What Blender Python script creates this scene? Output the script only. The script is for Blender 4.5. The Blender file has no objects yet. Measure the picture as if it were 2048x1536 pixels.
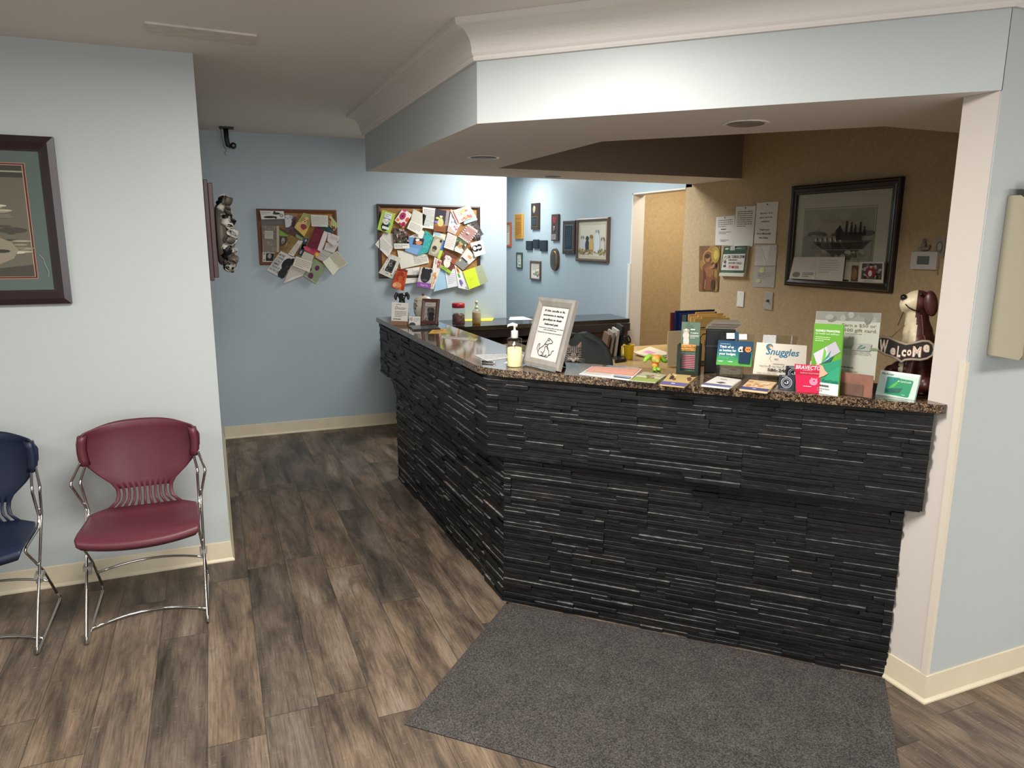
import bpy, bmesh, math, random
from mathutils import Vector, Matrix, Euler
from math import sin, cos, pi, radians
random.seed(7)
C = bpy.context.scene.collection
SC = bpy.context.scene

# ---------------------------------------------------------------- camera
CF, CPITCH, CROLL, CYAW, CH = 1442.16, radians(11.2098), radians(0.2172), radians(22.4232), 1.6
cam_d = bpy.data.cameras.new('camera'); cam = bpy.data.objects.new('camera', cam_d); C.objects.link(cam)
cam_d.sensor_fit = 'HORIZONTAL'; cam_d.sensor_width = 36.0; cam_d.lens = CF * 36.0 / 2048.0
cam_d.clip_start = 0.05; cam_d.clip_end = 60
_fw = Vector((sin(CYAW) * cos(CPITCH), cos(CYAW) * cos(CPITCH), -sin(CPITCH)))
_r0 = Vector((cos(CYAW), -sin(CYAW), 0)); _u0 = _r0.cross(_fw)
_rt = _r0 * cos(CROLL) + _u0 * -sin(CROLL) * -1
_up = _u0 * cos(CROLL) - _r0 * sin(CROLL)
_rt = _fw.cross(_up)
cam.matrix_world = Matrix(((_rt.x, _up.x, -_fw.x, 0), (_rt.y, _up.y, -_fw.y, 0), (_rt.z, _up.z, -_fw.z, CH), (0, 0, 0, 1)))
SC.camera = cam

# ---------------------------------------------------------------- world, lights, exposure
SC.view_settings.view_transform = 'Standard'; SC.view_settings.look = 'None'
SC.view_settings.gamma = 1.0; SC.view_settings.use_curve_mapping = False
SC.view_settings.exposure = 0.85
w = bpy.data.worlds.new('world'); SC.world = w; w.use_nodes = True
w.node_tree.nodes['Background'].inputs[0].default_value = (0.75, 0.85, 1, 1)
w.node_tree.nodes['Background'].inputs[1].default_value = 0.05
SC.cycles.max_bounces = 8; SC.cycles.diffuse_bounces = 6; SC.cycles.glossy_bounces = 4
SC.cycles.transparent_max_bounces = 16; SC.cycles.sample_clamp_indirect = 6
SC.cycles.use_denoising = True
def area(name, loc, size, power, col, rz=0):
    l = bpy.data.lights.new(name, 'AREA'); l.shape = 'RECTANGLE'; l.size, l.size_y = size
    l.energy = power; l.color = col
    o = bpy.data.objects.new(name, l); C.objects.link(o); o.location = loc; o.rotation_euler = (0, 0, rz)
    return o
# troffers in the waiting room ceiling (above and behind the camera) and over the back passage
area('ceiling_lamp_front', (0.35, 1.75, 2.37), (1.1, 0.5), 48, (1, 0.96, 0.9))
area('ceiling_lamp_west', (-2.1, 0.9, 2.37), (1.2, 0.6), 26, (1, 0.96, 0.9))
area('ceiling_lamp_east', (3.1, -0.6, 2.37), (1.2, 0.6), 46, (1, 0.95, 0.88))
area('ceiling_lamp_rear', (0.2, -1.6, 2.37), (1.2, 0.6), 12, (1, 0.96, 0.9))
area('ceiling_lamp_back_passage', (2.5, 5.48, 2.39), (0.7, 0.5), 22, (0.98, 1.0, 0.98))
area('ceiling_lamp_far_passage', (3.0, 7.9, 2.39), (0.5, 0.5), 13, (0.97, 1.0, 0.95))
wl = area('daylight_window', (0.9, -2.72, 1.45), (2.4, 1.3), 34, (0.94, 0.97, 1.0)); wl.rotation_euler = (radians(90), 0, 0)  # added fill lamp by the south wall, lifts ceiling and stone; no window there
area('ceiling_lamp_hall', (4.25, 5.5, 2.37), (0.3, 0.3), 10, (1, 0.9, 0.72))

# ---------------------------------------------------------------- pixel to point on a real surface (frame 2048 x 1536)
def ray(u, v):
    a = (u - 1024.0) / CF; b = -(v - 768.0) / CF
    return (_fw + _rt * a + _up * b)
EYE = Vector((0, 0, CH))
def at_z(u, v, z): d = ray(u, v); return EYE + d * ((z - CH) / d.z)
def at_y(u, v, y): d = ray(u, v); return EYE + d * (y / d.y)
def at_x(u, v, x): d = ray(u, v); return EYE + d * (x / d.x)
def at_r(u, v, r): d = ray(u, v); return EYE + d * (r / math.hypot(d.x, d.y))
class Pl:
    """a plane: origin, ex (to the right as seen), ey (up), n (towards the viewer)"""
    def __init__(s, o, ex, ey):
        s.o = Vector(o); s.ex = Vector(ex).normalized(); s.ey = Vector(ey).normalized(); s.n = s.ex.cross(s.ey).normalized()
    def px(s, u, v):
        d = ray(u, v); t = (s.o - EYE).dot(s.n) / d.dot(s.n); return EYE + d * t
    def st(s, u, v):
        p = s.px(u, v) - s.o; return (p.dot(s.ex), p.dot(s.ey))
    def p(s, a, b, h=0): return s.o + s.ex * a + s.ey * b + s.n * h
    def off(s, h): return Pl(s.o + s.n * h, s.ex, s.ey)
BACK_Y = 6.1784; LEFT_Y = 3.7205; LEFT_X = -0.0099; TAN_X = 3.6; PX, PY = 2.2326, 1.5641; CEIL = 2.4149
PB = Pl((0, BACK_Y, 0), (1, 0, 0), (0, 0, 1)); PL_ = Pl((0, LEFT_Y, 0), (1, 0, 0), (0, 0, 1))
PT = Pl((TAN_X, 0, 0), (0, -1, 0), (0, 0, 1)); PR = Pl((0, PY, 0), (1, 0, 0), (0, 0, 1))

# ---------------------------------------------------------------- materials
def s2l(c): return c / 12.92 if c <= 0.04045 else ((c + 0.055) / 1.055) ** 2.4
def hexc(h):
    if isinstance(h, str):
        h = h.lstrip('#'); return tuple(s2l(int(h[i:i + 2], 16) / 255) for i in (0, 2, 4))
    return tuple(h)
_mc = {}
def mat(col, rough=0.6, metal=0.0, spec=0.5, bump=0.0, bscale=60.0, var=0.0, vscale=6.0, coat=0.0, emit=None, stretch=None, name=None):
    """procedural principled material: colour with noise variation and noise bump"""
    key = (col if isinstance(col, str) else tuple(col), rough, metal, spec, bump, bscale, var, vscale, coat, stretch)
    if key in _mc: return _mc[key]
    m = bpy.data.materials.new(name or 'surface'); m.use_nodes = True; nt = m.node_tree; b = nt.nodes['Principled BSDF']
    c = hexc(col)
    b.inputs['Base Color'].default_value = (*c, 1); b.inputs['Roughness'].default_value = rough
    b.inputs['Metallic'].default_value = metal; b.inputs['Specular IOR Level'].default_value = spec
    if coat: b.inputs['Coat Weight'].default_value = coat; b.inputs['Coat Roughness'].default_value = 0.08
    if bump or var:
        tc = nt.nodes.new('ShaderNodeTexCoord'); mp = nt.nodes.new('ShaderNodeMapping'); nt.links.new(tc.outputs['Object'], mp.inputs[0])
        if stretch: mp.inputs['Scale'].default_value = stretch
    if var:
        n = nt.nodes.new('ShaderNodeTexNoise'); n.inputs['Scale'].default_value = vscale; n.inputs['Detail'].default_value = 6
        nt.links.new(mp.outputs[0], n.inputs['Vector'])
        r = nt.nodes.new('ShaderNodeValToRGB'); r.color_ramp.elements[0].position = 0.3; r.color_ramp.elements[1].position = 0.7
        r.color_ramp.elements[0].color = (*[x * (1 - var) for x in c], 1); r.color_ramp.elements[1].color = (*[min(1, x * (1 + var)) for x in c], 1)
        nt.links.new(n.outputs[0], r.inputs[0]); nt.links.new(r.outputs[0], b.inputs['Base Color'])
    if bump:
        n = nt.nodes.new('ShaderNodeTexNoise'); n.inputs['Scale'].default_value = bscale; n.inputs['Detail'].default_value = 3
        nt.links.new(mp.outputs[0], n.inputs['Vector'])
        bp = nt.nodes.new('ShaderNodeBump'); bp.inputs['Strength'].default_value = bump; bp.inputs['Distance'].default_value = 0.01
        nt.links.new(n.outputs[0], bp.inputs['Height']); nt.links.new(bp.outputs[0], b.inputs['Normal'])
    _mc[key] = m
    return m
def paper(col): return mat(col, 0.65, spec=0.3)
def gloss(col): return mat(col, 0.3, spec=0.5)
def clear_mat(name, tint=(1, 1, 1), rough=0.03, refl=1.0, f0=0.04):
    """thin clear sheet: transparent with Fresnel reflection (no caustics needed)"""
    m = bpy.data.materials.new(name); m.use_nodes = True; nt = m.node_tree; nt.nodes.clear()
    out = nt.nodes.new('ShaderNodeOutputMaterial'); mx = nt.nodes.new('ShaderNodeMixShader')
    t = nt.nodes.new('ShaderNodeBsdfTransparent'); g = nt.nodes.new('ShaderNodeBsdfGlossy')
    lw = nt.nodes.new('ShaderNodeLayerWeight'); lw.inputs[0].default_value = 0.5
    fr = nt.nodes.new('ShaderNodeMath'); fr.operation = 'POWER'; fr.inputs[1].default_value = 5.0; nt.links.new(lw.outputs['Facing'], fr.inputs[0])
    ml = nt.nodes.new('ShaderNodeMath'); ml.operation = 'MULTIPLY_ADD'; ml.inputs[1].default_value = 0.7; ml.inputs[2].default_value = f0 * refl
    t.inputs[0].default_value = (*tint, 1); g.inputs['Roughness'].default_value = rough
    nt.links.new(fr.outputs[0], ml.inputs[0]); nt.links.new(ml.outputs[0], mx.inputs[0])
    nt.links.new(t.outputs[0], mx.inputs[1]); nt.links.new(g.outputs[0], mx.inputs[2]); nt.links.new(mx.outputs[0], out.inputs[0])
    return m
GLASS = clear_mat('picture_glass', (0.97, 0.98, 0.97), 0.02)
ACRYL = clear_mat('clear_acrylic', (0.9, 0.91, 0.9), 0.04, 1.6)
PLASTIC_CLEAR = clear_mat('clear_plastic', (0.86, 0.87, 0.86), 0.12, 2.2)

def node_mat(name, build):
    m = bpy.data.materials.new(name); m.use_nodes = True; nt = m.node_tree
    build(nt, nt.nodes['Principled BSDF']); return m
def N(nt, t, **kw):
    n = nt.nodes.new(t)
    for k, v in kw.items():
        if k.startswith('i_'): n.inputs[int(k[2:])].default_value = v
        else: setattr(n, k, v)
    return n
def ramp(nt, stops):
    r = nt.nodes.new('ShaderNodeValToRGB'); e = r.color_ramp.elements
    while len(e) < len(stops): e.new(0.5)
    for i, (p, c) in enumerate(stops): e[i].position = p; e[i].color = (*c, 1)
    return r

def floor_build(nt, b):
    L = nt.links.new
    tc = N(nt, 'ShaderNodeTexCoord'); sp = N(nt, 'ShaderNodeSeparateXYZ'); L(tc.outputs['Object'], sp.inputs[0])
    def m(op, a, c=None):
        n = N(nt, 'ShaderNodeMath', operation=op)
        for i, x in enumerate((a, c)):
            if x is None: continue
            if isinstance(x, (int, float)): n.inputs[i].default_value = x
            else: L(x, n.inputs[i])
        return n.outputs[0]
    W, LN = 0.18, 1.22
    xs = m('DIVIDE', m('SUBTRACT', sp.outputs[0], 0.06), W); row = m('FLOOR', xs); fx = m('FRACT', xs)
    wn = N(nt, 'ShaderNodeTexWhiteNoise', noise_dimensions='1D'); L(row, wn.inputs['W'])
    ys = m('ADD', m('DIVIDE', sp.outputs[1], LN), m('MULTIPLY', wn.outputs[0], 7.0)); col = m('FLOOR', ys); fy = m('FRACT', ys)
    cid = N(nt, 'ShaderNodeCombineXYZ'); L(row, cid.inputs[0]); L(col, cid.inputs[1])
    pn = N(nt, 'ShaderNodeTexWhiteNoise', noise_dimensions='2D'); L(cid.outputs[0], pn.inputs['Vector'])
    # plank-local coordinates
    cv = N(nt, 'ShaderNodeCombineXYZ'); L(m('ADD', sp.outputs[0], m('MULTIPLY', pn.outputs[0], 13.0)), cv.inputs[0])
    L(m('ADD', sp.outputs[1], m('MULTIPLY', pn.outputs[0], 29.0)), cv.inputs[1])
    def noise(scale, sx, sy, detail=6, rough=0.55, dist=0.0):
        mp = N(nt, 'ShaderNodeMapping'); mp.inputs['Scale'].default_value = (sx, sy, 1); L(cv.outputs[0], mp.inputs[0])
        n = N(nt, 'ShaderNodeTexNoise'); n.inputs['Scale'].default_value = scale; n.inputs['Detail'].default_value = detail
        n.inputs['Roughness'].default_value = rough; n.inputs['Distortion'].default_value = dist; L(mp.outputs[0], n.inputs[0]); return n.outputs[0]
    broad = noise(1.0, 9, 1.7, 5, 0.6, 0.4); grain = noise(1.0, 150, 6, 4, 0.7, 0.3); cross = noise(1.0, 25, 160, 3, 0.6); knots = noise(1.0, 14, 4.0, 4, 0.5, 1.2)
    r1 = ramp(nt, [(0.30, hexc('#433c36')), (0.43, hexc('#6b6056')), (0.56, hexc('#8d7e6f')), (0.72, hexc('#a2988d'))]); L(broad, r1.inputs[0])
    tone = ramp(nt, [(0.0, hexc('#8d8986')), (0.35, hexc('#b8afa6')), (0.65, hexc('#c6b7a2')), (1.0, hexc('#c0bab9'))]); L(pn.outputs[0], tone.inputs[0])
    def mixc(kind, f, a, c):
        n = N(nt, 'ShaderNodeMix', data_type='RGBA', blend_type=kind)
        if isinstance(f, (int, float)): n.inputs[0].default_value = f
        else: L(f, n.inputs[0])
        for idx, x in ((6, a), (7, c)):
            if isinstance(x, tuple): n.inputs[idx].default_value = (*x, 1)
            else: L(x, n.inputs[idx])
        return n.outputs[2]
    c1 = mixc('MULTIPLY', 0.75, r1.outputs[0], tone.outputs[0])
    g = ramp(nt, [(0.32, (0.50, 0.47, 0.45)), (0.52, (1, 1, 1)), (0.72, (1.3, 1.27, 1.22))]); L(grain, g.inputs[0])
    c2 = mixc('MULTIPLY', 0.85, c1, g.outputs[0])
    k = ramp(nt, [(0.54, (0, 0, 0)), (0.74, (1, 1, 1))]); L(knots, k.inputs[0])
    c3 = mixc('MIX', m('MULTIPLY', k.outputs[0], 0.6), c2, hexc('#3f352c'))
    x = ramp(nt, [(0.62, (0, 0, 0)), (0.80, (1, 1, 1))]); L(cross, x.inputs[0])
    c4 = mixc('MIX', m('MULTIPLY', x.outputs[0], 0.4), c3, hexc('#b5a48c'))
    ex = m('MINIMUM', fx, m('SUBTRACT', 1.0, fx)); ey = m('MINIMUM', fy, m('SUBTRACT', 1.0, fy))
    seam = m('MAXIMUM', m('LESS_THAN', ex, 0.008), m('LESS_THAN', ey, 0.0014))
    c5 = mixc('MIX', m('MULTIPLY', seam, 0.7), c4, hexc('#2c241d'))
    L(c5, b.inputs['Base Color'])
    rr = ramp(nt, [(0.3, (0.42,) * 3), (0.7, (0.6,) * 3)]); L(grain, rr.inputs[0]); L(rr.outputs[0], b.inputs['Roughness'])
    bp = N(nt, 'ShaderNodeBump'); bp.inputs['Strength'].default_value = 0.25; bp.inputs['Distance'].default_value = 0.002
    L(m('SUBTRACT', m('ADD', grain, m('MULTIPLY', cross, 0.4)), m('MULTIPLY', seam, 2.0)), bp.inputs['Height']); L(bp.outputs[0], b.inputs['Normal'])
FLOOR = node_mat('wood_plank_floor', floor_build)

def granite_build(nt, b):
    L = nt.links.new; tc = N(nt, 'ShaderNodeTexCoord')
    v = N(nt, 'ShaderNodeTexVoronoi'); v.inputs['Scale'].default_value = 300; L(tc.outputs['Object'], v.inputs['Vector'])
    n = N(nt, 'ShaderNodeTexNoise'); n.inputs['Scale'].default_value = 95; n.inputs['Detail'].default_value = 5; L(tc.outputs['Object'], n.inputs['Vector'])
    sep = N(nt, 'ShaderNodeSeparateColor'); L(v.outputs['Color'], sep.inputs[0])
    mx = N(nt, 'ShaderNodeMath', operation='ADD'); ml = N(nt, 'ShaderNodeMath', operation='MULTIPLY', i_1=0.45)
    L(sep.outputs[0], ml.inputs[0]); L(ml.outputs[0], mx.inputs[0]); L(n.outputs[0], mx.inputs[1])
    r = ramp(nt, [(0.50, hexc('#16110f')), (0.66, hexc('#352a24')), (0.80, hexc('#67523f')), (0.95, hexc('#927b60'))]); L(mx.outputs[0], r.inputs[0])
    L(r.outputs[0], b.inputs['Base Color']); b.inputs['Roughness'].default_value = 0.07; b.inputs['Specular IOR Level'].default_value = 1.0
GRANITE = node_mat('polished_brown_granite', granite_build)

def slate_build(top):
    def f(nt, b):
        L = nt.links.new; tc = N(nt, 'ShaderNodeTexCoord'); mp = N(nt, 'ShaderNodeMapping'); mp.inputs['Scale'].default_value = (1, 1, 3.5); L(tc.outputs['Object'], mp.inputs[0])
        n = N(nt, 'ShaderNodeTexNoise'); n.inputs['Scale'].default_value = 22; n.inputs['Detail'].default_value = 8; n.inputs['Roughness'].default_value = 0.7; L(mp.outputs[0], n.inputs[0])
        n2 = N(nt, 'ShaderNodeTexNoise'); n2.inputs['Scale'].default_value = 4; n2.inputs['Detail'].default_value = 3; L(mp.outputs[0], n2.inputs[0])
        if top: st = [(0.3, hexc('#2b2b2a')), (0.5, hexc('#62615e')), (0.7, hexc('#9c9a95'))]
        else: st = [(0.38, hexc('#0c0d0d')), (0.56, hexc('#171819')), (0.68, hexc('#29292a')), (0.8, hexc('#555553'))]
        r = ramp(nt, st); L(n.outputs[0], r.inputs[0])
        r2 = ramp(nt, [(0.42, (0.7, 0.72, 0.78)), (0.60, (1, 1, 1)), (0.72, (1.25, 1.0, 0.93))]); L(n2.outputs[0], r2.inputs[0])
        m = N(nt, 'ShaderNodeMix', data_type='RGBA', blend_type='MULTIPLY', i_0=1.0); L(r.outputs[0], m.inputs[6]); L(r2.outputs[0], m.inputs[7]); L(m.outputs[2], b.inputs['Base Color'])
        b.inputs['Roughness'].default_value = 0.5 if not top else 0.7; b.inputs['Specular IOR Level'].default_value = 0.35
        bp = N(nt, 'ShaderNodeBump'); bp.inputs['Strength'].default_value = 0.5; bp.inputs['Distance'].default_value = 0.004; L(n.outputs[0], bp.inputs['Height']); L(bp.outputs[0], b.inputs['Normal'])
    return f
SLATE = node_mat('black_slate', slate_build(False)); SLATE_EDGE = node_mat('slate_edge', slate_build(True))  # edge version holds dust and painted top highlights in paler grey

def mat_build(nt, b):
    L = nt.links.new; tc = N(nt, 'ShaderNodeTexCoord')
    n = N(nt, 'ShaderNodeTexNoise'); n.inputs['Scale'].default_value = 200; n.inputs['Detail'].default_value = 4; n.inputs['Roughness'].default_value = 0.75; L(tc.outputs['Object'], n.inputs[0])
    n2 = N(nt, 'ShaderNodeTexNoise'); n2.inputs['Scale'].default_value = 9; n2.inputs['Detail'].default_value = 4; L(tc.outputs['Object'], n2.inputs[0])
    ad = N(nt, 'ShaderNodeMath', operation='MULTIPLY_ADD', i_1=0.12); L(n2.outputs[0], ad.inputs[0]); L(n.outputs[0], ad.inputs[2])
    r = ramp(nt, [(0.44, hexc('#2e2b2a')), (0.58, hexc('#514d4b')), (0.72, hexc('#6c6865')), (0.84, hexc('#9a9591'))]); L(ad.outputs[0], r.inputs[0]); L(r.outputs[0], b.inputs['Base Color'])
    b.inputs['Roughness'].default_value = 0.95; b.inputs['Specular IOR Level'].default_value = 0.1
    w_ = N(nt, 'ShaderNodeTexWave', bands_direction='DIAGONAL'); w_.inputs['Scale'].default_value = 22; w_.inputs['Distortion'].default_value = 6; w_.inputs['Detail'].default_value = 2; L(tc.outputs['Object'], w_.inputs[0])
    ad2 = N(nt, 'ShaderNodeMath', operation='MULTIPLY_ADD', i_1=0.04); L(w_.outputs[1], ad2.inputs[0]); L(n.outputs[0], ad2.inputs[2])
    bp = N(nt, 'ShaderNodeBump'); bp.inputs['Strength'].default_value = 0.8; bp.inputs['Distance'].default_value = 0.006; L(ad2.outputs[0], bp.inputs['Height']); L(bp.outputs[0], b.inputs['Normal'])
CARPET = node_mat('grey_entrance_carpet', mat_build)

PAINT_BLUE = mat('#b9bfbf', 0.42, bump=0.05, bscale=220, var=0.015, vscale=2, name='pale_blue_wall_paint')
PAINT_BACK = mat('#aebcc5', 0.45, bump=0.05, bscale=220, var=0.015, vscale=2, name='blue_wall_paint')
PAINT_CEIL = mat('#e2dcd7', 0.85, bump=0.04, bscale=160, var=0.02, vscale=1.5, name='ceiling_paint')
PAINT_BEIGE = mat('#d0c8c0', 0.7, bump=0.06, bscale=180, name='beige_reveal_paint')
PAINT_TAN = mat('#bda682', 0.8, bump=0.35, bscale=95, var=0.08, vscale=38, name='tan_textured_wallpaper')
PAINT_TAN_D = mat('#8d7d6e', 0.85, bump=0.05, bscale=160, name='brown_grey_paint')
BASEB = mat('#d9cdb2', 0.4, var=0.05, vscale=8, name='cream_vinyl_baseboard')
TRIMW = mat('#e6e0d6', 0.45, name='white_trim_paint')
CHROME = mat('#c9c6c2', 0.12, metal=1.0, name='chrome')
BLACKP = mat('#16171a', 0.45, name='black_plastic')
WHITE = mat('#ecebe6', 0.5, name='white_plastic')
WOOD_BROWN = mat('#5a4438', 0.45, var=0.25, vscale=20, stretch=(1, 1, 6), name='brown_wood')
# ---------------------------------------------------------------- mesh building
class MB:
    def __init__(s): s.v = []; s.f = []; s.m = []; s.mats = []; s.sm = []
    def mi(s, m):
        if m not in s.mats: s.mats.append(m)
        return s.mats.index(m)
    def add(s, vs, fs, m, smooth=False):
        o = len(s.v); s.v += [Vector(x) for x in vs]; k = s.mi(m)
        for f in fs: s.f.append([i + o for i in f]); s.m.append(k); s.sm.append(smooth)
    def box(s, lo, hi, m):
        (a, b, c), (d, e, f) = lo, hi
        s.add([(a, b, c), (d, b, c), (d, e, c), (a, e, c), (a, b, f), (d, b, f), (d, e, f), (a, e, f)],
              [(0, 3, 2, 1), (4, 5, 6, 7), (0, 1, 5, 4), (1, 2, 6, 5), (2, 3, 7, 6), (3, 0, 4, 7)], m)
    def obox(s, o, ex, ey, ez, m):
        """box from corner o along three edge vectors"""
        o, ex, ey, ez = map(Vector, (o, ex, ey, ez))
        vs = [o, o + ex, o + ex + ey, o + ey]; vs += [x + ez for x in vs]
        fl = [(0, 3, 2, 1), (4, 5, 6, 7), (0, 1, 5, 4), (1, 2, 6, 5), (2, 3, 7, 6), (3, 0, 4, 7)]
        if ex.cross(ey).dot(ez) < 0: fl = [tuple(reversed(f)) for f in fl]
        s.add(vs, fl, m)
    def prism(s, poly, z0, z1, m, mt=None):
        n = len(poly); ar = sum(poly[i][0] * poly[(i + 1) % n][1] - poly[(i + 1) % n][0] * poly[i][1] for i in range(n))
        if ar < 0: poly = poly[::-1]
        vs = [(x, y, z0) for x, y in poly] + [(x, y, z1) for x, y in poly]
        s.add(vs, [tuple(reversed(range(n))), tuple(range(n, 2 * n))], mt or m)
        s.add(vs, [(i, (i + 1) % n, n + (i + 1) % n, n + i) for i in range(n)], m)
    def quad(s, a, b, c, d, m): s.add([a, b, c, d], [(0, 1, 2, 3)], m)
    def tube(s, pts, r, m, seg=10, closed=False, cap=True):
        pts = [Vector(p) for p in pts]; n = len(pts); rings = []
        rs = r if isinstance(r, (list, tuple)) else [r] * n
        prev = None
        for i, p in enumerate(pts):
            if closed: t = (pts[(i + 1) % n] - pts[i - 1])
            else: t = pts[min(i + 1, n - 1)] - pts[max(i - 1, 0)]
            t.normalize()
            if prev is None:
                a = Vector((0, 0, 1)) if abs(t.z) < 0.9 else Vector((1, 0, 0)); u = t.cross(a).normalized()
            else: u = (prev - t * prev.dot(t)).normalized()
            prev = u; w_ = t.cross(u)
            rings.append([p + (u * cos(2 * pi * k / seg) + w_ * sin(2 * pi * k / seg)) * rs[i] for k in range(seg)])
        vs = [x for rg in rings for x in rg]; fs = []
        for i in range(n if closed else n - 1):
            for k in range(seg):
                a = i * seg + k; b = i * seg + (k + 1) % seg; c = ((i + 1) % n) * seg + (k + 1) % seg; d = ((i + 1) % n) * seg + k
                fs.append((a, b, c, d))
        if not closed and cap: fs += [tuple(reversed(range(seg))), tuple(range((n - 1) * seg, n * seg))]
        s.add(vs, fs, m, True)
    def lathe(s, prof, c, m, seg=28, ax=None, smooth=True):
        """prof: list of (radius, height); c centre; optional basis"""
        c = Vector(c); ex, ey, ez = ax or (Vector((1, 0, 0)), Vector((0, 1, 0)), Vector((0, 0, 1)))
        vs = []; fs = []
        for r, h in prof:
            for k in range(seg):
                a = 2 * pi * k / seg; vs.append(c + ex * (r * cos(a)) + ey * (r * sin(a)) + ez * h)
        for i in range(len(prof) - 1):
            for k in range(seg):
                a = i * seg + k; b = i * seg + (k + 1) % seg; fs.append((a, b, b + seg, a + seg))
        fs.append(tuple(reversed(range(seg)))); fs.append(tuple(range((len(prof) - 1) * seg, len(prof) * seg)))
        s.add(vs, fs, m, smooth)
    def ell(s, c, r, m, seg=16, rings=10, R=None):
        c = Vector(c); vs = []; fs = []
        r = r if isinstance(r, (tuple, list)) else (r, r, r)
        for i in range(rings + 1):
            ph = pi * i / rings
            for k in range(seg):
                a = 2 * pi * k / seg; p = Vector((r[0] * sin(ph) * cos(a), r[1] * sin(ph) * sin(a), -r[2] * cos(ph)))
                if R is not None: p = R @ p
                vs.append(c + p)
        for i in range(rings):
            for k in range(seg):
                a = i * seg + k; b = i * seg + (k + 1) % seg; fs.append((a, b, b + seg, a + seg))
        s.add(vs, fs, m, True)
    def grid(s, P, m, smooth=True, flip=False):
        """P: list of rows of points"""
        nr, nc = len(P), len(P[0]); vs = [p for row in P for p in row]; fs = []
        for i in range(nr - 1):
            for j in range(nc - 1):
                f = (i * nc + j, i * nc + j + 1, (i + 1) * nc + j + 1, (i + 1) * nc + j); fs.append(tuple(reversed(f)) if flip else f)
        s.add(vs, fs, m, smooth)
    def build(s, name, parent=None, local=False, bevel=0, label=None, origin=None, weld=False, solid=0, subsurf=0):
        if local: org = Vector((0, 0, 0))
        elif parent is not None:
            top = parent
            while top.parent is not None: top = top.parent
            org = Vector(top.location)
        else:
            if origin is not None: org = Vector(origin)
            else:
                xs = [p.x for p in s.v]; ys = [p.y for p in s.v]; zs = [p.z for p in s.v]
                org = Vector(((min(xs) + max(xs)) / 2, (min(ys) + max(ys)) / 2, min(zs)))
        me = bpy.data.meshes.new(name); me.from_pydata([p - org for p in s.v], [], s.f)
        for m in s.mats: me.materials.append(m)
        me.polygons.foreach_set('material_index', s.m); me.polygons.foreach_set('use_smooth', s.sm); me.update()
        o = bpy.data.objects.new(name, me); C.objects.link(o)
        if parent is not None: o.parent = parent
        elif not local: o.location = org
        if weld:
            bm = bmesh.new(); bm.from_mesh(me); bmesh.ops.remove_doubles(bm, verts=bm.verts, dist=1e-5); bm.to_mesh(me); bm.free()
        if subsurf:
            md = o.modifiers.new('sub', 'SUBSURF'); md.levels = subsurf; md.render_levels = subsurf
        if solid:
            md = o.modifiers.new('solid', 'SOLIDIFY'); md.thickness = solid; md.offset = 0
        if bevel:
            md = o.modifiers.new('bev', 'BEVEL'); md.width = bevel; md.segments = 2; md.limit_method = 'ANGLE'
        if label: o['label'] = label
        return o
def tag(o, label, cat, group=None):
    o['label'] = label; o['category'] = cat; o['kind'] = 'thing'
    if group: o['group'] = group
    return o
def empty(name, loc, label, cat, group=None, rz=0, M=None):
    o = bpy.data.objects.new(name, None); C.objects.link(o); o.empty_display_size = 0.05
    if M is not None: o.matrix_world = M
    else: o.location = loc; o.rotation_euler = (0, 0, rz)
    return tag(o, label, cat, group)
def structure(mb, name, **k):
    o = mb.build(name, **k); o['kind'] = 'structure'; return o

# ---------------------------------------------------------------- flat art laid on a surface (printing, drawing, lettering)
_tx = {}
def text_mesh(s, bold=0.0, shear=0.0):
    k = (s, bold, shear)
    if k not in _tx:
        cu = bpy.data.curves.new('lettering', 'FONT'); cu.body = s; cu.resolution_u = 2; cu.offset = bold; cu.shear = shear; cu.fill_mode = 'FRONT'
        o = bpy.data.objects.new('lettering', cu); C.objects.link(o)
        dg = bpy.context.evaluated_depsgraph_get(); dg.update(); me = o.evaluated_get(dg).to_mesh()
        vs = [(v.co.x, v.co.y) for v in me.vertices]; fs = [tuple(p.vertices) for p in me.polygons]
        ups = me.polygons[0].normal.z > 0 if len(me.polygons) else True
        o.evaluated_get(dg).to_mesh_clear(); bpy.data.objects.remove(o); bpy.data.curves.remove(cu)
        x0 = min(v[0] for v in vs); x1 = max(v[0] for v in vs)
        if not ups: fs = [tuple(reversed(f)) for f in fs]
        _tx[k] = ([((x - x0) / (x1 - x0), y) for x, y in vs], fs, (x1 - x0))
    return _tx[k]
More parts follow.
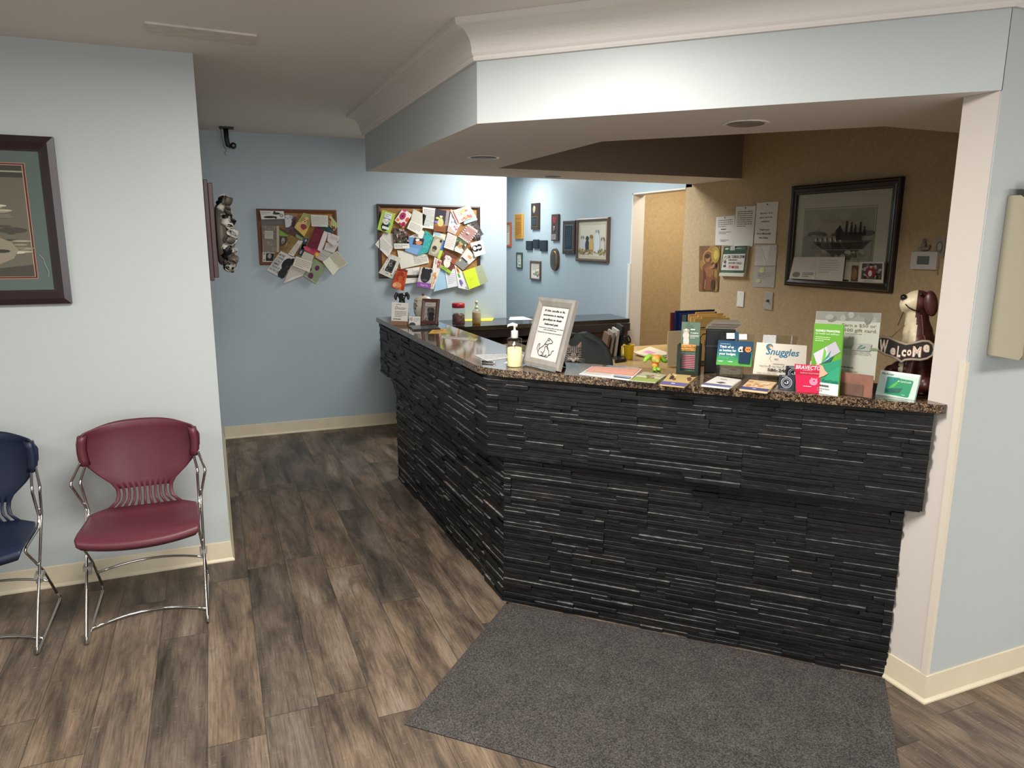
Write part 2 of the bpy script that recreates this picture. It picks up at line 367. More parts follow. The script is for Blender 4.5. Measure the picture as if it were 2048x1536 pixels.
class Art:
    """four world corners (BL, BR, TR, TL) and a normal; draws thin shapes just above the face"""
    def __init__(s, mb, bl, br, tr, tl, eps=0.0005, mk=paper, base=0.0):
        s.mb = mb; s.c = [Vector(x) for x in (bl, br, tr, tl)]; s.n = (s.c[1] - s.c[0]).cross(s.c[3] - s.c[0]).normalized(); s.k = 1; s.eps = eps; s.mk = mk; s.base = base
        s.asp = ((s.c[1] - s.c[0]).length) / max(1e-6, (s.c[3] - s.c[0]).length)
    def P(s, u, v):
        a, b, c, d = s.c; return (a * (1 - u) * (1 - v) + b * u * (1 - v) + c * u * v + d * (1 - u) * v) + s.n * (s.base + s.eps * s.k)
    def M(s, col): return s.mk(col) if isinstance(col, str) else col
    def up(s): s.k += 1
    def r(s, u0, v0, u1, v1, col):
        s.mb.add([s.P(u0, v0), s.P(u1, v0), s.P(u1, v1), s.P(u0, v1)], [(0, 1, 2, 3)], s.M(col)); s.up()
    def p(s, pts, col):
        ar = sum(pts[i][0] * pts[(i + 1) % len(pts)][1] - pts[(i + 1) % len(pts)][0] * pts[i][1] for i in range(len(pts)))
        if ar < 0: pts = pts[::-1]
        s.mb.add([s.P(*q) for q in pts], [tuple(range(len(pts)))], s.M(col)); s.up()
    def e(s, cu, cv, ru, rv, col, n=14, a0=0.0):
        ca, sa = cos(a0), sin(a0); pts = []
        for k in range(n):
            x, y = ru * cos(2 * pi * k / n), rv * sin(2 * pi * k / n)
            pts.append((min(1, max(0, cu + x * ca - y * sa)), min(1, max(0, cv + x * sa + y * ca))))
        s.p(pts, col)
    def t(s, u0, v0, u1, v1, txt, col, bold=0.0, shear=0.0):
        """one line of lettering; baseline v0, cap height v1"""
        vs, fs, w_ = text_mesh(txt, bold, shear)
        s.mb.add([s.P(u0 + x * (u1 - u0), v0 + y / 0.72 * (v1 - v0)) for x, y in vs], fs, s.M(col)); s.up()
    def l(s, u0, v0, u1, v1, n, col, seed=1, fill=0.5):
        """rows of print too small to read: broken strokes"""
        rr = random.Random(seed); m = s.M(col); h = (v1 - v0) / n
        for i in range(n):
            v = v1 - h * (i + 1) + h * (1 - fill) / 2; end = u1 if i < n - 1 else u0 + (u1 - u0) * 0.6; u = u0
            while u < end - 0.01:
                wd = (u1 - u0) * rr.uniform(0.05, 0.17); b = min(end, u + wd)
                s.mb.add([s.P(u, v), s.P(b, v), s.P(b, v + h * fill), s.P(u, v + h * fill)], [(0, 1, 2, 3)], m)
                u = b + (u1 - u0) * 0.025
        s.up()
    def s_(s, pts, wd, col):
        """stroke along points (u, v)"""
        m = s.M(col)
        for (a, b), (c, d) in zip(pts[:-1], pts[1:]):
            du, dv = (c - a) * s.asp, d - b; L = math.hypot(du, dv) or 1; nu, nv = -dv / L * wd / s.asp, du / L * wd
            q = [(a - nu, b - nv), (c - nu, d - nv), (c + nu, d + nv), (a + nu, b + nv)]
            s.mb.add([s.P(*x) for x in q], [(0, 1, 2, 3)], m)
        s.up()
    def dog(s, cu, cv, r, coat, ear, body=None, dark='#1a1512'):
        """small printed dog: chest, ears, head, muzzle, eyes, nose"""
        ru = r / s.asp
        if body: s.e(cu, max(0, cv - r * 1.7), ru * 1.25, r * 1.5, body)
        s.e(cu, cv, ru, r, coat)
        s.e(cu - ru * 0.9, cv + r * 0.1, ru * 0.38, r * 0.75, ear, a0=-0.3); s.e(cu + ru * 0.9, cv + r * 0.1, ru * 0.38, r * 0.75, ear, a0=0.3)
        s.e(cu, cv - r * 0.38, ru * 0.52, r * 0.45, coat); s.e(cu, cv - r * 0.22, ru * 0.2, r * 0.15, dark)
        m = s.M(dark); s.e(cu - ru * 0.38, cv + r * 0.2, ru * 0.12, r * 0.12, dark); s.k -= 1; s.e(cu + ru * 0.38, cv + r * 0.2, ru * 0.12, r * 0.12, dark)
    def blotch(s, n, cols, seed, r=0.12, box=(0, 0, 1, 1)):
        rr = random.Random(seed)
        for i in range(n):
            s.e(rr.uniform(box[0], box[2]), rr.uniform(box[1], box[3]), rr.uniform(r * .4, r), rr.uniform(r * .4, r), rr.choice(cols), n=8, a0=rr.uniform(0, 3)); s.k -= 0.8

def slab(mb, c, th, m, back=None):
    """sheet with corners BL, BR, TR, TL on its front and thickness behind"""
    c = [Vector(x) for x in c]; n = (c[1] - c[0]).cross(c[3] - c[0]).normalized(); b = [x - n * th for x in c]
    mb.add(c + b, [(0, 1, 2, 3), (7, 6, 5, 4), (0, 4, 5, 1), (1, 5, 6, 2), (2, 6, 7, 3), (3, 7, 4, 0)], m)
def frame_bars(mb, pl, s0, t0, s1, t1, w_, d, m, lip=0.0, inner=None, iw=0.0):
    """mitred frame on a plane: outer rectangle (s0,t0)-(s1,t1), bar width, depth off the plane"""
    o = [(s0, t0), (s1, t0), (s1, t1), (s0, t1)]; i = [(s0 + w_, t0 + w_), (s1 - w_, t0 + w_), (s1 - w_, t1 - w_), (s0 + w_, t1 - w_)]
    k = w_ * 0.4; md = [(s0 + k, t0 + k), (s1 - k, t0 + k), (s1 - k, t1 - k), (s0 + k, t1 - k)]
    rings = [[pl.p(*q, 0) for q in o], [pl.p(*q, d * 0.85) for q in o], [pl.p(*q, d) for q in md], [pl.p(*q, d - lip) for q in i], [pl.p(*q, 0.0) for q in i]]
    vs = [x for r_ in rings for x in r_]; fs = []
    for r_ in range(4):
        for j in range(4):
            a = r_ * 4 + j; b = r_ * 4 + (j + 1) % 4; fs.append((a, b, b + 4, a + 4))
    mb.add(vs, fs, m)
def picture(name, label, cat, pl, rect, fw, depth, fm, art, mk=paper, glass=True, lip=0.004, group=None, back='#b8ad98'):
    s0, t0, s1, t1 = rect
    e = empty(name, pl.p((s0 + s1) / 2, t0), label, cat, group)
    mb = MB(); frame_bars(mb, pl, s0, t0, s1, t1, fw, depth, fm, lip); mb.build('frame', e)
    a0, b0, a1, b1 = s0 + fw * .8, t0 + fw * .8, s1 - fw * .8, t1 - fw * .8
    mb = MB(); q = [pl.p(a0, b0, depth * .4), pl.p(a1, b0, depth * .4), pl.p(a1, b1, depth * .4), pl.p(a0, b1, depth * .4)]
    slab(mb, q, depth * .35, paper(back)); art(Art(mb, *q, eps=0.00025, mk=mk)); mb.build('print', e)
    if glass:
        mb = MB(); h = depth * .62; mb.quad(pl.p(a0, b0, h), pl.p(a1, b0, h), pl.p(a1, b1, h), pl.p(a0, b1, h), GLASS); mb.build('glass_pane', e)
    return e
def rect_px(pl, tl, tr, br, bl):
    a, b, c, d = [pl.st(*p) for p in (tl, tr, br, bl)]
    return ((a[0] + d[0]) / 2, (c[1] + d[1]) / 2, (b[0] + c[0]) / 2, (a[1] + b[1]) / 2)
def sheet_px(name, label, cat, pl, px, th, base, art=None, group=None, mk=paper, pin=None, eps=0.0004, parent=None):
    """sheet whose corners TL, TR, BR, BL were measured on the given plane"""
    tl, tr, br, bl = [pl.px(*p) for p in px]
    mb = MB(); slab(mb, (bl, br, tr, tl), th, mk(base) if isinstance(base, str) else base)
    if art: art(Art(mb, bl, br, tr, tl, eps=eps, mk=mk))
    o = mb.build(name, parent)
    if parent is None: tag(o, label, cat, group)
    if pin:
        p = pl.px(*pin[:2]); mp = MB(); mp.ell(p + pl.n * (0.006), (0.0045,) * 3, mat(pin[2] if len(pin) > 2 else '#20242a', 0.3), 8, 6); mp.build('pushpin', o)
    return o
def remesh_figure(parts, voxel, name, parent, colour, mats, smooth=6, ground=False):
    """one continuous body: ellipsoids and limbs fused by voxel remesh, faces coloured by a function of position"""
    mb = MB(); dm = mats[0]
    for p in parts:
        if p[0] == 'e': mb.ell(p[1], p[2], dm, 20, 14, p[3] if len(p) > 3 else None)
        else: # limb: points and radii
            mb.tube(p[1], p[2], dm, 14)
            for q, r in zip((p[1][0], p[1][-1]), (p[2][0], p[2][-1])): mb.ell(q, r, dm, 14, 10)
    o = mb.build('tmp', None, local=True)
    md = o.modifiers.new('r', 'REMESH'); md.mode = 'VOXEL'; md.voxel_size = voxel; md.use_smooth_shade = True
    ms = o.modifiers.new('s', 'SMOOTH'); ms.iterations = smooth; ms.factor = 0.5
    dg = bpy.context.evaluated_depsgraph_get(); dg.update()
    me = bpy.data.meshes.new_from_object(o.evaluated_get(dg)); bpy.data.objects.remove(o)
    me.materials.clear()
    if ground:
        for v in me.vertices: v.co.z = max(v.co.z, 0.0)
    for m in mats: me.materials.append(m)
    for p in me.polygons:
        p.use_smooth = True; p.material_index = colour(p.center, p.normal)
    r = bpy.data.objects.new(name, me); C.objects.link(r)
    if parent is not None: r.parent = parent
    return r
# ================================================================ SETTING
XW, XE, YS, YN = -3.2, 5.6, -2.8, 9.4
mb = MB(); mb.box((XW, YS, -0.1), (XE, YN, 0), FLOOR); structure(mb, 'floor', origin=(0, 0, 0))
mb = MB(); mb.box((XW, YS, CEIL), (XE, YN, CEIL + 0.1), PAINT_CEIL); structure(mb, 'ceiling')
# left partition with the chairs, its end face runs back to the blue wall
mb = MB(); mb.box((XW, LEFT_Y, 0), (LEFT_X, BACK_Y, CEIL), PAINT_BLUE); structure(mb, 'wall_left')
mb = MB(); mb.box((LEFT_X, BACK_Y, 0), (2.4904, BACK_Y + 0.12, CEIL), PAINT_BACK); structure(mb, 'wall_back')
mb = MB(); mb.box((2.37, BACK_Y + 0.12, 0), (2.4904, YN, CEIL), PAINT_BACK); structure(mb, 'wall_passage')
mb = MB(); mb.box((2.4904, YN - 0.1, 0), (TAN_X, YN, CEIL), PAINT_BACK); structure(mb, 'wall_far')
# blue wall with the plaques, and the opening next to it
OY0, OY1, OZ = 5.047, 5.853, 2.03
mb = MB(); mb.box((TAN_X, OY1, 0), (TAN_X + 0.12, YN, CEIL), PAINT_BACK); mb.box((TAN_X, OY0 - 0.08, OZ), (TAN_X + 0.12, OY1, CEIL), PAINT_BACK); structure(mb, 'wall_plaque')
mb = MB(); mb.box((TAN_X - 0.004, OY1 - 0.012, 0), (TAN_X + 0.124, OY1, OZ), TRIMW); mb.box((TAN_X - 0.004, OY0, OZ - 0.012), (TAN_X + 0.124, OY1, OZ), TRIMW)
mb.box((TAN_X - 0.012, OY1 - 0.014, 0), (TAN_X, OY1 + 0.03, 1.4), mat('#d8d6d0', 0.5)); structure(mb, 'trim_opening')
mb = MB(); mb.box((TAN_X, PY + 0.12, 0), (TAN_X + 0.12, OY0, CEIL), PAINT_TAN); structure(mb, 'wall_tan')
mb = MB(); mb.box((TAN_X + 0.12, 6.3, 0), (XE, 6.42, CEIL), PAINT_TAN); mb.box((4.75, 4.2, 0), (4.85, 6.3, CEIL), PAINT_TAN); mb.box((TAN_X + .12, 4.2, 0), (4.75, 4.3, CEIL), PAINT_TAN); structure(mb, 'wall_hall')
# right wall: its end is the beige reveal beside the counter
mb = MB(); mb.box((PX + 0.004, PY, 0), (XE, PY + 0.118, CEIL), PAINT_BLUE); mb.box((PX, PY + 0.004, 0), (PX + 0.004, PY + 0.12, 2.05), PAINT_BEIGE)
mb.box((PX + .004, PY + 0.118, 0), (XE, PY + 0.12, CEIL), PAINT_TAN)
mb.box((PX, PY + 0.12, 0), (PX + .3, PY + 0.165, 1.04), PAINT_BEIGE); structure(mb, 'wall_right')
mb = MB(); mb.box((PX - 0.004, PY - 0.002, 0.1), (PX + 0.012, PY + 0.02, 1.22), mat('#d9cfbe', 0.5)); structure(mb, 'trim_corner_guard')
mb = MB(); mb.box((XW - 0.1, YS - .1, 0), (XW, LEFT_Y, CEIL), PAINT_BLUE); structure(mb, 'wall_west')
mb = MB(); mb.box((XW, YS - 0.1, 0), (XE, YS, CEIL), PAINT_BLUE); structure(mb, 'wall_south')
mb = MB(); mb.box((XE, YS - .1, 0), (XE + 0.1, YN, CEIL), PAINT_BLUE); structure(mb, 'wall_east')

def sweep_profile(mb, path, prof, m, left=True, closed=False):
    """sweep a profile (out, z) along a horizontal path with mitred corners; out is to the right of travel if left is False"""
    n = len(path); P = [Vector((x, y, 0)) for x, y in path]; rows = []
    for i in range(n):
        d0 = (P[i] - P[i - 1]).normalized() if i > 0 else None; d1 = (P[i + 1] - P[i]).normalized() if i < n - 1 else None
        d0 = d0 or d1; d1 = d1 or d0
        n0 = Vector((-d0.y, d0.x, 0)); n1 = Vector((-d1.y, d1.x, 0))
        if not left: n0, n1 = -n0, -n1
        b = (n0 + n1).normalized(); k = 1 / max(0.3, b.dot(n0))
        rows.append([P[i] + b * (o * k) + Vector((0, 0, z)) for o, z in prof])
    mb.grid(rows, m, smooth=False, flip=left)
    for r_, fl in ((rows[0], left), (rows[-1], not left)): mb.add(r_, [tuple(range(len(r_))) if fl else tuple(reversed(range(len(r_))))], m)
BP = [(0, 0), (0.016, 0), (0.016, 0.006), (0.008, 0.016), (0.005, 0.1), (0, 0.102)]
mb = MB(); sweep_profile(mb, [(XW, LEFT_Y), (LEFT_X, LEFT_Y), (LEFT_X, BACK_Y)], BP, BASEB, left=False); structure(mb, 'baseboard_left')
mb = MB(); sweep_profile(mb, [(LEFT_X + .016, BACK_Y), (2.4904, BACK_Y)], BP, BASEB, left=False); structure(mb, 'baseboard_back')
mb = MB(); sweep_profile(mb, [(PX, PY + 0.16), (PX, PY), (XE, PY)], BP, BASEB, left=False); structure(mb, 'baseboard_right')

# dropped soffit ring above the counter
S0 = (1.0027, 2.7981); S1 = (0.9937, 4.965); ZB, ZT = 2.0505, 2.2786
OUT = [(PX, PY), S0, S1, (TAN_X, 4.965)]
mb = MB()
def wallband(mb, a, b, z0, z1, m): mb.add([(a[0], a[1], z0), (b[0], b[1], z0), (b[0], b[1], z1), (a[0], a[1], z1)], [(0, 1, 2, 3)], m)
for a, b in zip(OUT[1:], OUT[:-1]): wallband(mb, a, b, ZB, CEIL, PAINT_BLUE)
IN = [(PX + 1.2, 2.21), (2.50, 2.21), (1.700, 3.05), (1.715, 4.40), (TAN_X, 4.375)]
for a, b in zip(IN[:-1], IN[1:]): wallband(mb, b, a, ZB, CEIL, PAINT_TAN_D)
wallband(mb, (3.43, 2.21), (TAN_X, 2.21), ZB, CEIL, PAINT_TAN_D)
for poly in ([(PX, PY), S0, (1.70, 3.05), (2.50, 2.21)], [S0, S1, (1.715, 4.40), (1.70, 3.05)], [S1, (TAN_X, 4.965), (TAN_X, 4.375), (1.715, 4.40)], [(PX, PY), (2.50, 2.21), (TAN_X, 2.21), (TAN_X, PY + .12), (PX + .02, PY + .118)]):
    ar = sum(poly[i][0] * poly[(i + 1) % len(poly)][1] - poly[(i + 1) % len(poly)][0] * poly[i][1] for i in range(len(poly)))
    if ar > 0: poly = poly[::-1]
    mb.add([(x, y, ZB) for x, y in poly], [tuple(range(len(poly)))], PAINT_CEIL)
structure(mb, 'ceiling_soffit')
mb = MB(); mb.box((1.72, 2.25, CEIL - .012), (TAN_X - .001, 4.37, CEIL - .006), PAINT_TAN_D); structure(mb, 'ceiling_recess')
# crown moulding: small bead at the bottom, cove up to the ceiling
CP = [(0, ZT), (0.014, ZT), (0.018, ZT + 0.008), (0.016, ZT + 0.016), (0.020, ZT + 0.020)]
for k in range(0, 9):
    a = k / 8 * pi / 2; CP.append((0.024 + 0.066 * (1 - cos(a)), ZT + 0.026 + 0.086 * sin(a)))
CP += [(0.098, CEIL - 0.02), (0.1, CEIL), (0, CEIL)]
mb = MB(); sweep_profile(mb, [(TAN_X, 4.965), S1, S0, (PX, PY), (XE, PY)], CP, PAINT_CEIL, left=False); structure(mb, 'trim_crown_moulding')

# recessed downlights (switched off) in the soffit
RING = mat('#e9e4dc', 0.4, name='white_trim_ring'); CAN = mat('#78716b', 0.5, name='downlight_baffle')
def downlight(u, v, r, label):
    p = at_z(u, v, ZB); e = empty('recessed_downlight', (p.x, p.y, ZB - 0.004), label, 'ceiling light', 'downlights in the soffit')
    a = MB(); a.lathe([(r * 0.80, 0.0005), (r * 0.80, -0.003), (r, -0.004), (r * 1.03, 0.0)], (p.x, p.y, ZB - 0.001), RING, 36); a.build('trim_ring', e)
    b = MB(); b.lathe([(r * 0.3, -0.0052), (r * 0.79, -0.0052), (r * 0.8, -0.0035)], (p.x, p.y, ZB - 0.001), CAN, 36); b.build('baffle', e)
downlight(967, 314, 0.088, 'round white rimmed downlight in the soffit nearest its left corner')
downlight(1106, 352, 0.075, 'small round downlight in the far strip of the soffit, farthest from the viewer')
downlight(1492, 246, 0.085, 'round downlight in the soffit strip over the long front of the counter')
# painted-over vent cover on the ceiling
a, b, c, d = at_z(289, 42, CEIL), at_z(514, 69, CEIL), at_z(492, 92, CEIL), at_z(292, 70, CEIL)
mb = MB(); mb.prism([(a.x, a.y + .0), (b.x, b.y), (b.x, b.y + .16), (a.x, a.y + .16)], CEIL - 0.008, CEIL, mat('#d6cec6', 0.8, var=0.14, vscale=14, stretch=(1, 2.5, 1)))
tag(mb.build('ceiling_vent_cover', bevel=0.002), 'stained painted-over rectangular cover plate on the ceiling above the left wall', 'vent cover')

# ================================================================ RECEPTION COUNTER
def Av(t): return Vector((cos(radians(-45 + t)), sin(radians(-45 + t)), 0))
def Yv(t): return Vector((-sin(radians(t)), cos(radians(t)), 0))
LB = Vector((1.1209, 2.8022, 0)); UC = Vector((1.0537, 2.8315, 0))
LBa = LB + Av(0.6) * 1.549; LBy = LB + Yv(0.96) * 1.868
UCa = UC + Av(-0.674) * 1.663; UCy = UC + Yv(-0.32) * 2.1835
counter = empty('reception_counter', (1.6, 3.2, 0), 'black stacked stone reception counter with brown granite bar top, angled at its corner', 'reception counter')
def ledger(mb, p0, e, L, z0, z1, seed, flipn=False, course=0.0168):
    """stacked ledgestone: rows of split strips with worn chamfered edges, their highlights painted pale grey; outward is to the right of e"""
    rr = random.Random(seed); e = e.normalized(); n = Vector((e.y, -e.x, 0));
    if flipn: n = -n
    z = z0; pr = 0; nrow = max(1, round((z1 - z0) / course)); h = (z1 - z0) / nrow
    bands = 9
    for r_ in range(nrow):
        if r_ % bands == 0: off = rr.uniform(0, 0.6)
        zz = z0 + r_ * h
        # panel joints every 0.6 m, shared by the nine strips of a panel course
        cuts = [0.0]; x = -off + 0.6
        while x < L - 0.03:
            if x > 0.03: cuts.append(x)
            x += 0.6
        cuts.append(L)
        for a, b in zip(cuts[:-1], cuts[1:]):
            x = a
            while x < b - 1e-4:
                w_ = rr.choice((0.09, 0.14, 0.2, 0.28, 0.4)) * rr.uniform(0.8, 1.2)
                y = b if x + w_ > b - 0.04 else x + w_
                d = 0.020 + rr.choice((0, 0.002, 0.004, 0.006, 0.009, 0.012)) + rr.uniform(-0.001, 0.001)
                hh = h - 0.0008; zt = zz + hh; tw = rr.uniform(-0.001, 0.001)
                if rr.random() < 0.07: hh += h * 0  # single
                o = p0 + e * x; q = p0 + e * (y - 0.0006); c = 0.0011
                def V(b_, dd, z_): return b_ + n * dd + Vector((0, 0, z_))
                d1, d2 = d + tw, d - tw
                vs = [V(o, 0, zz), V(q, 0, zz), V(q, d2 - c, zz), V(o, d1 - c, zz), V(o, d1, zz + c), V(q, d2, zz + c),
                      V(q, d2, zt - c), V(o, d1, zt - c), V(o, d1 - c, zt), V(q, d2 - c, zt), V(q, 0, zt), V(o, 0, zt)]
                body = [(0, 1, 2, 3), (3, 2, 5, 4), (4, 5, 6, 7), (0, 3, 4, 7, 8, 11), (1, 10, 9, 6, 5, 2)]
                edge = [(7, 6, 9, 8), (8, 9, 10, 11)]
                if not flipn: pass
                else: body = [tuple(reversed(f)) for f in body]; edge = [tuple(reversed(f)) for f in edge]
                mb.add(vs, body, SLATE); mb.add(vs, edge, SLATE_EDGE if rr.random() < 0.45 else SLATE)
                x = y
BLK = mat('#141311', 0.7, name='dark_board')
def nrm(e): return Vector((e.y, -e.x, 0))
# cladding stands 2 cm proud of the core; measured faces are the outer skin
def face(name, p0, p1, z0, z1, seed, out):
    e = (p1 - p0); n = nrm(e.normalized()) * out; m_ = MB(); ledger(m_, p0 - n * 0.024, e, e.length, z0, z1, seed, flipn=(out < 0)); m_.build(name, counter)
face('upper_stone_cladding', UC, UCa, 0.687, 1.042, 3, 1)
face('upper_stone_cladding', UCy, UC, 0.687, 1.042, 5, 1)
face('lower_stone_cladding', LB, LBa, 0.0, 0.687, 11, 1)
face('lower_stone_cladding', LBy, LB, 0.0, 0.687, 13, 1)
core = MB()
def offset_poly(corner, a, y, d_out, d_in):
    na = nrm((a - corner).normalized()); ny = nrm((corner - y).normalized())
    def meet(da):
        # intersection of the two offset lines
        p1 = corner - na * da; d1 = (a - corner).normalized(); p2 = corner - ny * da; d2 = (y - corner).normalized()
        den = d1.x * d2.y - d1.y * d2.x; w_ = p2 - p1; t = (w_.x * d2.y - w_.y * d2.x) / den; return p1 + d1 * t
    dA = (a - corner).normalized()
    def endp(d_): q = a - na * d_; return q + dA * ((PX - 0.003 - q.x) / dA.x)
    return [(v.x, v.y) for v in (endp(d_out), meet(d_out), y - ny * d_out, y - ny * d_in, meet(d_in), endp(d_in))]
lo = offset_poly(LB, LBa - (LBa - LB).normalized() * .02, LBy, 0.024, 0.16); core.prism(lo, 0, 0.687, BLK)
hi = offset_poly(UC, UCa - (UCa - UC).normalized() * .012, UCy, 0.024, 0.22); core.prism(hi, 0.675, 1.042, BLK)
core.build('counter_core', counter)
# rough stone end cap curve under the overhang at the far left end
m_ = MB(); rr = random.Random(2)
for i in range(21):
    z = 0.69 + i * 0.0168; d = rr.uniform(0.006, 0.016); m_.box((UCy.x + 0.0, UCy.y, z), (UCy.x + 0.26, UCy.y + d, z + 0.016), SLATE)
m_.build('upper_end_cladding', counter); m_ = MB()
for i in range(8):
    z = 0.69 - (i + 1) * 0.0168; d = 0.30 * (1 - ((i + 1) / 8.0) ** 0.5); m_.box((LBy.x - 0.0, LBy.y, z), (LBy.x + 0.14, LBy.y + d + rr.uniform(0, .01), z + 0.016), SLATE)
for i in range(33):
    z = i * 0.0168; d = rr.uniform(0.004, 0.014); m_.box((LBy.x + .0, LBy.y - .002, z), (LBy.x + 0.15, LBy.y + d, z + 0.016), SLATE)
m_.build('lower_end_cladding', counter)
# granite bar top
ZG0, ZG1 = 1.042, 1.072
def granite_top():
    ux, uy = UC.x, UC.y
    o = [(UCy.x - 0.022, UCy.y + 0.025), (UC.x - 0.024, UC.y + 0.05), (UC.x + 0.045, UC.y - 0.075)]
    dA = (UCa - UC).normalized(); nA = nrm(dA)
    pe = UCa + nA * 0.026; pe = pe + dA * ((PX - 0.014 - pe.x) / dA.x)
    o += [(pe.x - 0.012 * dA.x, pe.y - 0.012 * dA.y), (PX - 0.002, pe.y + 0.010), (PX - 0.001, PY + 0.122), (2.56, PY + 0.122)]
    q = UC - nA * 0.27; t = (1.375 - q.x) / dA.x; o += [(q.x + dA.x * 1.75, q.y + dA.y * 1.75 + .0), (1.375, q.y + dA.y * t), (1.375, UCy.y + 0.025)]
    return o
gp = granite_top(); gp[7] = (2.60, 1.70)
g = MB(); g.prism(gp, ZG0, ZG1, GRANITE); g.build('granite_top', counter, bevel=0.008)
# ================================================================ CHAIRS
def stack_chair(name, label, x0, y0, col, dark, rz=0.0):
    """moulded plastic stacking chair, chrome rod frame; local: x across, -y front, z up; origin between the front feet"""
    e = empty(name, (x0, y0, 0), label, 'chair', 'waiting room chairs', rz)
    pm = mat(col, 0.42, spec=0.4, bump=0.04, bscale=400); HW = 0.225
    # side profile (y, z) of seat and back shell
    prof = [(0.045, 0.405), (0.025, 0.425), (0.04, 0.440), (0.10, 0.440), (0.20, 0.430), (0.30, 0.424), (0.36, 0.428), (0.392, 0.445), (0.410, 0.470), (0.420, 0.495), (0.427, 0.520),
            (0.434, 0.55), (0.446, 0.60), (0.456, 0.65), (0.464, 0.70), (0.468, 0.745), (0.468, 0.785), (0.466, 0.812), (0.474, 0.820)]
    half = [0.205, 0.218, 0.225, 0.225, 0.223, 0.219, 0.206, 0.150, 0.118, 0.112, 0.115,
            0.130, 0.178, 0.218, 0.238, 0.240, 0.236, 0.220, 0.210]
    NC = 44; rows = []
    for i, ((y, z), hw) in enumerate(zip(prof, half)):
        row = []
        for j in range(NC + 1):
            t = j / NC * 2 - 1; x = t * hw; yy, zz = y, z
            if i <= 6: zz += 0.010 * abs(t) ** 3 * (1 if i > 1 else 0.3); yy += -0.028 * (1 - t * t) * (1 if i < 3 else max(0, (5 - i) / 3)); zz -= 0.012 * (1 - t * t) * (i < 3)
            if i >= 11:
                k = min(1, (i - 10) / 4); yy -= 0.075 * k * abs(t) ** 2.6; zz -= 0.030 * abs(t) ** 2.5 * (i >= 16)
            row.append(Vector((x, yy, zz)))
        rows.append(row)
    m_ = MB(); vs = [p for r_ in rows for p in r_]; fs = []
    for i in range(len(rows) - 1):
        for j in range(NC):
            if 7 <= i <= 9 and 3 <= j <= 40 and (j - 3) % 4 < 2: continue
            fs.append((i * (NC + 1) + j, (i + 1) * (NC + 1) + j, (i + 1) * (NC + 1) + j + 1, i * (NC + 1) + j + 1))
    fs = [tuple(reversed(f)) for f in fs]
    seat_f = [f for f in fs if max(f) // (NC + 1) <= 7]; back_f = [f for f in fs if max(f) // (NC + 1) > 7]
    for nm, ff in (('seat', seat_f), ('backrest', back_f)):
        k = sorted({i for f in ff for i in f}); mp = {a: b for b, a in enumerate(k)}
        q = MB(); q.add([vs[i] for i in k], [tuple(mp[i] for i in f) for f in ff], pm, True)
        if nm == 'backrest':   # sockets that wrap forward over the rods
            for sx in (-1, 1):
                P = []
                for a in range(6):
                    z = 0.655 + a / 5 * 0.128; k2 = 0.222 + 0.008 * sin(a / 5 * pi)
                    P.append([Vector((sx * (k2 + 0.004), 0.395, z)), Vector((sx * (k2 + 0.006), 0.375, z)), Vector((sx * (k2 - 0.002), 0.362, z)), Vector((sx * (k2 - 0.02), 0.366, z)), Vector((sx * (k2 - 0.026), 0.388, z))])
                q.grid(P, pm, True, flip=(sx < 0))
        q.build(nm, e, local=True, solid=0.007)
    r = 0.0058
    for sx in (-1, 1):
        X = sx * HW
        outer = [(X * 1.0, 0.385, 0.70), (X * 1.03, 0.37, 0.665), (X * 1.13, 0.285, 0.618), (X * 1.135, 0.272, 0.604), (X * 1.12, 0.285, 0.588), (X * 1.02, 0.375, 0.475), (X * 1.01, 0.372, 0.455), (X * 1.0, 0.20, 0.225), (X, 0.06, 0.03), (X, 0.045, 0.010), (X, 0.055, r), (X, 0.08, r),
                 (X, 0.50, r), (X, 0.525, r + .004), (X, 0.528, 0.018), (X * 0.98, 0.50, 0.05)]
        inner = [(X * 0.98, 0.50, 0.05), (X * 0.97, 0.33, 0.235), (X * .965, 0.12, 0.40), (X * .965, 0.105, 0.415), (X * .965, 0.13, 0.421), (X * .965, 0.33, 0.415), (X * .97, 0.375, 0.455), (X * 0.99, 0.30, 0.585), (X * 1.0, 0.29, 0.602), (X * 0.99, 0.305, 0.617), (X * .93, 0.392, 0.665), (X * .93, 0.40, 0.70)]
        a = MB(); a.tube(outer, r, CHROME, 10); lg_ = a.build('leg', e, local=True)
        b = MB(); b.tube(inner, r, CHROME, 10); b.tube([(X * 1.03, 0.352, 0.50), (X * .965, 0.360, 0.485)], 0.005, CHROME, 8); b.build('support_rod', e, local=True)
        c = MB(); c.box((X * 0.94 - .003 if sx > 0 else X * 1.06, 0.215, 0.245), (X * 1.06 if sx > 0 else X * 0.94 + .003, 0.265, 0.262), mat('#8d8a84', 0.5)); c.prism([(X * .94, 0.22), (X * 1.03, 0.22), (X * 1.03, 0.25), (X * .94, 0.25)], 0.225, 0.246, mat('#8d8a84', 0.5)); c.build('stacking_clip', lg_, local=True)
    def arc(y, z, up, bow, w_): return [(w_ * (k / 10 * 2 - 1), y + bow * (1 - (k / 10 * 2 - 1) ** 2), z + up * (1 - (k / 10 * 2 - 1) ** 2)) for k in range(11)]
    a = MB(); a.tube(arc(0.40, 0.155, 0.012, 0.05, HW * .97), r, CHROME, 10); a.build('crossbar', e, local=True)
    a = MB(); a.tube(arc(0.16, 0.012, 0.0, 0.085, HW), r, CHROME, 10); a.build('crossbar', e, local=True)
    return e
stack_chair('stacking_chair', 'maroon plastic stacking chair with chrome rod legs beside the partition corner', -0.344, 3.04, '#5a2732', 0, radians(0))
stack_chair('stacking_chair', 'navy blue plastic stacking chair with chrome rod legs cut off by the left edge', -0.962, 3.03, '#172038', 0, radians(0))

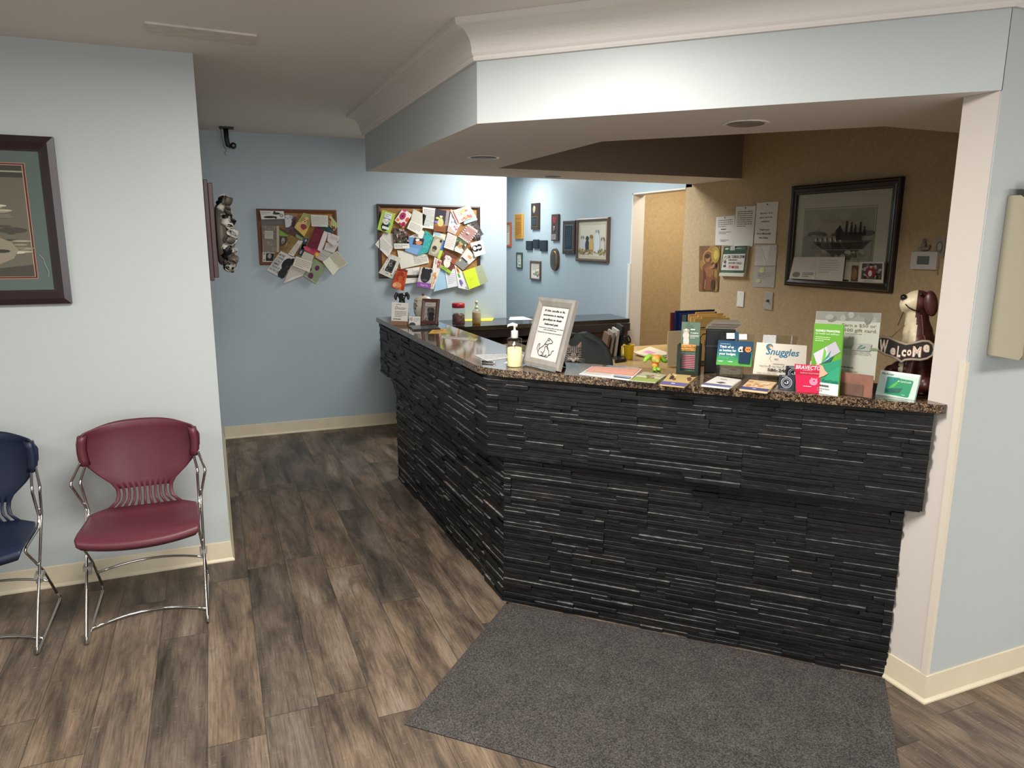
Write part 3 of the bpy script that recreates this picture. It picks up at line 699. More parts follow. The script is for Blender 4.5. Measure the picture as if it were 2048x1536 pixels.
# ================================================================ LEFT WALL: framed golf picture
def art_golf(a):
    a.r(0, 0, 1, 1, '#5c6a66'); a.r(0.095, 0.10, 0.905, 0.90, '#c9957c'); a.r(0.098, 0.104, 0.902, 0.896, '#5a2a26'); a.r(0.108, 0.114, 0.892, 0.886, '#c9a58e'); a.r(0.112, 0.118, 0.888, 0.882, '#6d675a')
    a.r(0.112, 0.80, 0.888, 0.882, '#45403a'); a.r(0.112, 0.835, 0.888, 0.845, '#a39c8d')
    rr = random.Random(4)
    for i in range(150):
        v = rr.uniform(0.28, 0.80); sp = 0.33 * (0.9 - v) + 0.17; u = 0.50 + rr.uniform(-sp, sp)
        a.e(u, v, rr.uniform(0.02, 0.07), rr.uniform(0.003, 0.009), rr.choice(['#b9ae97', '#9c927e', '#4f4a41', '#cfc6b0', '#857c6b'])); a.k -= 0.97
    a.up(); a.e(0.52, 0.30, 0.30, 0.13, '#958b78'); a.e(0.80, 0.44, 0.08, 0.02, '#4d4840'); a.e(0.30, 0.36, 0.12, 0.03, '#4d4840')
    a.p([(0.112, 0.118), (0.888, 0.118), (0.888, 0.2), (0.6, 0.16), (0.3, 0.2), (0.112, 0.17)], '#4b463e'); a.e(0.40, 0.19, 0.10, 0.055, '#2f2b27')
    a.s_([(0.30, 0.44), (0.69, 0.305)], 0.0035, '#d9d3c2'); a.e(0.73, 0.295, 0.048, 0.012, '#3c3833'); a.e(0.633, 0.235, 0.024, 0.0095, '#ece7d6')
    a.s_([(0.925, 0.27), (0.945, 0.24), (0.95, 0.20), (0.965, 0.15), (0.96, 0.11)], 0.004, '#7f8a86')
tr = PL_.st(104, 275); br = PL_.st(149, 606); s1 = (tr[0] + br[0]) / 2
gold = picture('framed_golf_picture', 'large dark-framed golf picture with green mat on the left wall above the chairs', 'framed picture', PL_,
    (s1 - 0.80, br[1], s1, tr[1]), 0.062, 0.028, mat('#2a1a1d', 0.28, name='dark_cherry_frame'), art_golf, lip=0.014)

# ================================================================ side face of the partition: panel with ribbon wreath, ceiling bracket
REDW = mat('#4a2422', 0.4, var=0.15, vscale=30, stretch=(1, 1, 0.2), name='dark_red_wood')
def wy(u, v, x): return at_x(u, v, x)
top = wy(412, 365, 0.01); bot = wy(424, 558, 0.01)
yc = 4.55
zt = at_y(425, 366, yc).z; zb = at_y(425, 557, yc).z
e = empty('hanging_wood_panel', (LEFT_X, yc, zb), 'dark red moulded wood panel on the end face of the partition, seen edge on', 'wall panel')
m_ = MB(); m_.box((LEFT_X, yc - 0.26, zb), (LEFT_X + 0.022, yc + 0.26, zt), REDW); m_.build('backboard', e, bevel=0.003)
m_ = MB(); m_.box((LEFT_X + 0.022, yc - 0.23, zb + 0.015), (LEFT_X + 0.046, yc + 0.23, zt - 0.015), REDW); m_.build('raised_panel', e, bevel=0.003)
wr = empty('ribbon_wreath', (LEFT_X + 0.05, yc, (zb + zt) / 2 - 0.02), 'black white and taupe ribbon wreath hanging on the red wood panel', 'wreath')
WM = [mat('#1b1a1c', 0.5, name='black_ribbon'), mat('#e4dfd2', 0.55, name='cream_ribbon'), mat('#6f675e', 0.5, name='taupe_ribbon')]
def spots(nt, b):
    L = nt.links.new; tc = N(nt, 'ShaderNodeTexCoord'); v = N(nt, 'ShaderNodeTexVoronoi'); v.inputs['Scale'].default_value = 42; v.inputs['Randomness'].default_value = 0.35; L(tc.outputs['Object'], v.inputs['Vector'])
    r = ramp(nt, [(0.33, hexc('#19181a')), (0.37, hexc('#e2ddd2'))]); L(v.outputs['Distance'], r.inputs[0]); L(r.outputs[0], b.inputs['Base Color'])
WM.append(node_mat('spotted_ribbon', spots)); zc_ = (zb + zt) / 2 - 0.02; RW = 0.185
m_ = MB(); m_.tube([(LEFT_X + 0.075, yc + RW * .8 * cos(a * pi / 12), zc_ + RW * .8 * sin(a * pi / 12)) for a in range(24)], 0.026, WM[2], 8, closed=True); m_.build('wreath_ring', wr)
rr = random.Random(12)
for i in range(84):
    a = i / 84 * 2 * pi * 3 + rr.uniform(-.2, .2); rad = RW * rr.uniform(0.72, 1.08); c0 = Vector((LEFT_X + 0.085 + rr.uniform(-0.01, 0.025), yc + rad * cos(a), zc_ + rad * sin(a)))
    d = Vector((rr.uniform(0.35, 1), rr.uniform(-1, 1), rr.uniform(-1, 1))).normalized(); s_ = d.cross(Vector((rr.uniform(-1, 1), rr.uniform(-1, 1), rr.uniform(-1, 1)))).normalized(); L_ = rr.uniform(0.045, 0.075); W_ = rr.uniform(0.014, 0.022)
    nn = d.cross(s_); P = []
    for k in range(9):   # a ribbon loop
        t = k / 8 * 2 * pi; P.append([c0 + d * (L_ * (1 - cos(t)) / 2 * 0.8) + nn * (L_ * 0.28 * sin(t)) + s_ * q for q in (-W_, 0, W_)])
    q = MB(); q.grid(P, WM[i % 4], True); q.build('ribbon', wr, solid=0.0015)

p = at_z(451, 254, CEIL); HK = mat('#17181b', 0.4)
e = empty('ceiling_bracket', (p.x, p.y, CEIL - 0.2), 'small black camera bracket hanging from the ceiling by the back wall', 'bracket')
m_ = MB(); m_.box((p.x - 0.045, p.y - 0.03, CEIL - 0.014), (p.x + 0.055, p.y + 0.03, CEIL), HK); m_.build('mounting_plate', e, bevel=0.003)
m_ = MB(); m_.tube([(p.x, p.y, CEIL - 0.01), (p.x + 0.002, p.y, CEIL - 0.085), (p.x + 0.008, p.y, CEIL - 0.125), (p.x + 0.03, p.y, CEIL - 0.135)], 0.018, HK, 10); m_.build('arm', e)
m_ = MB(); m_.lathe([(0.0, -0.02), (0.022, -0.02), (0.022, 0.02), (0.0, 0.02)], (p.x + 0.045, p.y, CEIL - 0.13), HK, 16, (Vector((1, 0, 0)), Vector((0, 0, 1)), Vector((0, -1, 0)))); m_.lathe([(0.0, 0.02), (0.009, 0.0205), (0.008, 0.023), (0, 0.023)], (p.x + 0.045, p.y, CEIL - 0.13), mat('#9a9a98', .3), 12, (Vector((1, 0, 0)), Vector((0, 0, 1)), Vector((0, -1, 0)))); m_.build('swivel_head', e)
m_ = MB(); m_.tube([(p.x - 0.035, p.y, CEIL - 0.012), (p.x - 0.032, p.y, CEIL - 0.07), (p.x - 0.022, p.y, CEIL - 0.13), (p.x - 0.004, p.y, CEIL - 0.17), (p.x - 0.02, p.y, CEIL - 0.18), (p.x - 0.01, p.y, CEIL - 0.2)], 0.0022, mat('#55554f', .6), 6); m_.build('wire', e)

# ================================================================ CORK BOARDS on the back wall
def cork(nt, b):
    L = nt.links.new; tc = N(nt, 'ShaderNodeTexCoord'); n = N(nt, 'ShaderNodeTexNoise'); n.inputs['Scale'].default_value = 150; n.inputs['Detail'].default_value = 4; L(tc.outputs['Object'], n.inputs[0])
    r = ramp(nt, [(0.35, hexc('#8a6038')), (0.6, hexc('#b98750')), (0.75, hexc('#cfa06a'))]); L(n.outputs[0], r.inputs[0]); L(r.outputs[0], b.inputs['Base Color']); b.inputs['Roughness'].default_value = 0.95
CORK = node_mat('cork', cork)
def corkboard(label, rect, fm):
    s0, t0, s1, t1 = rect; e = empty('corkboard', PB.p((s0 + s1) / 2, t0), label, 'notice board')
    m_ = MB(); frame_bars(m_, PB, s0, t0, s1, t1, 0.03, 0.022, fm, 0.006); m_.build('frame', e)
    m_ = MB(); slab(m_, [PB.p(s0 + .02, t0 + .02, 0.012), PB.p(s1 - .02, t0 + .02, 0.012), PB.p(s1 - .02, t1 - .02, 0.012), PB.p(s0 + .02, t1 - .02, 0.012)], 0.011, CORK); m_.build('cork_panel', e); return e
def zz(ox, oy, s): return lambda x, y: (ox + x / s, oy + y / s)
Z5 = zz(740, 390, 6.68); Z6 = zz(490, 400, 8.086)
def brect(Z, tl, tr, bl):
    a, b, c = PB.st(*Z(*tl)), PB.st(*Z(*tr)), PB.st(*Z(*bl)); return (min(a[0], c[0]), c[1], b[0], (a[1] + b[1]) / 2)
corkboard('large dark-framed cork board crowded with cards on the back wall', brect(Z5, (85, 130), (1462, 142), (150, 1112)), mat('#3b2522', 0.4, name='dark_board_frame'))
corkboard('smaller cork board in a reddish wood frame, on the back wall near the partition', brect(Z6, (190, 115), (1475, 190), (235, 1052)), mat('#6d3f28', 0.4, name='red_board_frame'))
_lay = {}
def card(Z, board, label, h, px, base, art=None, pin=None, cat='card'):
    pl = PB.off(0.014 + h * 0.0035)
    grp = 'cards pinned on the %s cork board' % board
    return sheet_px('pinned_' + cat.replace(' ', '_'), label, cat, pl, [Z(*q) for q in px], 0.0012, base, art, grp, pin=(Z(*pin) if pin else None), eps=0.00028)
W1, W2, INK, GR = '#ece8df', '#dcd7cb', '#5e5b57', '#8f8b85'
def A(*ops):
    def f(a):
        for o in ops: getattr(a, o[0])(*o[1:])
    return f
lines = lambda u0, v0, u1, v1, n, col=INK, seed=1: ('l', u0, v0, u1, v1, n, col, seed, 0.32)
L5 = lambda *a, **k: card(Z5, 'large', *a, **k)
L5('white folded letter open below the crowd photo, lower left of the large board', 1, [(180, 500), (318, 520), (318, 700), (160, 545)], W2, None)
L5('cream letter page with handwriting hanging out at the left edge of the large board', 2, [(160, 545), (316, 700), (238, 832), (68, 660)], W1, A(lines(.08, .15, .92, .9, 7, GR, 3)), cat='letter')
L5('floral bordered card with a dark group photo, bottom left of the large board', 3, [(265, 785), (415, 842), (308, 1125), (115, 1040)], '#d6d1c4', A(('blotch', 26, ['#5a5a58', '#b99aa0', '#f2efe6'], 5, .06), ('r', .2, .16, .82, .84, '#efece4'), ('r', .25, .2, .77, .8, '#55514d'), ('blotch', 22, ['#1d1b1c', '#34302f', '#8e8a84'], 9, .1, (.33, .28, .7, .72))))
L5('white open card behind the orange card, bottom of the large board', 1, [(480, 985), (665, 960), (640, 1165), (465, 1186)], W1, A(('r', .45, 0, .47, 1, '#c9c4b8'), lines(.52, .2, .95, .8, 6, GR, 4)))
L5('cream note card with handwriting across the middle left of the large board', 2, [(362, 738), (768, 798), (790, 905), (412, 990)], '#e9e4d6', A(lines(.5, .12, .95, .86, 8, INK, 5)), cat='note')
L5('white card under the folded cream card, upper middle of the large board', 2, [(705, 470), (762, 530), (612, 645), (515, 560)], W1, A(lines(.1, .1, .7, .5, 3, GR, 6)))
L5('teal greeting card with glitter pattern in the middle of the large board', 3, [(742, 470), (880, 575), (770, 770), (636, 812)], '#3ea9a4', A(('blotch', 50, ['#5dbcb5', '#2f8f8f', '#7fcac0'], 8, .05)))
L5('blue card with a small red and white picture beside the teal card', 4, [(520, 560), (745, 590), (640, 806), (465, 745)], '#6f9cc9', A(('p', [(.35, .55), (1, .62), (.92, 1), (.3, 1)], '#3b3238'), ('e', .7, .72, .2, .13, '#d98a72'), ('e', .55, .88, .12, .09, '#efe9e0'), ('r', .0, .0, .9, .35, '#86aedb')))
L5('photo of a crowd of dogs above a handwritten white strip on the large board', 4, [(300, 438), (505, 462), (528, 715), (325, 720)], '#4c4440', A(('blotch', 60, ['#1e1a19', '#2d2423', '#8c5f57', '#c7a79b', '#4f5a40', '#6c6660'], 10, .09, (.05, .3, .95, .95)), ('r', 0, 0, 1, .26, '#eeeae0'), lines(.08, .05, .9, .22, 2, INK, 7)), cat='photo')
L5('lime green card with a white terrier photo, top left corner of the large board', 5, [(165, 198), (343, 252), (270, 517), (95, 460)], '#b2ce55', A(('r', .22, .3, .74, .86, '#7d8b93'), ('r', .25, .68, .78, .93, '#e9ece6'), lines(.3, .72, .72, .9, 2, INK, 8), ('dog', .48, .5, .15, '#f3efe6', '#d9d2c4', '#2b2a2e'), ('e', .74, .42, .08, .09, '#2f8c7c'), ('r', .3, .13, .82, .26, '#eef0e2')))
L5('white card with large magenta flowers near the top left of the large board', 5, [(440, 178), (566, 262), (447, 436), (328, 340)], '#f0e6e2', A(('e', .36, .56, .27, .27, '#b0305f'), ('e', .36, .56, .07, .07, '#2c1a22'), ('e', .88, .55, .16, .16, '#dd5a3d'), ('e', .82, .16, .18, .16, '#b3234a'), ('e', .2, .95, .2, .1, '#d9458a'), ('e', .2, .18, .15, .1, '#e8862e'), ('e', .55, .05, .14, .08, '#c22b50')))
L5('open cream card folded across, upper panel, top of the large board', 6, [(580, 185), (752, 272), (716, 410), (545, 333)], '#dcd9c9', A(('e', .06, .9, .03, .03, '#22262c')))
L5('open cream card folded across, lower panel with handwriting', 7, [(542, 334), (716, 410), (668, 540), (492, 445)], '#f0ece0', A(lines(.1, .15, .9, .85, 6, GR, 9)))
L5('white sheet of handwriting beside the yellow puppy photo, top centre of the large board', 6, [(705, 160), (880, 180), (852, 457), (702, 436)], '#e6e5df', A(lines(.08, .08, .92, .92, 12, INK, 10)), cat='letter')
L5('dark photo of a puppy in a yellow ruff on the large board', 7, [(876, 185), (1062, 214), (1025, 500), (848, 480)], '#39343f', A(('r', .0, .0, .9, .28, '#8a5330'), ('e', .45, .3, .44, .08, '#a9683c'), ('r', .78, .3, 1, 1, '#9a8f8c'), ('dog', .45, .62, .12, '#ded3a0', '#4a4038', '#cfc27c'), ('e', .2, .6, .13, .05, '#d9dc74'), ('e', .12, .42, .12, .06, '#8a7cc2')), cat='photo')
L5('pastel card with coloured scribbles right of the yellow puppy photo', 5, [(1085, 185), (1208, 392), (1135, 532), (1030, 485)], '#d7d2d6', A(('blotch', 30, ['#c06a86', '#7f9fc0', '#9ab98a', '#e8d8a0', '#f0edf0'], 11, .08), ('p', [(0, 0), (1, 0), (1, .12), (0, .3)], '#c9b09a')))
L5('light blue card under the flower card, top right of the large board', 5, [(1368, 195), (1437, 330), (1262, 392), (1250, 372)], '#a8dbe0')
L5('dark grey photo at the right edge of the large board', 5, [(1412, 345), (1517, 525), (1400, 602), (1300, 400)], '#4f4a4b', A(('blotch', 30, ['#353033', '#6b6562', '#8a817c'], 12, .09)), cat='photo')
L5('white card with red and yellow flowers, top right corner of the large board', 7, [(1330, 138), (1407, 285), (1163, 390), (1083, 215)], '#ecdccb', A(('blotch', 34, ['#e39a8c', '#dd6f6a', '#edc96b', '#f4eade', '#c9d2a4'], 13, .12, (.12, .3, .9, .9)), ('r', .04, .06, .96, .12, '#b6584e')))
L5('dusty rose card with a leafy white border, right side of the large board', 7, [(1310, 388), (1442, 480), (1320, 652), (1178, 552)], '#a57f79', A(*[('p', [(x, 0), (x + .06, 0), (x + .03 + .03 * (i % 2), .17)], '#f1ebe2') for i, x in enumerate([.02, .12, .22, .32, .42, .52, .62, .72, .82, .92])], *[('p', [(x, 1), (x + .06, 1), (x + .03, .83)], '#f1ebe2') for x in (.02, .12, .22, .32, .42, .52, .62, .72, .82, .92)], *[('p', [(0, y), (0, y + .07), (.14, y + .05)], '#f1ebe2') for y in (.1, .25, .4, .55, .7, .85)], *[('p', [(1, y), (1, y + .07), (.86, y + .05)], '#f1ebe2') for y in (.1, .25, .4, .55, .7, .85)], ('l', .3, .42, .7, .6, 1, '#f4efe6', 5, .5)))
L5('blue edged card strip behind the close-up dog nose photo', 3, [(1012, 540), (1022, 592), (975, 752), (938, 720)], '#4a80c6')
L5('pale yellow and blue striped card above the close-up dog nose photo', 4, [(852, 485), (1012, 530), (1000, 610), (838, 560)], '#e3e0c0', A(('r', 0, .5, .6, .9, '#9ec4df'), lines(.1, .1, .8, .45, 2, GR, 12)))
L5('lime green corner strip in the middle of the large board', 3, [(930, 732), (976, 745), (930, 862), (898, 835)], '#bfe04a')
L5('close-up photo of a dog snout, centre of the large board', 6, [(862, 545), (985, 590), (902, 835), (775, 790)], '#a69c86', A(('e', .5, .5, .45, .42, '#c9bfa6'), ('e', .42, .4, .24, .13, '#3f3836'), ('e', .8, .85, .12, .08, '#2a2422'), ('e', .4, .28, .2, .07, '#8c816e')), cat='photo')
L5('white card of handwriting left of the terrier puppy photo on the large board', 7, [(1040, 500), (1162, 560), (1120, 746), (986, 700)], '#efe9dd', A(lines(.08, .08, .92, .92, 8, '#a9685a', 13)), cat='note')
L5('photo of a brown and black terrier puppy in leaves on the large board', 8, [(1165, 560), (1300, 640), (1232, 792), (1118, 742)], '#54644c', A(('blotch', 20, ['#3c4a38', '#8ba07c', '#cfd6c4'], 14, .12), ('dog', .48, .55, .24, '#c79a6a', '#4b4138', '#e9e2d6')), cat='photo')
L5('black and white photo of a puppy, right edge of the large board', 8, [(1502, 600), (1547, 780), (1402, 832), (1338, 642)], '#dcdbd8', A(('dog', .45, .62, .2, '#2a2a2c', '#161617', '#1d1d1f'), ('e', .45, .55, .08, .22, '#efefec'), ('e', .42, .2, .14, .13, '#f2f1ee')), cat='photo')
L5('grey and white card with an orange bone motif on the large board', 5, [(1300, 708), (1427, 835), (1242, 1007), (1140, 920)], '#d9d6d0', A(('p', [(0, 0), (1, 0), (1, .45), (0, .45)], '#8c8b86'), ('e', .6, .75, .2, .07, '#d8955a'), ('e', .15, .3, .07, .07, '#dfe6b0'), ('p', [(.1, .42), (.75, .42), (.75, .5), (.1, .5)], '#3b3a3a'), ('e', .8, .9, .08, .06, '#9c9690')))
L5('photo of a white puppy on brown with a lime strip, large board', 8, [(1000, 738), (1167, 830), (1075, 1057), (940, 968)], '#6d4238', A(('r', 0, 0, 1, .16, '#a6cf3f'), ('l', .15, .05, .9, .13, 1, '#4b6b1a', 4, .6), ('dog', .42, .68, .16, '#f0eae0', '#dcd3c6', '#efe8dc'), ('e', .85, .7, .2, .16, '#a0584a'), ('e', .55, .35, .1, .16, '#efe8dc')), cat='photo')
L5('tall narrow card with orange blossoms hanging below the large board', 6, [(862, 830), (976, 885), (846, 1260), (790, 1245)], '#eee7dc', A(('blotch', 18, ['#c2584a', '#8a3b34'], 15, .07, (.2, .75, .8, .95)), ('blotch', 40, ['#e2a04e', '#d98a3a', '#f0cf8c'], 16, .08, (.1, .0, .8, .5))))
L5('photo of a black dog with a purple caption strip on the large board', 8, [(682, 960), (850, 985), (806, 1250), (618, 1222)], '#cfcac4', A(('e', .5, .6, .38, .36, '#2b2c30'), ('e', .25, .85, .13, .17, '#232427'), ('e', .78, .86, .16, .12, '#232427'), ('e', .5, .38, .2, .05, '#5b5b60'), ('r', 0, 0, 1, .25, '#9254a8'), ('t', .25, .07, .8, .18, 'Thank You', '#e7d4ef', 0, .3)), cat='photo')
L5('light blue panel of an open card hanging below the large board', 4, [(925, 960), (1002, 1010), (1036, 1246), (850, 1292)], '#aed2ea')
L5('white card panel with faint print beside the blue panel below the large board', 5, [(1000, 1010), (1140, 985), (1186, 1215), (1035, 1246)], '#e6e9ee', A(lines(.15, .2, .85, .8, 6, '#b9a4ae', 17)))
L5('white card with purple flowers and an orange face, hanging below the large board', 6, [(1130, 930), (1240, 1030), (1338, 1275), (1180, 1240)], '#e9ebe6', A(('e', .3, .85, .2, .14, '#d98c3c'), ('e', .3, .84, .06, .05, '#2d2119'), ('e', .3, .6, .14, .1, '#5fae4f'), ('blotch', 12, ['#9a86c9', '#7a63b0'], 18, .1, (.25, .2, .5, .4)), ('e', .75, .1, .1, .07, '#b6a4d8')))
L5('orange red card with lines of text at the bottom of the large board', 8, [(370, 985), (506, 1005), (450, 1282), (280, 1225)], '#c24a26', A(('r', .0, .9, 1, 1, '#7c2a1c'), ('blotch', 12, ['#a93c1c', '#d96a34'], 19, .2), lines(.12, .42, .85, .85, 7, '#5a1c12', 20), ('e', .42, .2, .32, .13, '#e0966a'), ('e', .2, .14, .14, .1, '#eab48a')))
L5('bright yellow-green open card at the bottom right corner of the large board', 8, [(1240, 1020), (1400, 965), (1472, 1205), (1325, 1262)], '#d8ec3e', A(lines(.3, .4, .7, .55, 2, '#c2d63a', 21)))
L5('sage grey card panel right of the bright yellow-green panel on the large board', 7, [(1400, 965), (1490, 930), (1582, 1158), (1472, 1205)], '#a8b090', A(('r', .35, .65, .65, .68, '#8c9478')))

L6 = lambda *a, **k: card(Z6, 'small', *a, **k)
L6('grey card below the dachshund note, top left of the smaller board', 1, [(262, 312), (632, 312), (640, 408), (262, 405)], '#6d6c68')  # shadow on this card is painted into its dark grey
L6('white note with black dachshund drawings, top left of the smaller board', 5, [(240, 170), (626, 180), (642, 305), (265, 314)], '#dcdcd8', A(('e', .38, .25, .27, .14, '#2b2a2a'), ('e', .62, .18, .05, .16, '#2b2a2a'), ('e', .68, .68, .16, .14, '#3a3735', ), ('e', .60, .85, .05, .13, '#3a3735'), ('e', .88, .45, .07, .2, '#4b4846'), ('e', .88, .45, .04, .12, '#dcdcd8'), lines(.05, .55, .42, .9, 3, GR, 22)), cat='note')
L6('taupe patterned card with a square label, left of the smaller board', 3, [(268, 405), (556, 420), (556, 845), (285, 840)], '#827a70', A(('blotch', 40, ['#8c857b', '#776f65', '#968e83'], 23, .08, (0, 0, .8, .98)), ('r', .84, 0, .98, 1, '#b9ab92'), ('r', .16, .5, .64, .8, '#b6b6a8'), lines(.25, .57, .56, .74, 3, '#8e8e82', 24)))
L6('small black and white photo strip at the bottom left of the smaller board', 2, [(283, 840), (482, 850), (455, 1003), (283, 1000)], '#c9c5bd', A(('r', .3, .1, .98, .9, '#232326'), ('e', .6, .6, .16, .25, '#9a9a98'), ('e', .15, .8, .05, .08, '#3a3630'), ('e', .15, .2, .05, .08, '#3a3630')), cat='photo')
L6('photo of a white dog on purple, top of the smaller board', 3, [(635, 210), (850, 212), (800, 455), (660, 505)], '#5d4b58', A(('r', 0, .75, 1, 1, '#96775e'), ('dog', .25, .72, .17, '#d6d6da', '#b4b4ba', '#cfcfd4'), ('e', .85, .35, .25, .25, '#3a2b38')), cat='photo')
L6('lime and brown dog photo strip in the middle of the smaller board', 2, [(555, 430), (705, 545), (660, 700), (560, 760)], '#4b4440', A(('p', [(0, .85), (.98, .85), (1, .7), (0, .55)], '#7fa044'), ('e', .5, .3, .24, .2, '#a39a90'), ('e', .5, .22, .08, .07, '#1c1a18')), cat='photo')
L6('dark brown card edge crossing under the golden dog photo', 2, [(715, 395), (960, 590), (940, 660), (700, 540)], '#54433a', A(('r', .5, .0, .95, .5, '#88a070')))
L6('photo of a golden dog in a red sweater, top centre of the smaller board', 4, [(945, 205), (1132, 250), (955, 592), (795, 440)], '#a3ab68', A(('e', .42, .2, .5, .26, '#d8b474'), ('dog', .5, .62, .21, '#dcbf8a', '#b4905a'), ('e', .62, .33, .26, .13, '#96344a'), ('p', [(.6, 0), (1, 0), (1, .5)], '#d6b95c')), cat='photo')
L6('small photo of puppies on pale green at the right edge of the smaller board', 3, [(1380, 245), (1512, 405), (1440, 502), (1335, 385)], '#b5bf86', A(('blotch', 18, ['#8a5a3c', '#c69a72', '#6e4230'], 25, .16, (.1, .0, .9, .6))), cat='photo')
L6('dark teal photo under the white note on the smaller board', 2, [(1150, 400), (1440, 440), (1400, 560), (1130, 500)], '#2b4a4c', A(('blotch', 10, ['#33605f', '#1e3436'], 26, .15)), cat='photo')
L6('white typed note at the top right of the smaller board', 6, [(1065, 237), (1342, 252), (1340, 436), (1078, 425)], '#dcd9d2', A(lines(.06, .1, .94, .9, 8, GR, 27)), cat='note')
L6('brown tan card in the middle of the smaller board', 4, [(752, 572), (872, 640), (690, 880), (570, 822)], '#8a6f46', A(('blotch', 14, ['#7d6238', '#9c8054'], 28, .16)))
L6('cream strip with handwriting beside the brown card on the smaller board', 5, [(870, 640), (937, 665), (775, 926), (690, 880)], '#dad5c8', A(lines(.1, .1, .9, .8, 9, GR, 29)), pin=(885, 650), cat='note')
L6('two small dark photos on a card in the middle of the smaller board', 3, [(960, 600), (1042, 622), (915, 915), (845, 890)], '#8aa05c', A(('r', .05, .62, .9, .98, '#2d3c58'), ('e', .5, .85, .22, .08, '#a8a29a'), ('r', .0, .02, 1, .38, '#2c3a55'), ('e', .5, .2, .2, .1, '#a8a29a')), cat='photo')
L6('pink and orange abstract card under the burgundy card', 3, [(930, 700), (1222, 832), (1190, 932), (900, 782)], '#c0405c', A(('e', .3, .5, .2, .35, '#d8607a'), ('e', .88, .3, .12, .4, '#e0a83e'), ('e', .88, .3, .05, .16, '#f2d070')))
L6('burgundy card with dark red print, centre of the smaller board', 6, [(1140, 435), (1282, 482), (1170, 802), (1008, 750)], '#6a2030', A(('l', .15, .3, .85, .7, 5, '#86303e', 30, .4)))
L6('white inner panel of the burgundy card on the smaller board', 5, [(1280, 500), (1352, 530), (1235, 842), (1165, 800)], '#ddd3d2')
L6('pale grey card at the lower right of the smaller board', 3, [(1280, 790), (1432, 880), (1270, 1002), (1130, 920)], '#bdb9b4', A(lines(.1, .3, .9, .6, 2, GR, 31)))
L6('white card with faint print, right part of the smaller board', 4, [(1312, 690), (1522, 690), (1440, 862), (1278, 802)], '#cfcbc8', A(lines(.1, .3, .9, .8, 4, GR, 32)))
L6('white pinned card sticking out at the right edge of the smaller board', 6, [(1350, 520), (1546, 600), (1440, 746), (1330, 662)], '#d8d0cb', A(lines(.2, .4, .9, .8, 3, GR, 33)), pin=(1412, 540))
L6('page of dense writing hanging off the lower right of the smaller board', 5, [(1490, 820), (1667, 1030), (1510, 1122), (1360, 920)], '#d6d2ba', A(lines(.05, .05, .95, .95, 9, INK, 34)), cat='letter')
L6('blank cream folded panel hanging off the lower right of the smaller board', 6, [(1360, 920), (1512, 1122), (1425, 1222), (1255, 1000)], '#e9e6d4')
L6('green card with two dark purple flowers, bottom of the smaller board', 4, [(1120, 948), (1312, 1062), (1145, 1362), (948, 1232)], '#8c9c7a', A(('s_', [(.2, .0), (.35, .5), (.5, .75)], .012, '#a4b48e'), ('e', .52, .68, .16, .13, '#5a2f48'), ('e', .40, .2, .19, .16, '#5e3350'), ('e', .15, .42, .1, .12, '#4f2a40'), ('s_', [(.0, .05), (1, .05)], .012, '#c9cfb8')))
L6('large white card with a shaded fold at the bottom of the smaller board', 3, [(745, 1060), (985, 1150), (930, 1225), (622, 1352)], '#cfc9bd', A(('p', [(0, 0), (.5, 0), (1, .2), (1, .3), (.3, .25)], '#e6e1d4')))
L6('white card with a black dog and bold lettering, bottom of the smaller board', 5, [(580, 825), (817, 930), (622, 1282), (350, 1135)], '#d2d0cd', A(('e', .78, .6, .3, .28, '#1f1f22'), ('e', .93, .8, .12, .14, '#1a1a1d'), ('e', .8, .2, .22, .3, '#2a2a2d'), ('e', .84, .52, .08, .05, '#3c3c40'), ('t', .06, .80, .42, .90, 'MOTHER', '#2a2a2c', .01), ('t', .06, .66, .44, .76, 'LOTHARD', '#2a2a2c', .01), ('t', .06, .52, .42, .62, 'ACTUALLY', '#2a2a2c', .01), ('t', .06, .38, .4, .48, 'REMIND', '#2a2a2c', .01), ('t', .05, .24, .52, .34, 'THROW UP', '#2a2a2c', .01), ('t', .05, .1, .6, .2, 'ON THE CAR', '#2a2a2c', .01)))
L6('open cream card, shaded upper panel, lower centre of the smaller board', 5, [(960, 830), (1117, 900), (1085, 1000), (908, 930)], '#c6c3b0')
L6('open cream card, lower panel with handwriting, lower centre of the smaller board', 7, [(828, 908), (1087, 1000), (1045, 1172), (768, 1062)], '#e2dccb', A(lines(.08, .12, .92, .88, 5, GR, 36)))
# ================================================================ ENTRANCE MAT
ea_n = (LBa - LB).normalized(); eb_n = Vector((ea_n.y, -ea_n.x, 0)); c0 = LB + eb_n * 0.013 + ea_n * 0.02
wd, dp = 1.525, 0.905
m_ = MB(); O_ = Vector((c0.x, c0.y, 0))
P = []
nx, ny = 90, 54
for i in range(ny + 1):
    row = []
    for j in range(nx + 1):
        a, b = j / nx * wd, i / ny * dp; ed = min(a, wd - a, b, dp - b)
        z = 0.008 if ed > 0.012 else 0.003 + 0.005 * ed / 0.012
        if 0.03 < ed < 0.045: z -= 0.0015
        row.append(O_ + ea_n * a + eb_n * b + Vector((0, 0, z)))
    P.append(row)
m_.grid(P, CARPET, True, flip=True)
m_.prism([(q.x, q.y) for q in (O_, O_ + ea_n * wd, O_ + ea_n * wd + eb_n * dp, O_ + eb_n * dp)], 0.0005, 0.003, mat('#1c1a1a', 0.9))
tag(m_.build('entrance_mat'), 'charcoal grey ribbed entrance mat on the wood floor in front of the stone counter', 'mat')

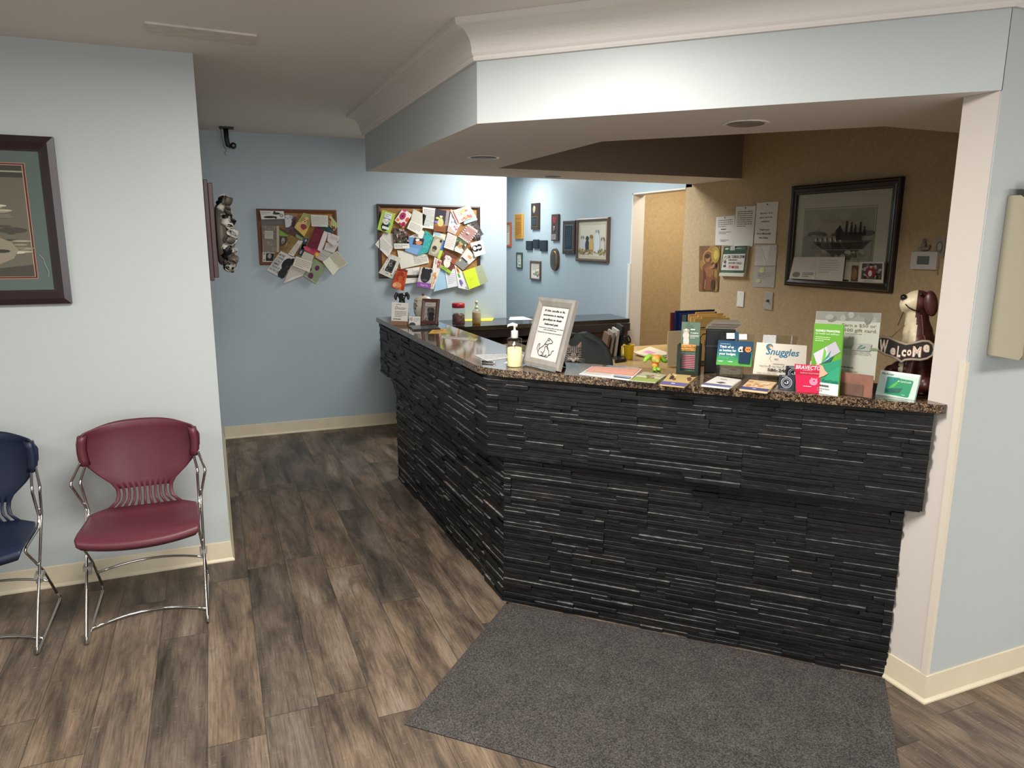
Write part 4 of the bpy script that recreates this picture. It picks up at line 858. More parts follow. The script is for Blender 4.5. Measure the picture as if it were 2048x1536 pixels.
# ================================================================ RIGHT WALL POCKET
PKT = mat('#a59d88', 0.35, name='beige_plastic'); x0 = 2.322; z0, z1 = 1.243, 1.745; x1 = x0 + 0.30
e = empty('wall_pocket', (x0 + 0.15, PY, z0), 'beige plastic brochure pocket on the right wall, cut off by the right edge', 'wall pocket')
def side(x):
    s_ = MB(); yz = [(PY - 0.001, z0), (PY - 0.105, z0 - 0.004), (PY - 0.112, z0 + 0.01), (PY - 0.100, z1 - 0.16), (PY - 0.080, z1 - 0.06), (PY - 0.058, z1 - 0.012), (PY - 0.040, z1), (PY - 0.001, z1)]
    n = len(yz); vs = [(x, y, z) for y, z in yz] + [(x + 0.004, y, z) for y, z in yz]
    s_.add(vs, [tuple(range(n)), tuple(reversed(range(n, 2 * n)))] + [(i, n + i, n + (i + 1) % n, (i + 1) % n) for i in range(n)], PKT); return s_
side(x0).build('side_panel', e); side(x1).build('side_panel', e)
m_ = MB(); m_.box((x0 + .004, PY - 0.004, z0), (x1, PY - .001, z1), PKT); m_.build('back_panel', e)
m_ = MB(); m_.box((x0 + .004, PY - 0.104, z0 - 0.003), (x1, PY - .004, z0 + 0.004), PKT); m_.grid([[Vector((x0 + .004, PY - .110, z0)), Vector((x1, PY - .110, z0))], [Vector((x0 + .004, PY - .1, z1 - 0.16)), Vector((x1, PY - .1, z1 - .16))]], PKT); m_.build('front_panel', e, solid=0.003)
m_ = MB(); m_.box((x0 + 0.018, PY - 0.075, z0 + 0.01), (x1 - 0.02, PY - 0.045, z1 + 0.035), mat('#272d24', 0.5)); tag(m_.build('magazine'), 'dark magazine standing inside the beige wall pocket', 'magazine')
m_ = MB(); m_.box((x0 + 0.022, PY - 0.096, z0 + 0.01), (x1 - 0.02, PY - 0.078, z1 - 0.03), mat('#b9b04a', 0.5)); tag(m_.build('magazine'), 'yellow green magazine in front of the dark one inside the wall pocket', 'magazine')

# ================================================================ PLAQUES AND FRAMES on the blue wall beyond the counter
Z7 = zz(990, 380, 5.907); G7 = 'awards on the far blue wall'
def pq(tl, tr, br, bl): return rect_px(PT.off(0.02), Z7(*tl), Z7(*tr), Z7(*br), Z7(*bl))
DW = mat('#3d2d2b', 0.35, var=0.2, vscale=25, stretch=(1, 1, .3), name='dark_walnut'); GOLD = mat('#c9a95c', 0.3, metal=0.9, name='gold_metal'); NAVY = mat('#1b2634', 0.25, name='navy_plate')
def plaque(name, label, r, wood, d=0.024, extra=None, cat='plaque', bevel=0.004):
    s0, t0, s1, t1 = r; e = empty(name, PT.p((s0 + s1) / 2, t0), label, cat, G7)
    m_ = MB(); m_.obox(PT.p(s0, t0, 0.001), PT.ex * (s1 - s0), PT.ey * (t1 - t0), PT.n * d, wood); m_.build('backing_board', e, bevel=bevel)
    if extra: extra(e, s0, t0, s1 - s0, t1 - t0, d)
    return e
def plate(e, nm, s0, t0, w_, h_, u0, v0, u1, v1, d, m, art=None, th=0.003):
    m_ = MB(); a, b, c, f = s0 + u0 * w_, t0 + v0 * h_, s0 + u1 * w_, t0 + v1 * h_
    q = [PT.p(a, b, d + th), PT.p(c, b, d + th), PT.p(c, f, d + th), PT.p(a, f, d + th)]; slab(m_, q, th, m)
    if art: art(Art(m_, *q, eps=0.0004))
    m_.build(nm, e)
def x1_(e, s0, t0, w_, h_, d):
    plate(e, 'brass_border', s0, t0, w_, h_, .12, .10, .86, .50, d, GOLD); plate(e, 'engraved_plate', s0, t0, w_, h_, .17, .125, .80, .475, d + .002, NAVY, A(lines(.12, .12, .88, .85, 6, '#56636e', 41)))
    m_ = MB(); m_.lathe([(0, 0), (.034, 0), (.034, .003), (.027, .006), (0, .006)], PT.p(s0 + .42 * w_, t0 + .76 * h_, d), mat('#d9d2b4', .3, metal=.6), 20, (PT.ex, PT.ey * 1.35, PT.n)); m_.build('medallion', e)
plaque('award_plaque', 'tall dark plaque with a round gold seal, highest on the far blue wall', pq((425, 160), (515, 152), (520, 466), (432, 466)), DW, extra=x1_)
PINE = mat('#d79a3c', 0.4, var=0.12, vscale=18, stretch=(1, 1, .2), name='honey_pine')
def x2_(e, s0, t0, w_, h_, d): plate(e, 'engraving', s0, t0, w_, h_, .06, .03, .94, .97, d, mat('#e0a548', .4), A(('t', .12, .8, .88, .86, 'APPRECIATION', '#7d4c14'), lines(.12, .12, .88, .7, 9, '#8a561a', 42)), .001)
plaque('wooden_plaque', 'honey coloured wooden plaque with engraved lines on the far blue wall', pq((228, 288), (318, 282), (325, 578), (240, 578)), PINE, extra=x2_)
def x3_(e, s0, t0, w_, h_, d):
    m_ = MB(); q = lambda u, v, h=0: PT.p(s0 + u * w_, t0 + v * h_, d + .002 + h)
    m_.add([q(.2, .9), q(.42, .9), q(.5, .6), q(.42, .6)], [(0, 1, 2, 3)], mat('#a02a35', .6)); m_.add([q(.78, .9), q(.56, .9), q(.42, .6), q(.52, .6)], [(3, 2, 1, 0)], mat('#8e2430', .6)); m_.build('red_ribbon', e)
    m_ = MB(); m_.lathe([(0, 0), (.026, 0), (.026, .003), (.02, .006), (0, .006)], q(.45, .44), mat('#8d8a86', .3, metal=.8), 18, (PT.ex, PT.ey * 1.3, PT.n)); m_.build('medal', e)
    plate(e, 'engraved_plate', s0, t0, w_, h_, .1, .05, .75, .25, d, mat('#a9a39a', .35, metal=.4), A(lines(.1, .15, .9, .85, 3, '#4c4a48', 43)))
plaque('medal_plaque', 'brown plaque holding a medal on a red ribbon, far blue wall', pq((668, 290), (745, 282), (748, 606), (668, 596)), mat('#4a3a37', .35), extra=x3_)
def x4_(e, s0, t0, w_, h_, d): plate(e, 'metal_trim', s0, t0, w_, h_, .16, .12, .88, .88, d, mat('#8d929a', .3, metal=.6)); plate(e, 'engraved_plate', s0, t0, w_, h_, .2, .14, .84, .86, d + .002, NAVY, A(lines(.12, .08, .88, .92, 11, '#3a4a58', 44)))
plaque('award_plaque', 'large dark framed award with a navy plate left of the puppies picture', pq((808, 368), (945, 358), (952, 762), (808, 755)), DW, d=.03, extra=x4_)
def x5_(e, s0, t0, w_, h_, d): plate(e, 'engraved_plate', s0, t0, w_, h_, .14, .14, .86, .86, d, mat('#1e2836', .3), None, .002)
BS = mat('#1d242d', 0.4)
plaque('small_plaque', 'small square black plaque, left of the row of three', pq((362, 603), (432, 600), (435, 712), (366, 706)), BS, d=.02, extra=x5_)
plaque('small_plaque', 'small square black plaque, middle and highest of the row of three', pq((445, 586), (508, 584), (512, 694), (448, 688)), BS, d=.02, extra=x5_)
plaque('small_plaque', 'small square black plaque, right and widest of the row of three', pq((526, 596), (604, 592), (608, 726), (530, 720)), BS, d=.02, extra=x5_)
# oval plaque
r = pq((652, 690), (742, 684), (748, 964), (655, 950)); s0, t0, s1, t1 = r; cs, ct, ws, hs = (s0 + s1) / 2, (t0 + t1) / 2, (s1 - s0) / 2, (t1 - t0) / 2
e = empty('oval_plaque', PT.p(cs, t0), 'long oval brown plaque with a gold rim below the medal plaque', 'plaque', G7)
def stadium(ws, hs, h):
    P = []
    for k in range(32):
        a = 2 * pi * k / 32; P.append(PT.p(cs + ws * cos(a), ct + (hs - ws) * (1 if sin(a) >= 0 else -1) + ws * sin(a), h))
    return P
def stad(nm, k0, k1, h0, h1, m):
    m_ = MB(); a, b = stadium(ws * k0, hs - ws * (1 - k0), h0), stadium(ws * k1, hs - ws * (1 - k1), h1)
    m_.add(a + b, [tuple(range(32, 64))] + [(i, (i + 1) % 32, 32 + (i + 1) % 32, 32 + i) for i in range(32)], m, False); m_.build(nm, e)
stad('backing_board', 1, .93, .001, .026, mat('#54433c', .35)); stad('gold_rim', .72, .70, .026, .029, GOLD); stad('inner_board', .62, .62, .029, .0305, mat('#54433c', .35))
plate(e, 'engraved_plate', s0, t0, 2 * ws, 2 * hs, .30, .18, .62, .74, .030, mat('#59636b', .3, metal=.5), A(lines(.1, .1, .9, .9, 8, '#39424a', 45)))
def art_pups(a):
    a.r(0, 0, 1, 1, '#cfc3aa'); a.r(.08, .07, .93, .90, '#c0b294'); a.r(.09, .08, .92, .89, '#ddd5c4')
    for (x, y, c_, ear, h, w_) in ((.16, .22, '#c9c6cf', '#6b4a44', .36, .13), (.33, .22, '#2a2d38', '#23252e', .34, .13), (.47, .20, '#c9ab6e', '#7b5a3c', .40, .14), (.67, .22, '#d9dce2', '#7f8288', .52, .17), (.86, .2, '#cfc3bb', '#6e4638', .34, .11)):
        a.e(x, y + h * .38, w_ * .55, h * .5, c_); a.dog(x, y + h * .95, .065, c_ if c_ != '#c9ab6e' else '#b98a5a', ear)
    a.blotch(60, ['#7d8a58', '#b79a5a', '#8a6248', '#5e6a48', '#c8b488'], 46, .035, (.06, .14, .95, .26))
s = pq((975, 345), (1325, 318), (1328, 868), (958, 832))
s = rect_px(PT.off(0.03), Z7(955, 345), Z7(1332, 315), Z7(1330, 868), Z7(950, 832))
picture('framed_puppies_print', 'framed print of five seated puppies on the far blue wall', 'framed picture', PT, s, .03, .032, mat('#5d463c', .4, name='brown_frame'), art_pups)
def art_note(seed, bg='#e2ddd2'):
    def f(a): a.r(0, 0, 1, 1, bg); a.l(.1, .5, .9, .95, 5, '#6a655e', seed, .35); a.blotch(10, ['#8a9a5a', '#b58a5a', '#6a7a9a'], seed, .1, (.15, .1, .85, .45))
    return f
picture('small_framed_notice', 'small brown framed notice, lowest on the far blue wall', 'framed picture', PT, rect_px(PT.off(.02), Z7(408, 840), Z7(530, 836), Z7(530, 1066), Z7(415, 1062)), .02, .024, mat('#6d5148', .4), art_note(47), glass=False, group=G7)
picture('small_framed_notice', 'narrow dark green framed notice under the honey plaque', 'framed picture', PT, rect_px(PT.off(.02), Z7(245, 740), Z7(310, 735), Z7(314, 930), Z7(250, 925)), .018, .022, mat('#3f504c', .4), art_note(48, '#dde0da'), glass=False, group=G7)
r = rect_px(PT.off(.02), Z7(128, 385), Z7(180, 380), Z7(185, 672), Z7(130, 672)); picture('small_framed_photo', 'orange wood framed photo half hidden behind the back wall corner', 'framed picture', PT, (r[2] - .5, r[1], r[2], r[3]), .028, .024, mat('#b4643a', .4), art_note(49, '#dcd3c6'), glass=False, group=G7)

# ================================================================ BACK COUNTER along the rear wall
zt_ = 0.905; fy = 5.62
e = empty('back_counter', (2.4, fy, 0), 'dark topped work counter with brown shelf cabinet below, along the rear wall', 'counter')
m_ = MB(); m_.prism([(1.43, 5.60), (3.52, 5.70), (3.585, 6.17), (1.43, 6.17)], zt_ - .035, zt_, mat('#1b1a1c', .12, spec=.8, var=.3, vscale=120, name='polished_dark_top')); m_.build('countertop', e, bevel=.004)
m_ = MB(); WB = mat('#54423c', .5, var=.15, vscale=14, name='brown_laminate')
m_.box((1.45, 6.12, 0), (3.5, 6.16, zt_ - .036), WB); m_.box((1.45, 5.66, 0.80), (3.5, 6.12, zt_ - .036), mat('#3a3234', .5)); m_.box((1.45, 5.66, 0), (1.48, 6.12, .80), WB); m_.box((2.30, 5.66, 0), (2.335, 6.12, .8), WB); m_.box((3.44, 5.72, 0), (3.5, 6.12, .8), WB); m_.box((2.78, 5.70, 0), (2.81, 6.12, .8), WB)
m_.build('cabinet_body', e)
for i, z in enumerate((.10, .22, .34, .46, .56, .66, .745)):
    m_ = MB(); m_.box((2.335, 5.67, z), (2.78, 6.12, z + .014), mat('#6f5c52', .5)); m_.build('shelf', e)
m_ = MB(); m_.box((2.81, 5.70, .02), (3.44, 5.72, .80), WB); m_.build('cabinet_door', e)

# things on the back counter
def lathe_thing(name, label, cat, u, v, z, parts, r=None, pos=None, group=None):
    p = pos or at_z(u, v, z); e = empty(name, (p.x, p.y, z), label, cat, group); made = {}
    for nm, prof, m in parts:
        nm, _, up = nm.partition('>'); q = MB(); q.lathe([(a, b) for a, b in prof], (p.x, p.y, z + 0.0005), m, 28); made[nm] = q.build(nm, made[up] if up else e)
    return e, p
zc = zt_
p = at_y(917, 640, 5.74); p.z = zc
CANDY = node_mat('dog_treats', lambda nt, b: (lambda v, r: (nt.links.new(N(nt, 'ShaderNodeTexCoord').outputs['Object'], v.inputs['Vector']), nt.links.new(v.outputs['Color'], r.inputs[0]), nt.links.new(r.outputs[0], b.inputs['Base Color'])))(N(nt, 'ShaderNodeTexVoronoi', i_2=70.0), ramp(nt, [(.2, hexc('#4a3434')), (.45, hexc('#6d5652')), (.6, hexc('#8a2c34')), (.75, hexc('#4c3a38')), (.9, hexc('#c98a5a'))])))
lathe_thing('treat_jar', 'clear jar of dog treats with a red lid on the back counter', 'jar', 0, 0, zc, [('glass_body', [(.052, 0), (.056, .01), (.056, .135), (.05, .15)], clear_mat('jar_glass', (.93, .95, .95), .02, 1.6)), ('treats', [(.049, .004), (.052, .02), (.051, .085), (.04, .098), (0.02, .1)], CANDY), ('red_lid', [(.052, .148), (.054, .151), (.054, .178), (.048, .187)], mat('#a81f30', .35))], pos=p)
p = at_y(953, 640, 5.78); p.z = zc
AMB = clear_mat('amber_soap', (.93, .72, .32), .03, 1.2)
lathe_thing('hand_soap_bottle', 'clear pump bottle of amber hand soap on the back counter', 'soap bottle', 0, 0, zc, [('amber_body', [(.033, 0), (.036, .006), (.036, .085)], mat('#c98d2e', .2)), ('clear_shoulder', [(.036, .0855), (.036, .118), (.014, .13)], ACRYL), ('label', [(.0365, .015), (.0368, .016), (.0368, .1), (.0365, .101)], paper('#b7a07a')), ('pump_collar', [(.014, .131), (.014, .15), (.007, .152), (.006, .175), (.012, .177), (.013, .195), (.005, .197)], mat('#d6cfa8', .4))], pos=p)
for lab, px, col, dz in (('yellow papers lying under the soap bottle on the back counter', [(925, 638), (990, 633), (984, 641.5), (925, 642)], '#e6d04a', 0), ('white paper lying at the right of the yellow papers on the back counter', [(1020, 634), (1046, 633), (1066, 639), (1018, 640)], '#e6e3dc', 0)):
    q = [at_z(a, b, zc + .002) for a, b in px]; m_ = MB(); slab(m_, [q[3], q[2], q[1], q[0]], .0015, paper(col)); tag(m_.build('paper_sheet'), lab, 'paper', 'papers on the back counter')

# ================================================================ INNER DESK, OFFICE CHAIR, CAT
e = empty('reception_desk', (3.0, 4.2, 0), 'light tan desk behind the reception counter along the tan wall', 'desk')
DT = mat('#c2a06c', .3, var=.06, vscale=10, name='tan_laminate')
m_ = MB(); m_.prism([(2.40, 5.02), (2.40, 2.75), (2.95, 2.2), (3.2, 1.75), (3.59, 1.75), (3.59, 5.02)], .735, .76, DT); m_.build('desk_top', e, bevel=.003)
for (x, y) in ((2.44, 4.9), (2.46, 2.85), (3.1, 2.1)):
    m_ = MB(); m_.box((x, y, 0), (x + .05, y + .05, .735), mat('#3a3532', .5)); m_.build('leg', e)
FAB = mat('#3f4643', .8, bump=.2, bscale=300, name='grey_green_fabric')
cx_, cy_ = 2.02, 3.86; e = empty('office_chair', (cx_, cy_ - .2, 0), 'grey office chair behind the counter with the cat sitting on it', 'chair', rz=0)
fwd = Vector((-sin(radians(20)), -cos(radians(20)), 0)); rgt = Vector((-fwd.y, fwd.x, 0))
bc = Vector((cx_, cy_, 0)); P = []
zTop = at_r(1185, 668, bc.length).z
for i in range(13):
    t = i / 12; z = .56 + (zTop - .56) * t; hw = .215 * (1 - .25 * (1 - t)) if t < .55 else .215 * math.sqrt(max(0.02, 1 - ((t - .55) / .46) ** 2.4))
    P.append([bc + rgt * (hw * k) + fwd * (-.04 + .05 * k * k + .02 * sin(t * 3)) + Vector((0, 0, z)) for k in [x / 8 - 1 for x in range(17)]])
m_ = MB(); m_.grid(P, FAB, True); m_.build('backrest', e, solid=.035)
sc_ = bc + fwd * .26
m_ = MB(); m_.lathe([(.20, .0), (.235, .01), (.24, .035), (.22, .055), (.12, .06)], (sc_.x, sc_.y, .45), FAB, 24); m_.build('seat', e)
m_ = MB(); m_.tube([bc + fwd * -.055 + Vector((0, 0, .65)), bc + fwd * -.08 + Vector((0, 0, .46)), bc + fwd * .05 + Vector((0, 0, .42)), sc_ + Vector((0, 0, .42))], .018, BLACKP, 8); m_.build('back_support', e)
m_ = MB(); m_.tube([sc_ + Vector((0, 0, .06)), sc_ + Vector((0, 0, .45))], .025, BLACKP, 10); m_.build('gas_column', e)
for k in range(5):
    a = k * 2 * pi / 5; t = sc_ + Vector((cos(a) * .28, sin(a) * .28, .05)); m_ = MB(); m_.tube([sc_ + Vector((0, 0, .09)), t + Vector((0, 0, .02))], [.02, .013], BLACKP, 8); lg_ = m_.build('leg', e)
    m_ = MB(); m_.ell(t - Vector((0, 0, .022)), (.026, .026, .026), BLACKP, 10, 8); m_.build('caster', lg_)

# cat, seated on the chair, looking at the viewer over the counter edge
hp = at_r(1147, 708, 3.86); ca = math.atan2(-hp.x, -hp.y)   # faces the camera
vd = Vector((-hp.x, -hp.y, 0)).normalized(); vr = Vector((-vd.y, vd.x, 0))    # vd forward (towards viewer), vr to the viewer's right
hc = hp
def H(f, r_, z): return hc + vd * f + vr * r_ + Vector((0, 0, z))
Rm = Matrix((vr, -vd, Vector((0, 0, 1)))).transposed()
sb = Vector((hc.x, hc.y, 0)) - vd * .12; sb.z = .515
parts = [('e', H(0, 0, .0), (.050, .046, .042), Rm), ('e', H(.012, .022, -.014), (.026, .03, .022), Rm), ('e', H(.012, -.022, -.014), (.026, .03, .022), Rm),
         ('e', H(.042, 0.008, -.020), (.0125, .011, .010), Rm), ('e', H(.042, -0.008, -.020), (.0125, .011, .010), Rm), ('e', H(.04, 0, -.030), (.011, .012, .009), Rm), ('e', H(.036, 0, -.004), (.010, .016, .015), Rm), ('e', H(.02, 0, .022), (.03, .022, .016), Rm),
         ('l', [H(-.02, 0, -.03), H(-.05, 0, -.09), H(-.07, 0, -.16)], [.036, .048, .062]),
         ('e', H(-.10, 0, -.25), (.075, .085, .12), Rm), ('e', H(-.17, 0, -.36), (.10, .13, .10), Rm)]
for sx in (-1, 1):
    parts += [('l', [H(-.012, .026 * sx, .026), H(-.014, .034 * sx, .045), H(-.014, .0385 * sx, .062)], [.019, .012, .004]),
              ('l', [H(-.06, .035 * sx, -.20), H(-.035, .036 * sx, -.32), H(-.03, .036 * sx, -.42)], [.03, .022, .019]), ('e', H(-.015, .036 * sx, -.43), (.02, .03, .014), Rm),
              ('e', H(-.15, .075 * sx, -.39), (.045, .08, .06), Rm), ('e', H(-.08, .08 * sx, -.435), (.022, .045, .015), Rm)]
parts += [('l', [H(-.27, .02, -.42), H(-.25, .12, -.43), H(-.14, .17, -.43), H(-.05, .15, -.43)], [.02, .018, .016, .012])]
TABM = [mat('#8a8178', .85, name='grey_fur'), mat('#2e2a28', .85, name='dark_fur'), mat('#c9c0b4', .85, name='pale_fur'), mat('#8f5f58', .6, name='nose_skin')]
def catcol(p, n):
    q = p - hc; f, r_, z = q.dot(vd), q.dot(vr), q.z
    if z > -.045:
        if f > .046 and abs(r_) < .007 and -.018 < z < -.008: return 3
        if f > .02 and z < -.014 and abs(r_) < .03: return 2
        if z > .036 and abs(r_) > .02: return 0 if f < -.008 else 3 if (abs(abs(r_) - .034) < .006 and z < .055) else 0
        if z > .012 and f > -.01 and sin(r_ * 620 + 1.57) > .35 and abs(r_) < .03: return 1
        if abs(r_) > .026 and sin(z * 560 + r_ * 60) > .45: return 1
        if f > .02 and .002 < z < .01 and .010 < abs(r_) < .03: return 2
        return 0
    return 1 if sin(z * 190 + 2 * sin(r_ * 30)) > .35 else (2 if f > .0 and abs(r_) < .03 and z > -.2 else 0)
e = empty('cat', (sb.x, sb.y, .515), 'grey tabby cat with a frowning striped face peering over the counter by the framed sign', 'cat')
e_loc = Vector(e.location)
cat_o = remesh_figure(parts, .0035, 'body', e, catcol, TABM, 3)
cat_o.data.transform(Matrix.Translation(-e_loc))
for sx in (-1, 1):
    m_ = MB(); m_.ell(H(.0385, .0175 * sx, .002), (.0085, .006, .0075), mat('#8f8250', .15), 14, 10, Rm); m_.ell(H(.0445, .0175 * sx, .002), (.0028, .0015, .006), mat('#0c0b0a', .1), 8, 6, Rm)
    m_.ell(H(.0385, .0178 * sx, .0085), (.0115, .008, .0035), TABM[1], 10, 6, Rm); m_.build('eye', e)
m_ = MB()
for sx in (-1, 1):
    for k in range(4): m_.tube([H(.045, .01 * sx, -.021 - .002 * k), H(.045, .035 * sx, -.018 - .005 * k), H(.03, .065 * sx, -.020 - .009 * k)], .0004, mat('#e6e2da', .5), 4)
m_.build('whiskers', e)

# things on the desk
YEL = mat('#e4c21c', .4, name='yellow_plastic')
cp = at_z(1257, 718, .76); sc = 1
e, p = lathe_thing('pen_cup', 'yellow plastic cup holding scissors on the tan desk', 'cup', 0, 0, .76, [('cup_body', [(.028, 0), (.031, .004), (.038, .098), (.044, .102), (.043, .106), (.036, .104), (.029, .012), (.0, .01)], YEL)], pos=cp)
m_ = MB(); m_.tube([cp + Vector((-.040, 0, .10)), cp + Vector((-.058, 0, .095)), cp + Vector((-.060, 0, .03)), cp + Vector((-.036, 0, .02))], .006, YEL, 8); m_.build('handle', e)
e = empty('scissors', (cp.x, cp.y, .79), 'black handled scissors standing in the yellow cup', 'scissors')
m_ = MB()
for dx, dz in ((-.02, 0), (.004, .008)):
    c_ = cp + Vector((dx - .008, .0, .138 + dz)); ux_ = Vector((.011, 0, .0)); m_.tube([c_ + Vector((.011 * cos(a) - .35 * .026 * sin(a), 0, .026 * sin(a))) for a in [k * pi / 8 for k in range(16)]], .006, BLACKP, 6, closed=True)
m_.build('handle', e)
m_ = MB(); m_.tube([cp + Vector((-.006, 0, .12)), cp + Vector((.006, 0, .02))], .005, mat('#b9b9b8', .25, metal=.9), 6); m_.build('blade', e)
def flat(name, label, cat, px, z, th, col, art=None, group=None, mk=paper):
    q = [at_z(a, b, z + th) for a, b in px]; m_ = MB(); slab(m_, [q[3], q[2], q[1], q[0]], th, mk(col))
    if art: art(Art(m_, q[3], q[2], q[1], q[0], eps=.0003, mk=mk))
    return tag(m_.build(name), label, cat, group)
flat('file_folder', 'lower cream folder of the pile on the tan desk', 'folder', [(1265, 703), (1300, 697), (1352, 711), (1298, 717)], .761, .008, '#cdbf9c', group='folders on the desk')
flat('file_folder', 'top cream folder with a pink sticky note on the tan desk', 'folder', [(1268, 706), (1300, 693), (1345, 708), (1298, 713)], .771, .008, '#e6dcbc', A(('r', .30, .35, .6, .78, '#e59ac4')), group='folders on the desk')
flat('paper_sheet', 'white form lying on the tan desk behind the black brochure rack', 'paper', [(1328, 718), (1362, 714), (1395, 728), (1362, 734)], .7615, .001, '#e6e3dc', A(lines(.1, .2, .9, .8, 3, '#8a8fae', 51)))
flat('stapler', 'black desk gadget beside the yellow cup', 'stapler', [(1226, 712), (1249, 711), (1252, 717), (1230, 720)], .76, .022, '#17181a', mk=gloss)
# leaning files left of the cup
for i, (u0, c_, h_, l) in enumerate(((1215, '#6a5042', .17, 'brown folder leaning at the left of the upright files'), (1222, '#8f857a', .185, 'grey folder among the upright files'), (1230, '#b5ada2', .20, 'white binder with holes among the upright files'), (1238, '#1a1a1c', .23, 'black spiral bound book standing rightmost of the upright files'))):
    b = at_z(u0 - 6 + i * 2, 716, .76); d = Vector((.35, .94, 0)).normalized(); up_ = Vector((.20 - .04 * i, 0, 1)).normalized(); m_ = MB(); m_.obox(b + Vector((0, .0, .002)), d * .24, up_ * h_, Vector((.016, -.005, 0)), paper(c_)); tag(m_.build('upright_file'), l, 'folder', 'upright files beside the yellow cup')
# wire letter sorter with folders, by the tan wall
sp_ = at_z(1350, 704, .76); BW = mat('#202125', .5, name='black_wire_mesh')
sx0, sy0 = 3.05, 4.02
e = empty('letter_sorter', (sx0 + .15, sy0 + .2, .76), 'black letter sorter holding folders on the desk by the tan wall', 'file sorter')
m_ = MB(); m_.box((sx0, sy0, .761), (sx0 + .34, sy0 + .36, .768), BW); m_.build('base', e)
for k in range(4):
    y = sy0 + .02 + k * .105; m_ = MB(); m_.tube([(sx0 + .01, y, .768), (sx0 + .01, y, .96 + .03 * k), (sx0 + .03, y, .98 + .03 * k), (sx0 + .31, y, .98 + .03 * k), (sx0 + .33, y, .96 + .03 * k), (sx0 + .33, y, .768)], .004, BW, 6); m_.build('divider', e)
def folder(label, x, y, w_, h_, col, lean=.03, z=.769, tab=True):
    m_ = MB(); d = Vector((0, lean, 1)).normalized(); m_.obox((x, y, z), (w_, 0, 0), d * h_, (0, .012, 0), paper(col))
    if tab: m_.obox(Vector((x + w_ * .2, y, z)) + d * h_, (w_ * .55, 0, 0), d * .014, (0, .01, 0), paper(col))
    return tag(m_.build('file_folder'), label, 'folder', 'folders in the letter sorter')
folder('dark blue folder standing at the back of the letter sorter', sx0 + .0, sy0 + .295, .34, .345, '#1f2c66', tab=False)
folder('second dark blue folder just in front of the rear blue one', sx0 + .02, sy0 + .27, .32, .33, '#26357a', tab=False)
folder('maroon folder edge at the left of the blue folders', sx0 - .015, sy0 + .33, .30, .33, '#7a3440', tab=False)
folder('yellow manila folder, rearmost of the manila ones in the sorter', sx0 + .06, sy0 + .22, .30, .325, '#e6bd74')
folder('yellow manila folder, middle of the manila ones in the sorter', sx0 + .05, sy0 + .18, .30, .31, '#efca86')
folder('yellow manila folder, foremost of the manila ones in the sorter', sx0 + .06, sy0 + .15, .30, .30, '#eac27a')
folder('cream folder bulging at the front left of the letter sorter', 2.83, sy0 + .06, .20, .235, '#d9cbaa', .02, tab=False)
# beige filing box behind the counter's left leg
a = at_z(905, 700, .5)
e = empty('filing_box', (1.75, 4.4, 0), 'beige cardboard records box on a low cabinet behind the long counter leg', 'box')
def bz(u, v, y): return at_y(u, v, y)
c1_, c2_ = bz(950, 676, 4.75), bz(998, 663, 4.75)
m_ = MB(); m_.box((1.62, 4.72, .0), (2.06, 4.98, .62), mat('#2b2a2b', .6)); m_.build('low_cabinet', e)
m_ = MB(); bxm = paper('#b9a794')
m_.prism([(1.60, 4.70), (2.06, 4.70), (2.06, 4.98), (1.60, 4.98)], .622, .80, bxm); m_.add([(1.60, 4.70, .80), (2.06, 4.70, .80), (2.06, 4.70, .862), (2.02, 4.70, .862), (2.02, 4.70, .845)], [(0, 1, 2, 3, 4)], bxm); m_.add([(1.60, 4.98, .80), (2.06, 4.98, .80), (2.06, 4.98, .862), (2.02, 4.98, .862), (2.02, 4.98, .845)], [(4, 3, 2, 1, 0)], bxm); m_.quad((2.06, 4.70, .8), (2.06, 4.98, .8), (2.06, 4.98, .862), (2.06, 4.70, .862), bxm); m_.build('box_body', e)
# ================================================================ TAN WALL: notices, picture, thermostat
Z8 = zz(1370, 330, 3.7236)
GN = 'notices on the tan wall'
def tw(name, label, cat, px, base, art=None, h=.004, th=.0015, pin=None, mk=paper, group=GN):
    return sheet_px(name, label, cat, PT.off(h), [Z8(*q) for q in px], th, base, art, group, mk=mk, pin=(Z8(*pin) if pin else None))
tw('typed_notice', 'small typed notice, leftmost of the three white sheets on the tan wall', 'notice', [(232, 388), (370, 375), (360, 600), (224, 597)], '#e6e2dc', A(('l', .12, .62, .9, .9, 4, '#5c5a58', 60, .3), ('l', .3, .53, .75, .58, 1, '#3c3a38', 61, .7), ('l', .2, .38, .85, .48, 2, '#6c6a68', 62, .35), ('l', .3, .12, .75, .2, 2, '#4c4a48', 63, .4)), pin=(302, 392))
tw('typed_notice', 'typed notice with a block of text, middle of the three white sheets', 'notice', [(380, 312), (528, 304), (503, 607), (355, 602)], '#e6e2dc', A(('l', .12, .48, .88, .9, 8, '#5c5a58', 64, .35)), pin=(455, 320))
tw('payment_notice', 'payment due notice in bold print, rightmost of the three white sheets', 'notice', [(535, 283), (697, 270), (673, 586), (513, 583)], '#e8e4de', A(('t', .2, .72, .76, .76, 'Payment  Due', '#2a2a2a', .012), ('t', .18, .62, .78, .66, 'upon services', '#2a2a2a', .012), ('t', .28, .52, .66, .56, 'rendered', '#2a2a2a', .012), ('t', .22, .32, .68, .36, 'Thank you', '#2a2a2a', .012), ('t', .14, .22, .76, .26, 'Doc McStuffs', '#2a2a2a', .012), ('t', .24, .12, .66, .16, 'Pet Clinic', '#2a2a2a', .012)), pin=(618, 294))
